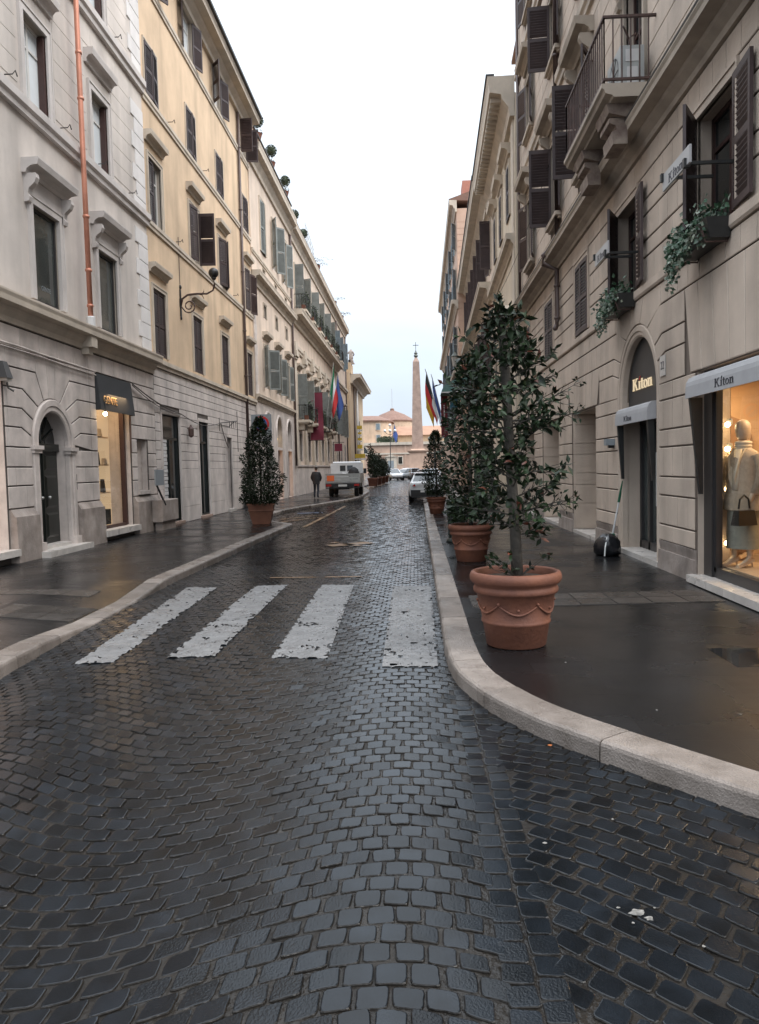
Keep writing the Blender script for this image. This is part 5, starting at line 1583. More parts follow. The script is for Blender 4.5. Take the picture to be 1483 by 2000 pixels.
wall(b, 'wall', 'stucco_dark', 0.0, 19.6, reveal='stucco', depth=9)
bl = Blocks(b, 'stucco', 300, joint='stucco_dark')
lv = [(.55, .80, 0), (.80, 1.24, 1), (1.24, 1.52, 0), (1.52, 1.96, 1), (1.96, 2.22, 0), (2.22, 2.66, 1), (2.66, 2.92, 0), (2.92, 3.37, 1), (3.37, 3.66, 0), (3.66, 4.10, 1), (4.10, 4.42, 1),
      (4.58, 5.00, 1), (5.00, 5.26, 0), (5.26, 5.66, 1), (5.66, 5.90, 0), (5.90, 6.30, 1), (6.30, 6.66, 1)]
ax = KU
H2 = list(H) + [(6.6, 10.86, 2.9, 4.11), (15.75, 18.9, 2.9, 3.67), (19.85, 23.1, 2.9, 3.67), (24.0, 27.1, 2.9, 3.67)]
for k, (z0, z1, wide) in enumerate(lv):
    hh = H2
    if 2.9 < z0 < 4.05: hh = H2 + [(10.7, 15.6, z0, z1)]
    elif 4.05 <= z0 < 4.3: hh = H2 + [(KU - 1.3, KU + 1.3, z0, z1)]
    bl.course(z0, z1, 6.41, 27.09, .42 if wide else 1.26, .21 * (k % 3), hh, jz=.010, ju=.005 if wide else .005, bev=.010)
# courses bent down to the arch
def karc(deg): return (KU + 1.205 * math.cos(rad(deg)), KZ + 1.205 * math.sin(rad(deg)))
JK = [(2.92, None, 4, None), (3.37, 11.67, 22, 14.75), (3.66, 11.83, 36, 14.62), (4.10, 11.98, 60, 14.38)]
for (za, un, aa, uf), (zb, un2, ab, uf2) in zip(JK, JK[1:]):
    arc = [karc(ab + (aa - ab) * k / 3) for k in range(4)]            # far side (angle measured from +u)
    far = [(15.6, za), (15.6, zb), (uf2, zb)] + arc + ([(uf, za)] if uf else [])
    near = [(10.86, za), (10.86, zb), (un2, zb)] + [(2 * KU - u, z) for u, z in arc] + ([(un, za)] if un else [])
    bl.add(far, jz=.010, bev=.009); bl.add(near, jz=.010, bev=.009)
tops = [(60, (KU + 1.3, 4.10), (KU + 1.3, 4.42)), (80, None, (KU + .42, 4.42)), (100, None, (KU - .42, 4.42)), (120, (KU - 1.3, 4.10), (KU - 1.3, 4.42))]
for (a0, c0, t0), (a1, c1, t1) in zip(tops, tops[1:]):
    arc = [karc(a1 + (a0 - a1) * k / 3) for k in range(4)]
    bl.add(arc + ([c0] if c0 else []) + [t0, t1] + ([c1] if c1 else []), jz=.008, bev=.009)
# splayed lintel stones over the wide openings
for c, w, z1, n in ((8.68, 3.9, 4.10, 9), (17.3, 2.64, 3.66, 5), (21.47, 2.75, 3.66, 5), (25.55, 2.7, 3.66, 5)):
    f = 1.115 if n > 5 else 1.2
    for k in range(n):
        ua, ub = c - w / 2 + w * k / n, c - w / 2 + w * (k + 1) / n
        bl.add([(ua, 2.925), (ub, 2.925), (c + (ub - c) * f, z1), (c + (ua - c) * f, z1)], jz=.008, ju=.008, bev=.012)
bl.finish()
# upper floors: long stucco courses joined into one piece each side of the limit
bu = Blocks(b, 'stucco', 0, 'stucco_course', joint='stucco_dark')
k = 0
z = 7.30
while z < 19.0:
    if not (10.9 < z + .2 < 11.5 or 14.5 < z + .2 < 15.1): bu.course(z, z + .42, 6.41, 27.09, 2.1, 1.05 * (k % 2), HU, jz=.006, bev=.006, d1=.02)
    z += .42; k += 1
bu.finish()
plinth_holes = [(6.85, 10.46), (KU - KR1, KU + KR1), (16.1, 18.5), (20.2, 22.75), (24.3, 26.8)]
segs = [(10.46, KU - KR1), (KU + KR1, 16.1), (18.5, 20.2), (22.75, 24.3), (26.8, 27.1)]
for u0, u1 in segs: plinth(b, u0 + .004, u1 - .004, .55, .06, 'plinth')
moulding(b, 'sill_band', 'stucco', 6.4, 27.1, [(-.02, 4.425), (.05, 4.43), (.07, 4.46), (.07, 4.57), (-.02, 4.575)])
moulding(b, 'cornice', 'moulding_sand', 6.4, 27.1, cornice_prof(6.66, 6.99, .42))
moulding(b, 'lead_flashing', 'roof_dark', 6.4, 27.1, [(-.01, 6.99), (.425, 6.99), (.43, 7.015), (-.01, 7.03)])
moulding(b, 'pedestal_course', 'moulding_sand', 6.4, 27.1, [(-.02, 7.03), (.05, 7.03), (.05, 7.26), (-.02, 7.27)])
moulding(b, 'string_course', 'moulding_sand', 6.4, 27.1, band_prof(10.95, 11.30, .14))
moulding(b, 'string_course', 'moulding_sand', 6.4, 27.1, band_prof(14.6, 14.95, .14))
moulding(b, 'roof_cornice', 'moulding_sand', 6.4, 27.1, cornice_prof(18.9, 19.6, .5))
pipe(b, 'downpipe', 'brown_metal', [(19.75, .10, 18.8), (19.75, .10, 7.2), (19.75, .32, 7.06), (19.75, .46, 6.95), (19.75, .46, 6.75), (19.75, .12, 6.6), (19.75, .12, 5.35), (19.72, .14, 5.22), (19.6, .2, 5.12), (19.45, .22, 5.10)], .062,
     [(19.75, .10, z) for z in (17, 14, 11.8, 9.5, 8)] + [(19.75, .12, 6.2), (19.75, .12, 5.4)])
pipe(b, 'downpipe', 'brown_metal', [(26.6, .1, 18), (26.6, .1, 11.3), (26.6, .1, 7.2)], .05)
# recesses with a pale sill
for u0, u1 in ((16.1, 18.5), (20.2, 22.75), (24.3, 26.8)):
    mb = MB(); fbox(b, mb, u0 + .004, u1 - .004, -.93, .03, .10, .19); mb.build('recess_sill', 'marble', b.o)
    for k_, (z0, z1) in enumerate(((.2, .80), (.80, 1.24), (1.24, 1.52), (1.52, 1.96), (1.96, 2.22), (2.22, 2.66), (2.66, 2.89))):
        mb = MB()
        fbox(b, mb, u1 - .03, u1 + .001, -.9, -.035, z0 + .006, z1 - .006); fbox(b, mb, u0 + .0, u1 - .035, -.949, -.91, z0 + .006, z1 - .006)
        mb.build('stone_block', 'stucco', b.o)
# ---- arched boutique entrance
arch_fill(b, 'arch_spandrel', 'stucco_dark', KU, KZ, KR0, 0.0, .4, KZ + KR0)
arch_ring(b, 'arch_surround', 'stucco', KU, KZ, KR0 - .015, KR1, -.1, .012, .16)
mb = MB()
pts = [(KU + KR0 * math.cos(PI * k / 24), KZ + KR0 * math.sin(PI * k / 24)) for k in range(25)]
poly = [(KU + KR0, 2.66)] + pts + [(KU - KR0, 2.66)]
mb.hexa([b.P(u, -.30, z) for u, z in poly], [b.P(u, -.13, z) for u, z in poly])
mb.build('fascia_panel', 'panel_dark', b.o)
mb = MB(); fbox(b, mb, KU - KR0, KU + KR0, -.32, -.02, 2.55, 2.66); mb.build('fascia_ledge', 'stucco', b.o)
mb = MB()
for u in (KU - KR0, KU - .05, KU + .42, KU + KR0 - .09): fbox(b, mb, u, u + .09, -.42, -.32, .2, 2.56)
fbox(b, mb, KU - KR0, KU + KR0, -.42, -.32, .2, .34); fbox(b, mb, KU - KR0, KU + KR0, -.42, -.32, 2.42, 2.56)
dr = mb.build('door', 'timber_dark', b.o)
mb = MB(); fbox(b, mb, KU - KR0, KU + KR0, -.385, -.375, .2, 2.56); mb.build('pane', 'glass_tinted', dr)
mb = MB(); mb.tube([b.P(KU - .10, -.28, 1.0), b.P(KU - .10, -.28, 1.9)], .018, 6); mb.build('handle', 'alu', dr)
mb = MB(); fbox(b, mb, KU - KR1, KU + KR1, -.4, .06, .10, .20); mb.build('door_step', 'marble', b.o)
t = thing('fascia_sign', 'warm lit word with red dot on the dark arched panel above the boutique door', 'sign', (3.87, KU + .14, 2.99))
o = link('lettering', serif_kiton(.20, .008, 'letter_lit', 'letter_red'), t, (-.012, 0, 0), -PI / 2)
o.scale = (1.6, 1, 1)
def awning(name, label, u0, u1, z0, z1, out, th, ct):
    t = thing(name, label, 'awning', (3.75, u0, z0))
    h = z1 - z0
    pr = [(0, h), (out * .45, h * .97), (out * .8, h * .86), (out * .95, h * .68), (out, h * .5), (out + .005, 0), (out - .015, 0), (out - .02, h * .48), (out * .75, h * .76), (0, h * .9)]
    w = u1 - u0
    mb = MB(); mb.rings([[(-d, 0, z) for d, z in pr], [(-d, w, z) for d, z in pr]])
    for y0, y1 in ((-.012, 0), (w, w + .012)):
        c_ = [(0, h), (out * .45, h * .97), (out * .8, h * .86), (out * .95, h * .68), (out, h * .5), (out + .005, 0), (0, .02)]
        mb.rings([[(-d, y0, z) for d, z in c_], [(-d, y1, z) for d, z in c_]])
    mb.build('canopy', 'awning_white', t)
    o = link('lettering', serif_kiton(th, .002, 'letter_dark', 'letter_dark'), t, (-(out + .006), ct - u0, h * .16), -PI / 2)
    o.scale = (1.6, 1, 1)
    for y in (.03, w - .10):
        mb = MB(); mb.hexa([(-.02, y, 0), (-.02, y + .07, 0), (-out * .9, y + .07, 0), (-out * .9, y, 0)], [(-.01, y, -1.25 * min(1, w / 2.5)), (-.01, y + .07, -1.25 * min(1, w / 2.5)), (-.05, y + .07, -1.25 * min(1, w / 2.5)), (-.05, y, -1.25 * min(1, w / 2.5))]); mb.build('arm', 'iron', t)
    return t
awning('small_awning', 'short pale awning with dark lettering over the arched boutique door', KU - .98, KU + .92, 2.40, 2.70, .14, .085, KU + .12)
awning('shop_awning', 'long pale awning with dark lettering above the lit mannequin window', 6.9, 10.30, 2.56, 2.86, .20, .10, 9.05)
# ---- lit boutique window
mb = MB()
for u in (10.08, 8.0): fbox(b, mb, u, u + .07, -.19, -.11, .3, 2.92)
fbox(b, mb, 10.15, 10.42, -.20, -.08, .22, 2.92); fbox(b, mb, 6.9, 10.15, -.19, -.11, .22, .36); fbox(b, mb, 6.9, 10.15, -.19, -.11, 2.8, 2.92)
fbox(b, mb, 6.9, 7.0, -.19, -.11, .36, 2.8)
sf = mb.build('shop_frame', 'timber_dark', b.o)
mb = MB(); mb.quad(b.P(7.0, -.15, .36), b.P(10.08, -.15, .36), b.P(10.08, -.15, 2.8), b.P(7.0, -.15, 2.8)); mb.build('pane', 'clear_glass', sf)
mb = MB(); fbox(b, mb, 6.8, 10.46, -.14, .14, .13, .225); mb.build('shop_sill', 'marble', b.o)
rm = MB()
rm.quad(b.P(6.6, -.43, .30), b.P(12.0, -.43, .30), b.P(12.0, -2.6, .30), b.P(6.6, -2.6, .30)); rm.mi = 1
rm.quad(b.P(12.0, -.43, .30), b.P(12.0, -2.6, .30), b.P(12.0, -2.6, 3.2), b.P(12.0, -.43, 3.2))
rm.quad(b.P(6.6, -2.6, .30), b.P(12.0, -2.6, .30), b.P(12.0, -2.6, 3.2), b.P(6.6, -2.6, 3.2))
rm.quad(b.P(6.6, -.43, .30), b.P(6.6, -2.6, .30), b.P(6.6, -2.6, 3.2), b.P(6.6, -.43, 3.2))
rm.quad(b.P(6.6, -.43, 3.2), b.P(12, -.43, 3.2), b.P(12, -2.6, 3.2), b.P(6.6, -2.6, 3.2))
rm.quad(b.P(10.42, -.425, .30), b.P(12.0, -.425, .30), b.P(12.0, -.425, 3.2), b.P(10.42, -.425, 3.2))
rm.build('shop_interior', ['shop_floor', 'shop_wall'], b.o)
mb = MB()
pts = [(-.95 + .42 * math.cos(PI * k / 12), 2.0 + .42 * math.sin(PI * k / 12)) for k in range(13)]
pa = [(-.53, .32)] + pts + [(-1.37, .32)]
mb.hexa([b.P(11.99, d, z) for d, z in pa], [b.P(11.96, d, z) for d, z in pa])
mb.build('arched_panel', mat('tan_panel', (0.28, 0.17, 0.10), 0.7, 0.05, 2), b.o)
mb = MB()
for z in (1.0, 1.5, 2.0, 2.5): fbox(b, mb, 11.0, 11.98, -2.58, -2.2, z, z + .04)
mb.build('shelf', 'timber_brown', b.o)
for k_, z in enumerate((2.21, 1.89, 1.36, .65)):
    t = thing('window_spotlight', 'small glowing spotlight on the dark post of the mannequin window, %s from the top' % ('first', 'second', 'third', 'fourth')[k_], 'spotlight', (4.11, 10.34, z), 0, 'spotlights beside the mannequin')
    mb = MB(); mb.ball((-.02, -.03, 0), .034, 8); mb.build('bulb', 'bulb', t, smooth=True)
    mb = MB(); mb.lathe([(.022, 0), (.04, .03), (.04, .09), (.02, .1)], 8, (.02, .0, -.02)); mb.build('housing', 'alu', t)
for nm, loc, en, sz in (('boutique_light', (5.2, 9.7, 3.1), 30, 1.2), ('boutique_side_light', (4.4, 11.3, 2.9), 9, .3)):
    la = bpy.data.lights.new(nm, 'AREA'); la.energy = en; la.size = sz; la.color = (1, .70, .40)
    lo = bpy.data.objects.new(nm, la); COL.objects.link(lo); lo.location = loc
# ---- mannequins
def mannequin(label, loc, rz, jacket, lower, bag=True):
    t = thing('mannequin', label, 'mannequin', loc, rz, 'mannequins in the boutique window')
    # faces +x
    vs = [(0, 0, .98), (0, 0, 1.12), (.0, 0, 1.30), (-.01, 0, 1.46), (0, 0, 1.56), (0, 0, 1.63),
          (0, .17, 1.44), (-.02, .24, 1.16), (.08, .22, .94), (.12, .21, .84), (0, -.17, 1.44), (-.03, -.24, 1.16), (.08, -.24, .95), (.13, -.23, .84),
          (0, .09, .92), (.02, .10, .50), (-.01, .10, .12), (.13, .10, .03), (0, -.09, .92), (.06, -.10, .50), (.05, -.10, .12), (.19, -.10, .03)]
    es = [(0, 1), (1, 2), (2, 3), (3, 4), (4, 5), (3, 6), (6, 7), (7, 8), (8, 9), (3, 10), (10, 11), (11, 12), (12, 13), (0, 14), (14, 15), (15, 16), (16, 17), (0, 18), (18, 19), (19, 20), (20, 21)]
    r = [(.14, .11), (.115, .09), (.14, .10), (.13, .09), .05, .05, .065, .045, .035, .03, .065, .045, .035, .03, .09, .06, .038, .03, .09, .06, .038, .03]
    smooth_body('body', (vs, es), r, ['mannequin'], t)
    mb = MB()      # egg head
    prof = [(.004, 0), (.05, .012), (.075, .05), (.092, .12), (.096, .17), (.085, .225), (.05, .262), (.004, .275)]
    mb.lathe(prof, 16, (.02, 0, 1.63)); mb.build('head', 'mannequin', t, smooth=True)
    def loft(rows, n=20):      # rows: z, cx, rx, ry
        m_ = MB(); m_.rings([[(cx + rx * math.cos(2 * PI * k / n) * (1 + .02 * math.sin(5 * k + z * 9)), ry * math.sin(2 * PI * k / n), z) for k in range(n)] for z, cx, rx, ry in rows], cap=False); return m_
    m_ = loft([(.74, .01, .20, .27), (.85, .01, .195, .265), (1.05, 0, .175, .24), (1.25, 0, .165, .24), (1.40, 0, .15, .25), (1.47, 0, .12, .22), (1.52, 0, .08, .12), (1.54, 0, .07, .08)])
    for sg in (-1, 1): m_.tube([(0, sg * .20, 1.44), (-.02, sg * .275, 1.18), (.07, sg * .26, .95)], [.085, .075, .065], 12)
    m_.build('jacket', jacket, t, smooth=True)
    m_ = MB()
    for sg in (-1, 1):      # lapels
        p = [(.15, sg * .02, .98), (.185, sg * .05, 1.15), (.15, sg * .10, 1.42), (.06, sg * .10, 1.54), (.10, sg * .02, 1.40)]
        m_.hexa(p, [(x + .018, y, z) for x, y, z in p])
    m_.build('lapel', 'scarf', t)
    m_ = MB()
    for k_ in range(3): m_.lathe([(.075, 0), (.105, .02), (.105, .045), (.075, .06)], 14, (.01, 0, 1.49 + .04 * k_), cap=False)
    m_.hexa([(.10, -.03, 1.52), (.10, .07, 1.52), (.13, .07, 1.52), (.13, -.03, 1.52)], [(.17, -.01, 1.0), (.17, .08, 1.0), (.19, .08, 1.0), (.19, -.01, 1.0)])
    m_.build('scarf', 'scarf', t, smooth=True)
    m_ = loft([(.24, .02, .17, .22), (.45, .02, .165, .21), (.75, .01, .17, .205), (.98, .0, .14, .18)])
    m_.build('skirt', lower, t, smooth=True)
    m_ = MB()
    for sg, x0 in ((1, .0), (-1, .06)):
        m_.hexa([(x0 - .05, sg * .10 - .035, .07), (x0 - .05, sg * .10 + .035, .07), (x0 + .20, sg * .10 + .03, 0), (x0 + .20, sg * .10 - .03, 0)], [(x0 - .05, sg * .10 - .03, .12), (x0 - .05, sg * .10 + .03, .12), (x0 + .20, sg * .10 + .02, .035), (x0 + .20, sg * .10 - .02, .035)])
        m_.tube([(x0 - .04, sg * .10, .08), (x0 - .05, sg * .10, 0)], [.016, .008], 6)
    m_.build('shoe', 'mannequin', t)
    if bag:
        bg = thing('handbag', 'black leather handbag hanging from the hand of the front mannequin', 'handbag', (loc[0] - .12, loc[1] - .30, loc[2] + .56), rz)
        m_ = MB(); m_.hexa([(-.15, -.07, 0), (.15, -.07, 0), (.15, .07, 0), (-.15, .07, 0)], [(-.125, -.045, .19), (.125, -.045, .19), (.125, .045, .19), (-.125, .045, .19)]); m_.build('bag_body', 'leather', bg)
        m_ = MB(); m_.tube([(-.09, 0, .21), (-.07, 0, .33), (0, 0, .38), (.07, 0, .33), (.09, 0, .21)], .012, 6); m_.build('handle', 'leather', bg)
    return t
mannequin('mannequin in beige jacket with cream scarf and sage skirt in the lit window', (4.24, 10.16, .36), PI + .40, 'jacket_beige', 'skirt')
mannequin('mannequin in pale coat standing behind the one with the black handbag', (4.75, 11.35, .33), PI + .4, 'scarf', 'jacket_beige', False)
mb = MB(); mb.box(4.0, 4.75, 8.2, 10.5, .302, .36); tag(mb.build('display_platform', 'shop_floor'), 'low pale display platform under the mannequin in the lit window', 'platform')
# ---- flower boxes with trailing ivy, projecting signs
ivR = random.Random(5)
def ivy_box(label, ulo, uhi, z, drop, group):
    t = thing('flower_box', label, 'flower box', (3.75, ulo, z), 0, group)
    w = uhi - ulo
    mb = MB(); mb.hexa([(-.05, .03, 0), (-.27, .03, 0), (-.27, w - .03, 0), (-.05, w - .03, 0)], [(-.03, 0, .23), (-.33, 0, .23), (-.33, w, .23), (-.03, w, .23)])
    mb.build('trough', 'iron', t)
    mb = MB(); 
    for y in (.1, w - .1): mb.tube([(0, y, .1), (-.05, y, -.03), (-.30, y, -.03), (-.34, y, .1)], .012, 5)
    mb.build('bracket', 'rust_iron', t)
    iv = MB(); iv.mi = 0
    def strand(y, ln, x0):
        p = Vector((x0, y, .24)); 
        n_ = int(ln / .035)
        dy = ivR.uniform(-.1, .25)
        for k in range(n_):
            f = k / n_
            q = Vector((x0 - .10 * math.sin(min(1, f * 3) * PI / 2) + ivR.uniform(-.02, .02), y + dy * f + .03 * math.sin(k * .7), .26 + .08 * math.sin(min(f * 5, 1) * PI) - ln * max(0, f - .08)))
            for _ in range(2):
                d = (rvec(ivR) + Vector((-.3, 0, -.6))).normalized()
                iv.mi = 1 if ivR.random() < .28 + .25 * f else 0
                leaf_quad(iv, q + rvec(ivR) * .025, d, (Vector((-1, -.4, .3)) + rvec(ivR) * .7).normalized(), ivR.uniform(.045, .085), ivR.uniform(.04, .065))
    for _ in range(26): strand(ivR.uniform(.05, w), ivR.uniform(.12, .38), -ivR.uniform(.16, .32))
    for _ in range(12): strand(ivR.uniform(w * .55, w + .05), ivR.uniform(.4, drop), -ivR.uniform(.2, .33))
    for _ in range(260):
        q = Vector((-.18 + ivR.gauss(0, .09), ivR.uniform(.02, w), .26 + abs(ivR.gauss(0, .10))))
        iv.mi = 1 if ivR.random() < .18 else 0
        leaf_quad(iv, q, (rvec(ivR) + Vector((-.4, 0, .1))).normalized(), (Vector((-1, -.3, .6)) + rvec(ivR) * .6).normalized(), ivR.uniform(.06, .10), ivR.uniform(.045, .075))
    iv.build('ivy', ['ivy', 'ivy_pale'], t)
ivy_box('ivy trailing from the dark window box nearest the camera, above the lit window', 9.25, 10.40, 4.34, .78, 'ivy boxes on the boutique sills')
ivy_box('ivy trailing from the dark window box above the arched boutique door', 13.15, 14.30, 4.34, .62, 'ivy boxes on the boutique sills')
def proj_sign(label, u0, u1):
    t = thing('hanging_sign', label, 'sign', (3.75, u0, 5.10), 0, 'white boutique signs on brackets')
    w = u1 - u0
    mb = MB(); mb.box(-.59, -.565, 0, w, .02, .22); mb.build('board', 'board_white', t)
    o = link('lettering', serif_kiton(.105, .002, 'letter_dark', 'letter_dark'), t, (-.592, w / 2, .045), -PI / 2); o.scale = (1.35, 1, 1)
    mb = MB()
    for y, z in ((.12, .05), (w - .02, .18)): mb.box(-.565, .02, y - .018, y + .018, z - .018, z + .018); mb.box(-.62, -.55, y - .03, y + .03, z - .05, z + .05)
    mb.build('bracket', 'iron', t)
proj_sign('white sign board on black brackets by the nearest ivy window', 9.05, 10.0)
proj_sign('white sign board on black brackets by the ivy window over the arched door', 12.75, 13.65)
# ---- balcony with railing and an air conditioner
MT['stained_sand'] = mat('stained_sand_stone', (0.30, 0.24, 0.19), 0.8, col2=(0.13, 0.085, 0.07), scale=5, bump=0.4)
mb = MB()
u0, u1 = 12.05, 15.0
pr = [(0, 7.24), (.66, 7.24), (.68, 7.27), (.78, 7.30), (.80, 7.35), (.84, 7.38), (.84, 7.44), (0, 7.44)]
mb.rings([[b.P(u0, d, z) for d, z in pr], [b.P(u1, d, z) for d, z in pr]])
bal = mb.build('balcony', 'moulding_sand', b.o)
for uc in (12.62, 14.35):
    mb = MB(); w_ = .36
    pr = [(.05, 7.03), (.40, 7.03), (.52, 7.06), (.68, 7.10), (.72, 7.24), (.05, 7.24)]
    mb.rings([[b.P(uc - w_, d, z) for d, z in pr], [b.P(uc + w_, d, z) for d, z in pr]])
    pr = [(.38, 6.66), (.60, 6.66), (.62, 6.84), (.54, 6.88), (.56, 6.94), (.66, 6.98), (.66, 7.05), (.38, 7.05)]
    mb.rings([[b.P(uc - w_ * .8, d, z) for d, z in pr], [b.P(uc + w_ * .8, d, z) for d, z in pr]])
    mb.build('balcony_corbel', 'stained_sand', b.o)
mb = MB()
zt = 8.42; dd = .79
for uu in (u0 + .04, u1 - .04):
    for k in range(1, 7): mb.box(*sorted((b.s * (dd * k / 6 - .009), b.s * (dd * k / 6 + .009))), uu - b.u0 - .009, uu - b.u0 + .009, 7.44, zt)
n = 21
for k in range(n + 1):
    uu = u0 + .04 + (u1 - u0 - .08) * k / n
    mb.box(*sorted((b.s * (dd - .009), b.s * (dd + .009))), uu - b.u0 - .009, uu - b.u0 + .009, 7.44, zt)
for z in (7.51, zt):
    mb.box(*sorted((b.s * (dd - .02), b.s * (dd + .02))), u0 - b.u0 + .02, u1 - b.u0 - .02, z - .015, z + .02)
    for uu in (u0 + .04, u1 - .04): mb.box(*sorted((0, b.s * (dd - .02))), uu - b.u0 - .02, uu - b.u0 + .02, z - .016, z + .019)
mb.build('railing', 'rust_iron', bal)
t = thing('air_conditioner', 'weathered white air conditioner unit standing on the iron balcony', 'air conditioner', (3.25, 12.28, 7.44))
mb = MB(); p = [(-.0, 0), (.36, 0), (.36, .62), (0, .62)]
mb.rings([[(x, 0, z + .04) for x, z in p], [(x, .78, z + .04) for x, z in p]]); mb.build('casing', 'ac', t)
mb = MB(); mb.box(.10, .26, -.012, 0, .10, .34); mb.box(.08, .3, -.008, 0, .42, .6); mb.build('side_cover', 'sign_white', t)
mb = MB(); mb.rings([[(-.006, .38 + r * math.cos(2 * PI * k / 20), .36 + r * math.sin(2 * PI * k / 20)) for k in range(20)] for r in (.27, .25)], cap=False)
for k in range(6): mb.tube([(-.008, .38, .36), (-.008, .38 + .26 * math.cos(PI * k / 3), .36 + .26 * math.sin(PI * k / 3))], .006, 4)
mb.build('fan_grille', 'iron', t)
mb = MB(); mb.box(.02, .34, .05, .12, 0, .04); mb.box(.02, .34, .66, .73, 0, .04); mb.build('foot', 'iron', t)
t = thing('broken_panel', 'thin rusty strut leaning above the air conditioner', 'strut', (3.5, 12.5, 7.44))
mb = MB(); mb.tube([(0, 0, .0), (-.05, .05, .9), (.1, .2, 1.05)], .015, 5); mb.tube([(-.05, .05, .9), (-.2, -.2, .95)], .015, 5); mb.build('rod', 'rust_iron', t)
# small stone plate and wall light by the arch, kerb-side cable
t = thing('wall_light', 'flat grey wall light left of the arched boutique door', 'lamp', (3.72, 14.55, 2.02))
mb = MB(); mb.box(-.16, 0, 0, .2, .05, .17); mb.build('shade', 'grey_box', t)
mb = MB(); mb.box(-.1, 0, .05, .15, 0, .05); mb.build('base', 'iron', t)
t = thing('street_number', 'small square marble street number tile right of the arch', 'sign', (3.715, 11.62, 3.02))
mb = MB(); mb.box(-.012, 0, 0, .24, 0, .3); mb.build('tile', 'marble', t)
o = link('lettering', text_mesh('22', .17, .001, 'letter_dark'), t); o.matrix_local = Matrix.Translation((-.014, .12, .15)) @ Matrix.Rotation(-PI / 2, 4, 'Z') @ Matrix.Rotation(PI / 2, 4, 'X')
# ---- broom and dustpan bag by the door
t = thing('broom', 'white handled broom with green grip leaning on the stone by the door', 'broom', (3.50, 13.9, .12))
mb = MB(); mb.tube([(.0, 0, .34), (.10, -.05, .92)], .016, 8); mb.build('handle', 'sign_white', t)
mb = MB(); mb.tube([(.10, -.05, .92), (.125, -.06, 1.08), (.16, -.08, 1.30)], [.024, .022, .008], 8); mb.build('grip', 'green_plastic', t)
mb = MB(); mb.hexa([(-.06, -.08, .10), (.06, -.08, .10), (.06, .1, .10), (-.06, .1, .10)], [(-.03, -.05, .36), (.03, -.05, .36), (.03, .06, .36), (-.03, .06, .36)]); mb.build('broom_head', 'green_plastic', t)
mb = MB()
for k in range(14): mb.tube([(-.05 + .1 * (k % 4) / 3, -.07 + .16 * k / 13, .11), (-.06 + .12 * (k % 4) / 3, -.09 + .2 * k / 13, .0)], .008, 4)
mb.build('bristles', 'green_plastic', t)
t = thing('rubbish_bag', 'slumped black rubbish bag in a scoop at the foot of the broom', 'bag', (3.36, 13.72, .12))
mb = MB(); rs = []
for z, r in ((0, .20), (.03, .25), (.14, .26), (.24, .23), (.32, .16), (.37, .07)):
    rs.append([((r * math.cos(2 * PI * k / 24)) * (.85 + .10 * math.sin(3 * k + z * 21)) , (r * 1.25 * math.sin(2 * PI * k / 24)) * (.9 + .10 * math.sin(5 * k + z * 17)) - z * .15, z + .015 * math.sin(4 * k + z * 30)) for k in range(24)])
mb.rings(rs); mb.build('bag_body', 'binbag', t, smooth=True)
mb = MB(); mb.tube([(-.05, -.20, .32), (-.12, -.36, .16), (-.14, -.40, .02)], .014, 6); mb.build('scoop_handle', 'alu', t)

# ------------------------------------------------------------------ cream building, brown shuttered building, far pink palazzo
def rotated(name, label, X, u0, u1, rot):
    return Bld(name, label, 'building', -1, X, u0, u1, rot)
b = rotated('cream_building', 'cream building with bracketed eaves beyond the rusticated stone one', 3.78, 28.4, 38.5, -.022)
CREAM = b
for k, u in enumerate((30.2, 33.4, 36.4)):
    window(b, u, u + 1.1, 5.0, 6.8, surround=('moulding_cream', .18, .06), hood=('pediment', .35, .45, .28, .16), hood_mat='moulding_cream', sash='timber_brown')
    window(b, u, u + 1.1, 11.3, 13.2, surround=('moulding_cream', .16, .06), hood=('flat', .3, .38, .4, .12), hood_mat='moulding_cream', sash='timber_brown', shutters=(2, 2))
wall(b, 'wall', 'plaster_cream', 0, 15.0)
moulding(b, 'string_course', 'moulding_cream', 28.6, 38.5, cornice_prof(9.65, 10.15, .35))
moulding(b, 'cornice', 'moulding_cream', 28.4, 38.5, cornice_prof(14.2, 15.6, .95))
moulding(b, 'gutter', 'roof_dark', 28.4, 38.5, [(.7, 15.6), (1.0, 15.6), (1.0, 15.68), (.7, 15.68)])
for k in range(24):
    mb = MB(); u = 28.75 + k * .41; fbox(b, mb, u, u + .2, .2, .82, 14.84, 15.02); mb.build('modillion', 'moulding_cream', b.o)
mb = MB(); fbox(b, mb, 28.62, 31, -4, -.35, 15.0, 17.3); mb.build('attic', 'plaster_cream', b.o)
mb = MB(); fbox(b, mb, 28.6, 31.1, -4.1, -.2, 17.3, 17.42); mb.build('attic_roof', 'roof', b.o)
moulding(b, 'pilaster_strip', 'moulding_cream', 28.62, 29.3, [(-.01, .2), (.06, .2), (.06, 14.2), (-.01, 14.2)])
b = rotated('shuttered_building', 'cream building with long rows of brown shutters and a mid height cornice', 4.0, 38.5, 62.0, -.022)
for k in range(7):
    u = 39.6 + k * 3.2
    window(b, u, u + 1.1, 6.2, 8.9, surround=('moulding_cream', .15, .05), shutters=(92, 165), sash='timber_white', hood=('flat', .3, .3, .3, .1), hood_mat='moulding_cream')
    window(b, u, u + 1.1, 11.6, 14.0, surround=('moulding_cream', .15, .05), shutters=(90, 160), sash='timber_white', hood=('flat', .3, .3, .3, .1), hood_mat='moulding_cream')
wall(b, 'wall', 'plaster_pale', 0, 15.2)
moulding(b, 'cornice', 'moulding_cream', 38.5, 62, cornice_prof(10.1, 10.75, .75))
moulding(b, 'roof_cornice', 'moulding_cream', 38.5, 62, cornice_prof(14.8, 15.8, .95))
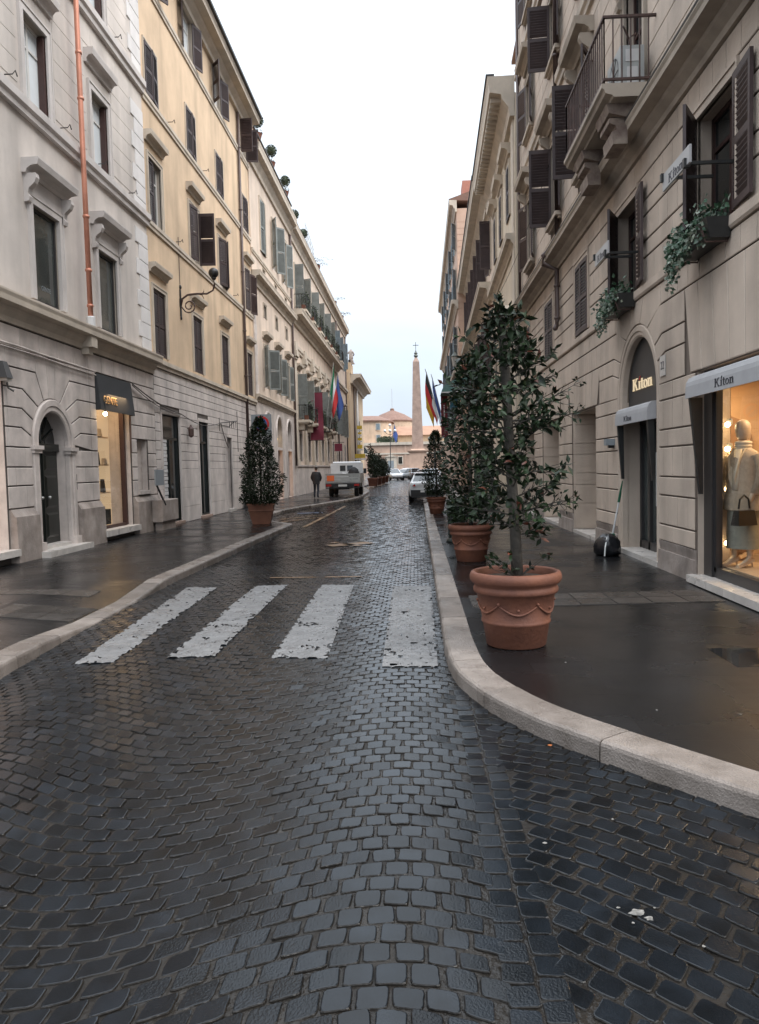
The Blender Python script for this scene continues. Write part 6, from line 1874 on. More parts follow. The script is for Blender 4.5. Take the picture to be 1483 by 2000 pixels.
moulding(b, 'gutter', 'roof_dark', 38.5, 62, [(.7, 15.8), (1.0, 15.8), (1.0, 15.88), (.7, 15.88)])
moulding(b, 'sill_band', 'moulding_cream', 38.5, 62, band_prof(5.2, 5.5, .15))
pipe(b, 'downpipe', 'brown_metal', [(46, .1, 14.8), (46, .1, .5)], .07)
mb = MB()
for k in range(4): fbox(b, mb, 40 + k * 5, 43 + k * 5, .0, .06, .2, 3.2)
mb.build('shop_front', 'panel_dark', b.o)
b = rotated('pink_palazzo', 'tall pink palazzo with blue grey shutters jutting out at the far right', 3.62, 62.0, 104.0, -.009)
PINK = b
for k in range(10):
    u = 63.6 + k * 4.0
    for z0, z1 in ((5.5, 8.0), (10.2, 13.0), (15.2, 17.6), (19.2, 21.2)):
        window(b, u, u + 1.3, z0, z1, surround=('moulding_cream', .16, .06), shutters=(165, 168) if k % 2 else (150, 170), shmat='shutter_blue', sash='timber_white')
wall(b, 'wall', 'plaster_pink', 0, 22.0)
moulding(b, 'cornice', 'moulding_cream', 61.9, 104, cornice_prof(14.2, 14.9, .55)); moulding(b, 'cornice', 'moulding_cream', 61.9, 104, cornice_prof(8.9, 9.4, .45))
moulding(b, 'roof_cornice', 'moulding_cream', 61.8, 104.2, cornice_prof(21.7, 22.6, .6))
moulding(b, 'roof', 'roof', 61.8, 104.2, [(-9, 22.0), (.55, 22.6), (.6, 22.68), (-4, 24.2), (-9, 22.7)])
mb = MB(); fbox(b, mb, 62.2, 64.5, -3.2, -.5, 22.6, 24.2); mb.build('chimney', mat('faded_red_plaster', (0.42, 0.18, 0.13), 0.85, 0.1, 2), b.o)
for k in range(44):
    mb = MB(); mb.box(.02, 3.5, -.03, .0, .3 + k * .48, .75 + k * .48)
    mb.build('side_course', 'plaster_pink', b.o)
# ================================================================== POTS AND TREES
lR = random.Random(21)
def round_pot(label, loc, s, group='round terracotta pots on the right pavement'):
    t = thing('terracotta_pot', label, 'pot', loc, lR.uniform(0, 6), group)
    prof = [(.255, 0), (.268, .01), (.300, .205), (.312, .215), (.312, .235), (.303, .245), (.352, .475), (.372, .485), (.382, .50), (.382, .525), (.372, .54), (.366, .555),
            (.396, .575), (.412, .60), (.414, .635), (.402, .665), (.378, .675), (.358, .66), (.352, .60), (.352, .585), (.001, .585)]
    mb = MB(); mb.lathe([(r * s, z * s) for r, z in prof], 48, cap=False); mb.build('pot_body', 'terracotta', t, smooth=True)
    mb = MB()
    n = 6
    for k in range(n):
        a0 = 2 * PI * k / n
        pts = []
        for q in range(9):
            a = a0 + 2 * PI / n * q / 8
            z = .40 - .085 * math.sin(PI * q / 8)
            r = .303 + (z - .245) * .213 + .006
            pts.append((r * s * math.cos(a), r * s * math.sin(a), z * s))
        mb.tube(pts, [.004 * s + .008 * s * math.sin(PI * q / 8) for q in range(9)], 6)
        r = .303 + (.41 - .245) * .213 + .004
        mb.ball((r * s * math.cos(a0), r * s * math.sin(a0), .41 * s), .015 * s, 6)
        am = a0 + PI / n; mb.ball((.332 * s * math.cos(am), .332 * s * math.sin(am), .36 * s), .013 * s, 6)
    mb.build('garland_relief', 'terracotta', t, smooth=True)
    mb = MB(); n = 24
    mb.rings([[(r * s * math.cos(2 * PI * k / n), r * s * math.sin(2 * PI * k / n), (.60 + (.02 if r < .2 else 0) + lR.uniform(-.006, .006)) * s) for k in range(n)] for r in (.351, .25, .12, .01)])
    mb.build('soil', 'soil', t)
    return t
round_pot('largest terracotta pot with garland relief at the near kerb corner', (.885, 6.98, .12), 1.0)
round_pot('terracotta pot with rolled rim second along the right kerb', (.925, 13.2, .12), .94)
round_pot('small terracotta pot third along the right kerb by the white car', (.70, 26.6, .12), .86)

_leafmesh = {}
def unit_leaf(m, i):
    if (m, i) in _leafmesh: return _leafmesh[(m, i)]
    mb = MB(); L_, W_ = 1.0, .42 + .05 * i
    c = .10 + .06 * i
    rows = [(0, 0, 0), (.22, .34, .04), (.5, .5, c * .6), (.78, .36, c * .3), (1.0, 0, -c)]
    v = []
    for y, w, z in rows:
        v += [(-w * W_, y, z + abs(w) * .12), (0, y, z - .02), (w * W_, y, z + abs(w) * .12)]
    f = []
    for k in range(4):
        f += [(3 * k, 3 * k + 1, 3 * k + 4, 3 * k + 3), (3 * k + 1, 3 * k + 2, 3 * k + 5, 3 * k + 4)]
    mb.add(v, f)
    _leafmesh[(m, i)] = mb.mesh('leaf', m, smooth=True)
    return _leafmesh[(m, i)]

def frame(p, d, n_, L):
    d = d.normalized(); x = d.cross(n_)
    if x.length < 1e-3: x = d.cross(Vector((1, .3, 0)))
    x.normalize(); z = x.cross(d)
    return Matrix(((x.x * L, d.x * L, z.x * L, p.x), (x.y * L, d.y * L, z.y * L, p.y), (x.z * L, d.z * L, z.z * L, p.z), (0, 0, 0, 1)))

def tree(name, label, loc, trunk_pts, trunk_r, branches, leaves, single=0, m='leaf_mass', group=None, crown_fold=.15):
    """trunk + twigs, then leaves given as (p, d, n, L); `single` nearest leaves become parts"""
    t = thing(name, label, 'tree', loc, 0, group)
    mb = MB(); mb.tube(trunk_pts, trunk_r, 10)
    mb.build('trunk', 'bark', t, smooth=True)
    if branches:
        mb = MB()
        for pts, r in branches: mb.tube(pts, r, 5, cap=False)
        mb.build('branches', 'bark', t, smooth=True)
    lc = Vector(loc)
    leaves.sort(key=lambda q: (q[0] + lc - camp).length)
    mb = MB()
    for i, (p, d, n_, L) in enumerate(leaves):
        if i < single:
            mm = 'leaf_red' if lR.random() < .03 else 'leaf'
            o = link('leaf', unit_leaf(mm, i % 4), t); o.matrix_local = frame(p, d, n_, L)
        else:
            mb.mi = 1 if (single and lR.random() < .02) else 0
            leaf_quad(mb, p, d, n_, L, L * .46, crown_fold)
    mb.build('crown', [m, 'leaf_red'], t)
    return t

def big_tree():
    tp = [Vector((.02, 0, .58)), Vector((.0, .0, 1.1)), Vector((-.03, .01, 1.7)), Vector((-.06, 0, 2.3)), Vector((-.085, -.01, 2.75)), Vector((-.10, .0, 3.02))]
    def trunk(z):
        for a, c in zip(tp, tp[1:]):
            if z <= c.z: return a + (c - a) * ((z - a.z) / (c.z - a.z))
        return tp[-1]
    br, lv = [], []
    def spray(p, d, n, L):
        for _ in range(n):
            dd = (d * .7 + rvec(lR) * .9 + Vector((0, 0, -.05))).normalized()
            nn = (Vector((0, 0, 1)) + rvec(lR) * .8).normalized()
            lv.append((p + rvec(lR) * .012, dd, nn, L * lR.uniform(.7, 1.25)))
    nb = 50
    for k in range(nb):
        z = .98 + 2.02 * (k / nb) ** .95
        base = trunk(z)
        a = k * 2.39996 + lR.uniform(-.4, .4)
        f = (z - .98) / 2.02
        ln = (.24 + .17 * math.sin(PI * min(1, f * 1.05 + .12)) + lR.uniform(-.12, .10)) * (1.0 if f < .82 else .62)
        if .28 < f < .34: ln *= .65
        el = lR.uniform(.15, .75)
        d = Vector((math.cos(a) * math.cos(el), math.sin(a) * math.cos(el), math.sin(el)))
        pts = [base]
        for q in range(1, 5):
            pts.append(base + d * ln * q / 4 + rvec(lR) * .018 + Vector((0, 0, -.05 * (q / 4) ** 2)))
        br.append((pts, [.010, .008, .007, .005, .003]))
        for q in range(1, 5):
            if q > 1: spray(pts[q], d, 2, .094)
            for _ in range(2 if q < 4 else 3):
                d2 = (d + rvec(lR) * 1.0).normalized()
                l2 = lR.uniform(.07, .17)
                e_ = pts[q] + d2 * l2
                br.append(([pts[q], pts[q] + d2 * l2 * .5 + Vector((0, 0, .006)), e_], [.004, .003, .002]))
                spray(pts[q] + d2 * l2 * .55, d2, 1, .088); spray(e_, d2, 3, .094)
    for z, a, ln, el in ((2.05, -.25, .62, .42), (2.02, -.10, .60, .10), (1.18, .05, .52, .25), (1.22, -.4, .50, .10), (1.95, 3.0, .50, .3), (2.3, .25, .46, .25)):
        base = trunk(z); d = Vector((math.cos(a) * math.cos(el), math.sin(a) * math.cos(el), math.sin(el)))
        pts = [base + d * ln * q / 6 + rvec(lR) * .012 for q in range(7)]; br.append((pts, [.011, .010, .009, .007, .006, .004, .003]))
        for q in range(2, 7):
            for _ in range(3):
                d2 = (d + rvec(lR) * .9).normalized(); e_ = pts[q] + d2 * .07
                br.append(([pts[q], pts[q] + d2 * .035, e_], [.003, .003, .002])); spray(e_, d2, 2, .065)
    for k in range(11):     # shoots at the foot
        a = lR.uniform(2.2, 4.4) if k < 8 else lR.uniform(-.6, .6)
        base = Vector((.02, 0, .60)); d = Vector((math.cos(a) * .9, math.sin(a) * .9, lR.uniform(.25, .9))).normalized()
        pts = [base, base + d * .14, base + d * lR.uniform(.24, .36)]; br.append((pts, [.006, .004, .002]))
        spray(pts[1], d, 3, .06); spray(pts[2], d, 5, .065)
    tree('potted_tree', 'tall loose glossy leaved tree in the largest terracotta pot', (.885, 6.98, .12), tp, [.056, .049, .046, .043, .037, .022], br, lv, single=300, group='potted trees on the pavements')
big_tree()

def cone_tree(label, loc, z0, z1, r0, n, L, seed, base_z=.58, power=.8, m='leaf_dark', trunk_r=.035, belly=.12):
    r = random.Random(seed)
    lv, br = [], []
    H_ = z1 - z0
    phase = [r.uniform(0, 6.28) for _ in range(4)]
    for _ in range(n):
        f = 1 - (1 - r.random()) ** .62 if False else r.random() ** 1.25
        a = r.uniform(0, 2 * PI)
        prof = r0 * ((1 - f) ** power) * min(1, .62 + f / belly * .38) + .03
        prof *= 1 + .16 * math.sin(3 * a + phase[0] + f * 9) + .12 * math.sin(5 * a + phase[1] - f * 14) + .10 * math.sin(f * 37 + phase[2] + a)
        rr = prof * (1 - .75 * r.random() ** 2.2)
        p = Vector((rr * math.cos(a), rr * math.sin(a), z0 + f * H_ + r.uniform(-.04, .04)))
        d = (Vector((math.cos(a), math.sin(a), r.uniform(-.4, .7))) + rvec(r) * .8).normalized()
        lv.append((p, d, (Vector((math.cos(a) * .3, math.sin(a) * .3, 1)) + rvec(r) * .9).normalized(), L * r.uniform(.65, 1.3)))
    for k in range(26):
        f = k / 26; a = k * 2.4; pr = r0 * ((1 - f) ** power) * .85 + .03
        b0 = Vector((0, 0, z0 + f * H_ * .95)); b1 = b0 + Vector((pr * math.cos(a), pr * math.sin(a), pr * .5))
        br.append(([b0, (b0 + b1) / 2 + Vector((0, 0, .02)), b1], [.009, .006, .003]))
    tree('potted_tree', label, loc, [Vector((0, 0, base_z)), Vector((.01, 0, z0 + .2)), Vector((0, 0, z0 + H_ * .5)), Vector((0, 0, z1 - .05))], [trunk_r, trunk_r, trunk_r * .7, .006], br, lv, 0, m, 'potted trees on the pavements')
cone_tree('tall dense dark tree in the second terracotta pot along the right kerb', (.925, 13.2, .12), .70, 3.5, .47, 3400, .10, 3, base_z=.54, power=.55, m='leaf_mass', belly=.25)
cone_tree('small conical dark shrub in the third terracotta pot by the white car', (.70, 26.6, .12), .66, 2.85, .47, 5200, .08, 4, base_z=.5, power=.62, belly=.2)
# left: square pot with conical tree
t = thing('square_pot', 'square tapered terracotta pot standing on the left pavement corner', 'pot', (-4.74, 23.3, .12), .12)
mb = MB()
def sq(h, z): return [(-h, -h, z), (h, -h, z), (h, h, z), (-h, h, z)]
mb.rings([sq(.26, 0), sq(.355, .40), sq(.375, .405), sq(.375, .43), sq(.365, .44), sq(.385, .58), sq(.405, .585), sq(.405, .63), sq(.36, .635), sq(.35, .56)], cap=False)
mb.quad(*sq(.26, 0)); mb.build('pot_body', 'terracotta_pale', t)
mb = MB(); mb.quad(*sq(.352, .565)); mb.build('soil', 'soil', t)
cone_tree('dense conical dark tree in the square pot on the left pavement', (-4.74, 23.3, .12), .62, 3.22, .66, 8500, .085, 6, base_z=.5, power=.62, belly=.2)
# small dark plant stand against the wall behind the square pot
t = thing('wall_plant', 'low dark climbing plant against the pale stone behind the square pot', 'plant', (-7.3, 33.4, .12))
mb = MB(); bush(mb, (0, 0, .7), .22, .35, .65, 420, .09, .05); mb.build('foliage', 'leaf_dark', t)
mb = MB(); mb.box(-.18, .18, -.3, .3, 0, .25); mb.build('trough', 'iron', t)
# far planters with shrubs
for k, (y, x, hz, r, lab) in enumerate([(70.5, -3.9, 3.2, .62, 'nearest and tallest shrub in the far row of long planters on the left'), (75.5, -3.75, 2.5, .7, 'second shrub in the far row of long planters on the left'), (80.5, -3.6, 2.2, .75, 'third shrub in the far row of long planters on the left'), (85.5, -3.45, 2.1, .75, 'last low shrub in the far row of long planters on the left')]):
    t = thing('long_planter', lab.replace('shrub in', 'long terracotta planter in').replace('and tallest ', '').replace('low ', ''), 'planter', (x, y, .12), .03, 'long terracotta planters far on the left')
    mb = MB(); mb.hexa([(-.36, -2.1, 0), (.36, -2.1, 0), (.36, 2.1, 0), (-.36, 2.1, 0)], [(-.45, -2.25, .68), (.45, -2.25, .68), (.45, 2.25, .68), (-.45, 2.25, .68)])
    mb.box(-.48, .48, -2.28, 2.28, .6, .72); mb.build('trough', 'terracotta', t)
    t = thing('planter_shrub', lab, 'shrub', (x, y, .84), 0, 'shrubs in the far planters')
    mb = MB(); bush(mb, (0, 0, hz * .30), r * .8, 2.0, hz * .34, 900, .18, .09)
    for q in range(4): bush(mb, (lR.uniform(-.2, .2), -1.5 + q, hz * .55), r * .5, .55, hz * (.42 if q < 2 else .3), 260, .17, .09)
    mb.build('crown', 'leaf_dark', t)
    mb = MB(); [mb.tube([(0, yy, -.1), (0, yy, hz * .5)], .04, 5) for yy in (-1.2, 0, 1.2)]; mb.build('stems', 'bark', t)
# litter bin behind the second pot
t = thing('litter_bin', 'dark green slatted litter bin standing behind the second pot', 'bin', (.86, 16.5, .12))
mb = MB()
for k in range(14):
    a = 2 * PI * k / 14; mb.hexa([(.17 * math.cos(a + q), .17 * math.sin(a + q), .1) for q in (-.15, .15)] + [(.185 * math.cos(a + q), .185 * math.sin(a + q), .1) for q in (.15, -.15)],
                                 [(.20 * math.cos(a + q), .20 * math.sin(a + q), .82) for q in (-.15, .15)] + [(.215 * math.cos(a + q), .215 * math.sin(a + q), .82) for q in (.15, -.15)])
mb.build('slats', 'bin_green', t)
mb = MB(); mb.lathe([(.22, .8), (.23, .84), (.22, .88), (.15, .9), (.14, .84)], 20); mb.lathe([(.24, 0), (.22, .06), (.18, .1)], 20); mb.build('rim', 'bin_green', t, smooth=True)
mb = MB(); mb.lathe([(.16, .1), (.19, .8), (.01, .8)], 16); mb.build('liner', 'plastic_black', t)
mb = MB(); mb.tube([(.2, .0, 0), (.2, 0, 1.0)], .03, 8); mb.build('post', 'bin_green', t)

# ================================================================== VEHICLES
def wheel_set(t, pts, r=.31, w=.2):
    for x, y in pts:
        sg = 1 if x > 0 else -1
        mb = MB(); n = 20
        prof = [(.18, -w / 2), (r - .03, -w / 2), (r, -w / 2 + .03), (r, w / 2 - .03), (r - .03, w / 2), (.18, w / 2)]
        mb.rings([[(x + q, y + rr * math.cos(2 * PI * k / n), r + rr * math.sin(2 * PI * k / n)) for k in range(n)] for rr, q in prof]); wo = mb.build('wheel', 'rubber', t, smooth=True)
        mb = MB(); xx = x + sg * (w / 2 + .004)
        mb.rings([[(xx - sg * dx, y + rr * math.cos(2 * PI * k / n), r + rr * math.sin(2 * PI * k / n)) for k in range(n)] for rr, dx in ((.19, .01), (.17, 0), (.06, .02))]); mb.build('rim', 'alu', wo)
def make_car(label, loc, rz, paint, suv=False, group=None):
    t = thing('parked_car', label, 'car', loc, rz, group)      # front faces +y
    hw = .90 if suv else .86
    zr = 1.58 if suv else 1.47
    rows = [(-2.02, .42, .80, .80), (-2.08, .34, .92, .88), (-1.98, .26, 1.02, .97), (-1.4, .22, 1.04, 1.0), (-.4, .22, 1.0, 1.0), (.7, .22, .97, 1.0), (1.15, .22, .93, .99), (1.75, .24, .82, .95), (2.0, .30, .72, .86), (2.08, .40, .60, .74)]
    def ring(y, zl, zt, f):
        w = hw * f
        h = zt - zl
        half = [(w * .82, zl), (w * .96, zl + h * .12), (w, zl + h * .45), (w * .985, zl + h * .7), (w * .93, zt - .03), (w * .84, zt), (0, zt + .02)]
        return [(x, y, z) for x, z in half] + [(-x, y, z) for x, z in half[-2::-1]]
    mb = MB(); mb.rings([ring(*r_) for r_ in rows]); mb.build('body', paint, t, smooth=True)
    # greenhouse
    bw, rw = hw * .86, hw * .66
    A = dict(rb=(-1.92, 1.02), rt=(-1.45, zr - .03), ft=(.10, zr - .02), fb=(1.10, .95))
    yb, yt, yf, yw = A['rb'][0], A['rt'][0], A['ft'][0], A['fb'][0]
    zb = .98
    mb = MB()
    mb.hexa([(-bw, yb, zb), (bw, yb, zb), (bw, yw, zb - .03), (-bw, yw, zb - .03)], [(-rw, yt, zr - .05), (rw, yt, zr - .05), (rw, yf, zr - .04), (-rw, yf, zr - .04)])
    mb.build('pillars', paint, t)
    mb = MB(); mb.rings([[(-rw, yt - .12, zr - .06), (-rw * .8, yt - .14, zr - .02), (rw * .8, yt - .14, zr - .02), (rw, yt - .12, zr - .06)], [(-rw - .02, (yt + yf) / 2, zr - .02), (-rw * .8, (yt + yf) / 2, zr + .03), (rw * .8, (yt + yf) / 2, zr + .03), (rw + .02, (yt + yf) / 2, zr - .02)], [(-rw, yf, zr - .05), (-rw * .8, yf, zr - .01), (rw * .8, yf, zr - .01), (rw, yf, zr - .05)]]); mb.build('roof', paint, t)
    def pane(name, q, off):
        mb = MB(); q = [Vector(p) for p in q]; n_ = (q[1] - q[0]).cross(q[3] - q[0]).normalized()
        c = sum(q, Vector()) / 4
        if n_.dot(c - Vector((0, -.3, 1.1))) < 0: n_ = -n_
        q = [c + (p - c) * .88 for p in q]
        mb.hexa([p - n_ * .01 for p in q], [p + n_ * off for p in q]); mb.build(name, 'car_glass', t)
    pane('rear_window', [(-bw, yb, zb), (bw, yb, zb), (rw, yt, zr - .05), (-rw, yt, zr - .05)], .012)
    pane('windscreen', [(-bw, yw, zb - .03), (bw, yw, zb - .03), (rw, yf, zr - .04), (-rw, yf, zr - .04)], .012)
    for sg in (-1, 1):
        ym, ymt = -.35, -.40
        pane('side_window', [(sg * bw, yb + .15, zb), (sg * bw, ym - .03, zb), (sg * rw, ymt - .03, zr - .05), (sg * rw, yt + .1, zr - .05)], .012)
        pane('side_window', [(sg * bw, ym + .03, zb), (sg * bw, yw - .12, zb - .02), (sg * rw, yf - .08, zr - .05), (sg * rw, ymt + .03, zr - .05)], .012)
        mb = MB(); mb.hexa([(sg * hw * .99, .75, .95), (sg * (hw + .17), .78, .97), (sg * (hw + .17), .9, .97), (sg * hw * .99, .9, .95)], [(sg * hw * .99, .75, 1.07), (sg * (hw + .17), .78, 1.10), (sg * (hw + .17), .9, 1.08), (sg * hw * .99, .9, 1.05)]); mb.build('mirror', paint, t)
        mb = MB(); mb.hexa([(sg * hw * .58, -2.10, .80), (sg * hw * .90, -2.0, .80), (sg * hw * .97, -1.75, .82), (sg * hw * .6, -2.0, .80)], [(sg * hw * .62, -2.07, .93), (sg * hw * .90, -1.98, .96), (sg * hw * .96, -1.75, .96), (sg * hw * .6, -1.98, .93)]); mb.build('tail_light', 'red_lamp', t)
        mb = MB(); mb.hexa([(sg * hw * .5, 2.02, .62), (sg * hw * .85, 1.9, .64), (sg * hw * .9, 1.75, .66), (sg * hw * .5, 1.9, .62)], [(sg * hw * .5, 1.98, .72), (sg * hw * .86, 1.86, .76), (sg * hw * .9, 1.7, .77), (sg * hw * .5, 1.85, .72)]); mb.build('headlight', 'alu', t)
    mb = MB(); mb.hexa([(-hw * .84, -2.11, .30), (hw * .84, -2.11, .30), (hw * .9, -1.8, .28), (-hw * .9, -1.8, .28)], [(-hw * .86, -2.125, .62), (hw * .86, -2.125, .62), (hw * .9, -1.8, .60), (-hw * .9, -1.8, .60)]); mb.build('rear_bumper', 'plastic_black', t)
    mb = MB(); mb.box(-.26, .26, -2.135, -2.127, .50, .60); mb.build('number_plate', 'white_plate', t)
    mb = MB(); mb.box(-hw * .7, hw * .7, 2.0, 2.09, .28, .42); mb.build('front_grille', 'plastic_black', t)
    wheel_set(t, [(-hw + .09, -1.28), (hw - .09, -1.28), (-hw + .09, 1.28), (hw - .09, 1.28)])
    return t
make_car('white hatchback seen from behind, parked by the third pot on the right', (.52, 39.9, 0), -.02, 'white_paint')
make_car('dark car parked in front of the white hatchback on the right', (.72, 46.5, 0), -.02, 'black_paint', True)
make_car('white car beside the far planters, leftmost of the distant cars at the piazza', (-3.0, 106, 0), PI + .25, 'white_paint', True, 'distant cars at the piazza')
make_car('small white car at the end of the street, second of the distant cars', (-1.7, 113, 0), PI - .1, 'white_paint', False, 'distant cars at the piazza')
make_car('silver car at the end of the street, third of the distant cars', (-.55, 105, 0), .35, 'silver_paint', True, 'distant cars at the piazza')
make_car('pale car crossing behind the distant silver car', (1.8, 118, 0), PI / 2, 'white_paint', False, 'distant cars at the piazza')
make_car('white van-like car half hidden beside the truck on the left', (-2.0, 125, 0), PI / 2, 'white_paint', True, 'distant cars at the piazza')
# dropside truck seen from behind
t = thing('flatbed_truck', 'pale grey dropside truck with an orange plate, parked on the left pavement', 'truck', (-4.22, 44.2, .12))
W_ = 1.0
mb = MB(); mb.box(-W_, W_, 0, 2.9, .78, .86); mb.build('bed_floor', 'alu', t)
mb = MB()
for z0, z1 in ((.86, 1.02), (1.03, 1.18), (1.19, 1.34)): mb.box(-W_, W_, -.03, 0, z0, z1 - .005)
mb.box(-W_ - .005, W_ + .005, -.045, -.03, 1.31, 1.35); mb.box(-W_ - .005, W_ + .005, -.045, -.03, .84, .88)
for x in (-.55, .55): mb.box(x - .03, x + .03, -.05, -.03, .86, 1.3)
mb.build('tailgate', 'alu', t)
for sg in (-1, 1):
    mb = MB()
    for z0, z1 in ((.86, 1.02), (1.03, 1.18), (1.19, 1.34)): mb.box(*sorted((sg * W_, sg * (W_ - .03))), 0, 2.9, z0, z1 - .005)
    mb.build('side_board', 'alu', t)
mb = MB(); mb.box(-W_, W_, 2.9, 2.96, .86, 1.95)
mb.build('headboard', 'truck_grey', t)
mb = MB()
cab = [(2.98, .5), (2.98, 2.0), (3.15, 2.06), (3.9, 2.06), (4.5, 1.35), (4.75, 1.2), (4.8, .5)]
mb.rings([[(-.86 if z > 1.4 else -.92, y, z) for y, z in cab], [(.86 if z > 1.4 else .92, y, z) for y, z in cab]]); cb = mb.build('cab', 'truck_grey', t)
for x0, x1 in ((-.42, -.08), (.02, .36)):
    mb = MB(); mb.box(x0, x1, 2.885, 2.9, 1.48, 1.82); mb.build('rear_window', 'car_glass', t)
mb = MB(); mb.hexa([(-.8, 4.52, 1.37), (.8, 4.52, 1.37), (.8, 3.92, 2.04), (-.8, 3.92, 2.04)], [(-.8, 4.54, 1.39), (.8, 4.54, 1.39), (.8, 3.94, 2.06), (-.8, 3.94, 2.06)]); mb.build('windscreen', 'car_glass', t)
for sg in (-1, 1):
    mb = MB(); mb.box(*sorted((sg * .93, sg * 1.12)), 4.2, 4.25, 1.3, 1.62); mb.build('mirror', 'plastic_black', t)
    mb = MB(); mb.box(*sorted((sg * .66, sg * .96)), -.06, -.02, .62, .74); mb.build('tail_light', 'red_lamp', t)
mb = MB(); mb.box(-W_, W_, .0, .08, .58, .78); mb.box(-.35, .35, .3, 4.4, .42, .62); mb.box(-W_, W_, -.03, .02, .50, .56); mb.build('chassis', 'plastic_black', t)
mb = MB(); mb.box(-.9, -.48, -.06, -.046, .92, 1.24); mb.build('orange_plate', 'orange_sign', t)
mb = MB(); mb.box(-.25, .25, -.06, -.03, .60, .72); mb.build('number_plate', 'white_plate', t)
wheel_set(t, [(-.74, .75), (.74, .75), (-.78, 3.8), (.78, 3.8)], .31, .24)
c_ = thing('rubble_sack', 'pale sack and dark bundle lying in the bed of the truck', 'load', (-4.1, 45.3, .98))
mb = MB(); mb.ball((-.15, 0, .28), .3, 10, .8); mb.build('sack', 'sign_white', c_, smooth=True)
mb = MB(); mb.ball((.42, .3, .42), .34, 10, 1.3); mb.build('bundle', 'jacket_dark', c_, smooth=True)
tag(c_, kind=None)

# ================================================================== PERSON
t = thing('person', 'person in a dark jacket and dark trousers walking on the left pavement beside the truck', 'person', (-5.62, 43.2, .12), 0)
vs = [(0, 0, .93), (0, .01, 1.10), (0, .02, 1.28), (0, .03, 1.42), (0, .05, 1.50), (0, .06, 1.56),
      (-.17, .03, 1.41), (-.27, .0, 1.16), (-.22, .14, .98), (-.19, .20, .93), (.17, .03, 1.41), (.27, .02, 1.16), (.22, .16, 1.0), (.19, .22, .96),
      (-.09, 0, .90), (-.11, .10, .50), (-.12, -.02, .10), (-.14, .12, .045), (.09, 0, .90), (.10, -.05, .50), (.10, -.26, .14), (.11, -.16, .045)]
es = [(0, 1), (1, 2), (2, 3), (3, 4), (4, 5), (3, 6), (6, 7), (7, 8), (8, 9), (3, 10), (10, 11), (11, 12), (12, 13), (0, 14), (14, 15), (15, 16), (16, 17), (0, 18), (18, 19), (19, 20), (20, 21)]
rr = [(.17, .12), (.17, .13), (.19, .14), (.17, .12), .07, .07, .09, .07, .05, .042, .09, .07, .05, .042, .105, .075, .055, .05, .105, .075, .055, .05]
# fingers on both hands
for sg, wi in ((-1, 9), (1, 13)):
    wx, wy, wz = vs[wi]
    for k in range(4):
        i0 = len(vs); a = (k - 1.5) * .022; ln = (.05, .06, .056, .042)[k]
        vs += [(wx + a, wy + .035, wz - .012), (wx + a * 1.1, wy + .035 + ln * .6, wz - .02), (wx + a, wy + .035 + ln, wz - .045)]
        es += [(wi, i0), (i0, i0 + 1), (i0 + 1, i0 + 2)]; rr += [.011, .010, .008]
    i0 = len(vs); vs += [(wx - sg * .045, wy + .02, wz), (wx - sg * .055, wy + .05, wz - .01)]; es += [(wi, i0), (i0, i0 + 1)]; rr += [.012, .010]
def pcol(c):
    if c.z < .09: return 3
    if c.z < .90: return 2
    if (abs(c.x) > .14 and c.y > .165 and c.z < 1.04): return 0
    if c.z > 1.50: return 0
    return 1
body = smooth_body('body', (vs, es), rr, ['skin', 'jacket_dark', 'jeans', 'leather'], t, paint=pcol, levels=1)
mb = MB(); mb.lathe([(.004, 0), (.05, .01), (.068, .06), (.076, .12), (.074, .17), (.055, .22), (.004, .24)], 16, (0, .085, 1.53)); hd = mb.build('head', 'skin', t, smooth=True)
mb = MB(); mb.ball((0, .163, 1.64), .014, 6, 1.6); mb.ball((-.078, .08, 1.64), .016, 6, 1.6); mb.ball((.078, .08, 1.64), .016, 6, 1.6); mb.build('nose_and_ears', 'skin', hd, smooth=True)
mb = MB(); mb.ball((-.028, .152, 1.665), .010, 6); mb.ball((.028, .152, 1.665), .010, 6); mb.box(-.024, .024, .150, .156, 1.592, 1.60); mb.build('eyes_and_mouth', 'hair', hd)
mb = MB(); mb.lathe([(.079, 0), (.084, .05), (.076, .095), (.05, .125), (.004, .135)], 16, (0, .068, 1.645)); mb.lathe([(.05, -.06), (.074, 0.0)], 14, (0, .05, 1.65)); mb.build('hair', 'hair', t, smooth=True)
mb = MB()
n = 20
mb.rings([[(rx * math.cos(2 * PI * k / n), cy + ry * math.sin(2 * PI * k / n), z) for k in range(n)] for z, rx, ry, cy in ((.80, .205, .15, .0), (1.0, .20, .15, .01), (1.28, .225, .155, .02), (1.42, .17, .125, .03), (1.50, .085, .085, .05))], cap=False)
mb.build('jacket', 'jacket_dark', t, smooth=True)

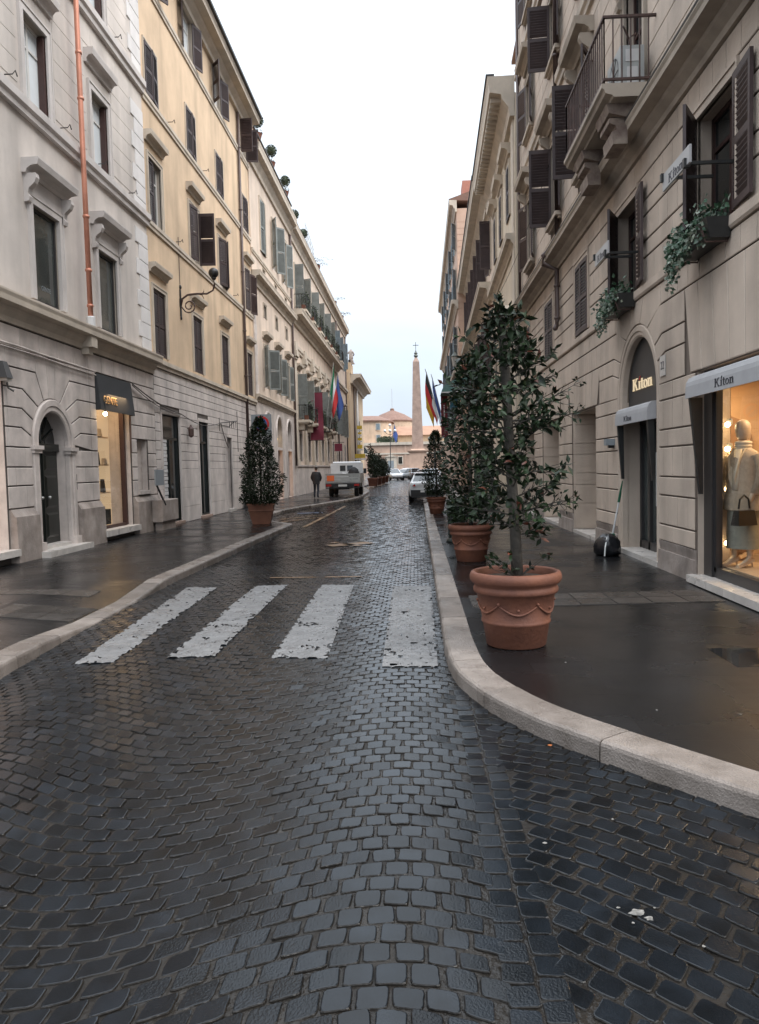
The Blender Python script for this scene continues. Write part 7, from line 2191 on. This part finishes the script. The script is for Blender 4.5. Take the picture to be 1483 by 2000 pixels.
# ================================================================== FLAGS, BANNERS, LAMPS
def flag_mesh(w, h, folds, hang, parts):
    """hanging cloth from a raked pole: w along pole, h drop; parts = [(f0, f1, material)] across the drop"""
    out = []
    for f0, f1, m in parts:
        mb = MB(); n, k = 10, 5
        g = []
        for i in range(n + 1):
            row = []
            for j in range(k + 1):
                s_, f = i / n, f0 + (f1 - f0) * j / k
                row.append((w * s_ * .55 + f * h * hang, .07 * math.sin(s_ * folds + f * 3) * (.3 + f), w * s_ - f * h))
            g.append(row)
        mb.v = [p for r_ in g for p in r_]
        for i in range(n):
            for j in range(k):
                mb.f.append((i * (k + 1) + j, i * (k + 1) + j + 1, (i + 1) * (k + 1) + j + 1, (i + 1) * (k + 1) + j)); mb.m.append(0)
        out.append((mb, m))
    return out
def flag_on_pole(label, base, tip, parts, lab, w, h, frac, hang=.12):
    t = thing('flag', lab, 'flag', base, 0, None)
    d = Vector(tip) - Vector(base)
    mb = MB(); mb.tube([(0, 0, 0), d], .028, 8); mb.build('pole', 'alu', t)
    mb = MB(); mb.tube([(0, 0, -.15), (0, 0, .15)], .05, 8); mb.tube([(0, 0, -.1), (-.5 if base[0] < 0 else .9, 0, -.1)], .035, 6); mb.build('socket', 'iron', t)
    p0 = d * frac; p1 = d * .97
    n, k = 12, 5
    for f0, f1, m in parts:
        mb = MB()
        for i in range(n + 1):
            for j in range(k + 1):
                s_ = i / n; f = f0 + (f1 - f0) * j / k
                p = p0 + (p1 - p0) * s_
                lean = hang * f * h * (1 if base[0] < 0 else 1)
                mb.v.append((p.x + lean + .05 * math.sin(f * 6 + s_ * 2), p.y + .09 * math.sin(s_ * 5 + f * 4) * f, p.z - f * h * (.75 + .25 * s_)))
        for i in range(n):
            for j in range(k):
                mb.f.append((i * (k + 1) + j, i * (k + 1) + j + 1, (i + 1) * (k + 1) + j + 1, (i + 1) * (k + 1) + j)); mb.m.append(0)
        mb.build('cloth', m, t, smooth=True)
    return t
flag_on_pole('it', (-6.95, 59.5, 4.7), (-6.15, 59.5, 9.9), [(0, .33, 'flag_green'), (.33, .66, 'flag_white'), (.66, 1, 'flag_red')], 'green white and red flag on a raked pole over the crimson banner', 1.5, 2.6, .55, .10)
flag_on_pole('eu', (-6.7, 60.6, 4.8), (-5.95, 60.6, 9.3), [(0, 1, 'flag_blue')], 'blue flag hanging beside the green white and red one on the left', 1.5, 2.4, .55, .16)
flag_on_pole('de', (2.75, 68, 4.0), (1.0, 68, 10.3), [(0, .3, 'flag_black'), (.3, .62, 'flag_red'), (.62, 1, 'flag_gold')], 'black red and gold flag on a raked pole at the right', 1.9, 3.2, .55, -.02)
flag_on_pole('eu', (2.95, 69.5, 4.2), (1.55, 69.5, 10.0), [(0, 1, 'flag_blue')], 'dark blue flag on a raked pole beside the teal canopy', 1.9, 2.6, .52, .10)
flag_on_pole('it', (2.6, 66, 3.8), (1.5, 66, 7.9), [(0, .5, 'flag_white'), (.5, 1, 'flag_red')], 'white and red hanging flag below the black red and gold one', 1.2, 1.6, .6, .03)
t = thing('crimson_banner', 'long crimson hanging banner with pale vertical lettering on the palazzo', 'banner', (-7.35, 54, 3.8))
mb = MB(); n = 14
for i in range(n + 1):
    z = 3.3 * i / n
    for j in range(5): mb.v.append((.12 + .80 * j / 4 - (.10 * (1 - i / n) if j == 0 else -.04 * (1 - i / n) if j == 4 else 0), .06 * math.sin(i * .7 + j) * (1 - i / n) - .02, z))
for i in range(n):
    for j in range(4): mb.f.append((i * 5 + j, i * 5 + j + 1, (i + 1) * 5 + j + 1, (i + 1) * 5 + j)); mb.m.append(0)
mb.build('cloth', 'red_fabric', t, smooth=True)
mb = MB(); mb.tube([(-.2, 0, 3.32), (1.0, 0, 3.32)], .03, 6); mb.tube([(-.2, 0, -.02), (1.0, 0, -.02)], .03, 6); mb.build('rod', 'rust_iron', t)
mb = MB()
for k in range(9):
    z = .75 + k * .12
    mb.box(.46, .50, -.115, -.105, z, z + .09); mb.box(.50, .60, -.115, -.105, z + (.06 if k % 2 else 0), z + (.09 if k % 2 else .03))
mb.build('lettering', mat('dusty_pink_print', (0.42, 0.20, 0.22), 0.8, 0.05, 3), t)
t = thing('red_sign', 'small red hanging shop sign low on the far palazzo', 'sign', (-7.45, 70, 3.25))
mb = MB(); mb.box(.1, .80, -.03, .03, .1, .78); mb.build('panel', 'red_fabric', t)
mb = MB(); mb.tube([(-.1, 0, .9), (1.0, 0, .9)], .025, 6); mb.build('bracket', 'iron', t)
scroll_lamp('scroll_lamp', 'far scroll arm lantern beside the blue flag on the palazzo', (-7.5, 62, 5.1), False, s=1.2)
# right: teal canopy, banner, lantern
t = thing('teal_canopy', 'teal quarter round canopy with pale lettering high on the right', 'awning', (4.1, 55, 7.0))
mb = MB(); n = 10
arc = [(-2.15 * math.sin(PI / 2 * (1 - k / n)) if False else -2.15 + 2.15 * (1 - math.cos(PI / 2 * k / n)), 1.05 * math.sin(PI / 2 * k / n)) for k in range(n + 1)]
mb.rings([[(x, 0, z) for x, z in arc + [(0, 0)]], [(x, 3.0, z) for x, z in arc + [(0, 0)]]]); mb.build('canopy', 'teal_awning', t)
mb = MB(); mb.box(-2.18, 0, -.03, 0, -.06, .02); mb.build('valance', 'sign_white', t)
o = link('lettering', text_mesh('Babuino', .32, .004, 'sign_white'), t); o.matrix_local = Matrix.Translation((-.85, -.02, .42)) @ Matrix.Rotation(PI / 2, 4, 'X')
t = thing('maroon_banner', 'narrow maroon hanging banner with pale letters below the teal canopy', 'banner', (4.1, 58, 3.9))
mb = MB(); mb.box(-2.12, -1.62, -.015, .015, 0, 3.1); mb.build('cloth', mat('maroon_fabric', (0.12, 0.018, 0.025), 0.8, 0.06, 2), t)
mb = MB(); mb.tube([(.1, 0, 3.12), (-2.2, 0, 3.12)], .03, 6); mb.tube([(.1, 0, -.02), (-2.2, 0, -.02)], .03, 6); mb.build('rod', 'alu', t)
mb = MB()
for k in range(7): mb.box(-1.92, -1.84, -.022, -.016, 1.5 + k * .14, 1.5 + k * .14 + .09)
mb.build('lettering', 'sign_white', t)
t = thing('blue_pharmacy_sign', 'small teal blue projecting sign just under the teal canopy', 'sign', (4.1, 56.5, 5.95))
mb = MB(); mb.box(-1.5, -.95, -.05, .05, 0, .75); mb.build('panel', mat('teal_blue_panel', (0.02, 0.16, 0.26), 0.5, 0.05, 2), t)
mb = MB(); mb.tube([(0, 0, .8), (-1.5, 0, .8)], .025, 6); mb.build('bracket', 'iron', t)
t = thing('wall_lantern', 'ornate wall lantern on a curled bracket above the teal canopy', 'street lamp', (4.2, 50, 7.6))
mb = MB(); mb.tube([(0, 0, 0), (-.9, 0, .0), (-1.45, 0, .15), (-1.55, 0, .5)], .035, 8); mb.tube([(-.1, 0, .0), (-.3, 0, -.35), (-.6, 0, -.3), (-.62, 0, -.05)], .025, 6); mb.build('bracket', 'rust_iron', t)
mb = MB(); mb.lathe([(.08, .5), (.14, .56), (.22, 1.15)], 6, (-1.55, 0, 0)); mb.build('lantern_glass', mat('frosted_glass', (0.35, 0.33, 0.30), 0.3, 0.05, 2), t)
mb = MB(); mb.lathe([(.25, 1.15), (.26, 1.19), (.08, 1.38), (.03, 1.5)], 6, (-1.55, 0, 0)); mb.build('cap', 'bronze', t)
# yellow stacked sign at the far left
t = thing('yellow_stacked_sign', 'tall stack of small yellow signs on a pole at the far left', 'sign', (-6.6, 92, .12))
mb = MB(); mb.tube([(0, 0, 0), (0, 0, 7.2)], .05, 8); mb.build('pole', 'alu', t)
for z, w, h in ((6.5, .30, .42), (5.8, .22, .22), (5.1, .25, .3), (4.2, .3, .45), (3.1, .6, .5)):
    mb = MB(); mb.box(-w, w, -.06, .0, z - h * .5, z + h * .5); mb.build('panel', 'yellow', t)
    mb = MB(); mb.box(-w * 1.15, w * 1.15, -.05, .01, z - h * .5 - .22, z - h * .5 - .06); mb.build('panel', 'sign_white', t)
# ================================================================== PIAZZA
t = thing('obelisk', 'tall tapering granite obelisk topped by a bronze cross', 'obelisk', (.66, 205, 0))
mb = MB()
def sqr(h, z): return [(-h, -h, z), (h, -h, z), (h, h, z), (-h, h, z)]
mb.rings([sqr(1.55, 6.5), sqr(1.52, 7.0), sqr(.86, 29.2), sqr(.84, 29.4), sqr(.12, 30.9)]); mb.build('shaft', 'granite', t)
mb = MB(); mb.rings([sqr(2.9, 0), sqr(2.9, .8), sqr(2.5, .85), sqr(2.3, 1.0), sqr(2.2, 5.4), sqr(2.35, 5.5), sqr(2.75, 5.9), sqr(2.8, 6.2), sqr(1.9, 6.25), sqr(1.7, 6.5)]); mb.build('pedestal', 'plaster_pink', t)
mb = MB(); mb.lathe([(.35, 30.6), (.6, 31.0), (.35, 31.4), (.5, 31.7), (.2, 32.1), (.07, 32.6), (.06, 33.0)], 12); mb.box(-.07, .07, -.07, .07, 33.0, 34.6); mb.box(-.75, .75, -.07, .07, 33.7, 33.85); mb.build('cross', 'bronze', t)
b = Bld('piazza_wall_building', 'pink walled building with lunette and pedimented door closing the piazza', 'building', 1, 0, 0, 1)
bpy.data.objects.remove(b.o)
t = thing('piazza_building', 'long low pink building with pedimented door closing the street', 'building', (0, 250, 0))
mb = MB(); mb.box(-60, 60, 0, 14, -.05, 9.6); mb.build('wall', 'plaster_pink', t)
mb = MB(); mb.box(-60, 60, -.6, .0, 9.0, 9.9); mb.build('cornice', 'moulding_cream', t)
mb = MB(); mb.box(-60, 60, -.3, .0, 6.0, 6.5); mb.build('string_course', 'moulding_cream', t)
for x in (-28, -15, -3.2, 8, 20):
    mb = MB(); mb.box(x - .3, x + .3, -.2, 0, -.05, 9.0); mb.build('pilaster', 'plaster_pink', t)
mb = MB(); mb.box(-9.9, -6.0, -.12, 0, 0, 5.2); d_ = mb.build('door', 'moulding_cream', t)
mb = MB(); mb.box(-8.9, -7.0, -.16, -.12, 0, 4.0); mb.build('leaf', 'grey_box', d_)
mb = MB(); mb.hexa([(-10.1, -.4, 5.2), (-5.8, -.4, 5.2), (-7.95, -.4, 6.0)], [(-10.1, 0, 5.2), (-5.8, 0, 5.2), (-7.95, 0, 6.0)]); mb.build('pediment', 'moulding_cream', d_)
for x in (-13.2, -4.9):
    mb = MB(); mb.box(x - .9, x + .9, -.1, 0, 2.6, 5.4); w_ = mb.build('window', 'moulding_cream', t)
    mb = MB(); mb.box(x - .6, x + .6, -.14, -.1, 2.9, 5.1); mb.build('pane', 'glass_dark', w_)
mb = MB(); pts = [(-17.8 + 2.6 * math.cos(PI * k / 16), 6.5 + 2.6 * math.sin(PI * k / 16)) for k in range(17)]
mb.hexa([(x, -.1, z) for x, z in pts], [(x, -.02, z) for x, z in pts]); w_ = mb.build('lunette', 'glass_dark', t)
mb = MB(); mb.tube([(x, -.12, z) for x, z in pts], .28, 6); mb.box(-18.0, -17.6, -.14, -.1, 6.5, 9); mb.build('frame', 'moulding_cream', w_)
mb = MB(); 
for k in range(7): mb.box(-12.4 + k * 1.0, -11.6 + k * 1.0, -.2, 1.6, 9.95, 11.4)
bush(mb, (-9.3, .4, 11.0), 3.2, .8, .9, 900, .45, .25); mb.build('terrace_hedge', 'foliage_far', t)
t = thing('curved_building', 'pale pink building with rounded end and brown tiled roof left of the obelisk', 'building', (0, 256, 0))
def plan(off):
    pts = [(-60, 0 - off), (-15, 0 - off)]
    for k in range(1, 9): a = -PI / 2 + PI / 2 * k / 8; pts.append((-15 + (7 + off) * math.cos(a), 7 + (7 + off) * math.sin(a)))
    pts += [(-8 + off, 20), (-60, 20)]
    return pts
mb = MB(); mb.rings([[(x, y, z) for x, y in plan(0)] for z in (0, 17.2)]); mb.build('wall', 'plaster_rose', t)
mb = MB(); mb.rings([[(x, y, z) for x, y in plan(.7)] for z in (17.2, 17.6)] + [[(x, y + 2, 19.4) for x, y in plan(-4)]]); mb.build('roof', 'roof', t)
for x in (-18.6, -12.2):
    for z in (10.4, 14.2):
        mb = MB(); yy = 0 if x < -15 else .3; mb.box(x - .9, x + .9, yy - .15, yy + .1, z, z + 2.4); w_ = mb.build('window', 'moulding_cream', t)
        mb = MB(); mb.box(x - .6, x + .6, yy - .2, yy - .15, z + .2, z + 2.2); mb.build('pane', 'shutter_blue', w_)
t = thing('round_drum', 'round ochre drum with low conical brown roof behind the curved building', 'church', (-8.3, 288, 0))
mb = MB(); mb.lathe([(8.2, 0), (8.2, 18.6)], 40); mb.build('wall', 'plaster_rose', t)
mb = MB(); mb.lathe([(8.6, 18.6), (8.6, 19.0), (4.6, 21.4), (.8, 22.9), (.7, 23.6), (.1, 23.8)], 40); mb.build('roof', 'roof', t)
mb = MB(); mb.tube([(0, 0, 23.6), (0, 0, 31)], .07, 5); mb.build('aerial', 'alu', t)
t = thing('orange_roofed_building', 'low building with broad orange tiled roof behind the obelisk', 'building', (3.0, 268, 0))
mb = MB(); mb.box(-11, 40, 0, 14, 0, 12.8); mb.build('wall', 'plaster_ochre', t)
mb = MB(); mb.hexa([(-11.4, -.8, 12.8), (40, -.8, 12.8), (40, 14, 12.8), (-11.4, 14, 12.8)], [(-9, 6, 16.2), (40, 6, 16.2), (40, 8, 16.2), (-9, 8, 16.2)]); mb.build('roof', 'roof_orange', t)
t = thing('square_lamp_post', 'tall lamp post with round globes standing in the piazza', 'street lamp', (-4.9, 152, 0))
mb = MB(); mb.lathe([(.3, 0), (.25, .8), (.09, 1.0), (.07, 8.6), (.1, 8.8), (.03, 10)], 10); mb.build('post', 'iron', t)
mb = MB()
for k in range(4): mb.ball((1.0 * math.cos(PI * k / 2), 1.0 * math.sin(PI * k / 2), 9.0), .28, 8)
mb.ball((0, 0, 10.1), .28, 8); mb.build('globe', 'sign_white', t, smooth=True)
mb = MB()
for k in range(4): mb.tube([(0, 0, 8.2), (.6 * math.cos(PI * k / 2), .6 * math.sin(PI * k / 2), 8.4), (1.0 * math.cos(PI * k / 2), 1.0 * math.sin(PI * k / 2), 8.8)], .05, 5)
mb.build('arm', 'iron', t)
t = thing('square_lamp_post', 'ornate iron lamp post rising behind the third potted shrub', 'street lamp', (3.7, 150, 0))
mb = MB(); mb.lathe([(.35, 0), (.3, 1), (.12, 1.3), (.09, 6.2), (.2, 6.4), (.05, 8.2)], 10); mb.build('post', 'iron', t)
mb = MB()
for sg in (-1, 1): mb.lathe([(.12, 0), (.3, .7), (.34, .75), (.1, 1.1)], 8, (sg * .9, 0, 6.5))
mb.build('lantern', 'bronze', t)
mb = MB(); [mb.tube([(0, 0, 5.8), (sg * .5, 0, 5.9), (sg * .9, 0, 6.5)], .06, 5) for sg in (-1, 1)]; mb.build('arm', 'iron', t)
flag_on_pole('eu', (-7.2, 236, 8.5), (-6.2, 236, 15), [(0, 1, 'flag_blue')], 'blue flag flying in front of the curved building by the piazza', 3, 3.2, .45, .3)
mb = MB(); mb.tube(sag((3.62, 20.6, 9.5), (3.7, 33, 9.0), .25, 12), .010, 4); tag(mb.build('facade_wire', 'iron'), 'thin wire strung along the right fronts above the cornice', 'wire')
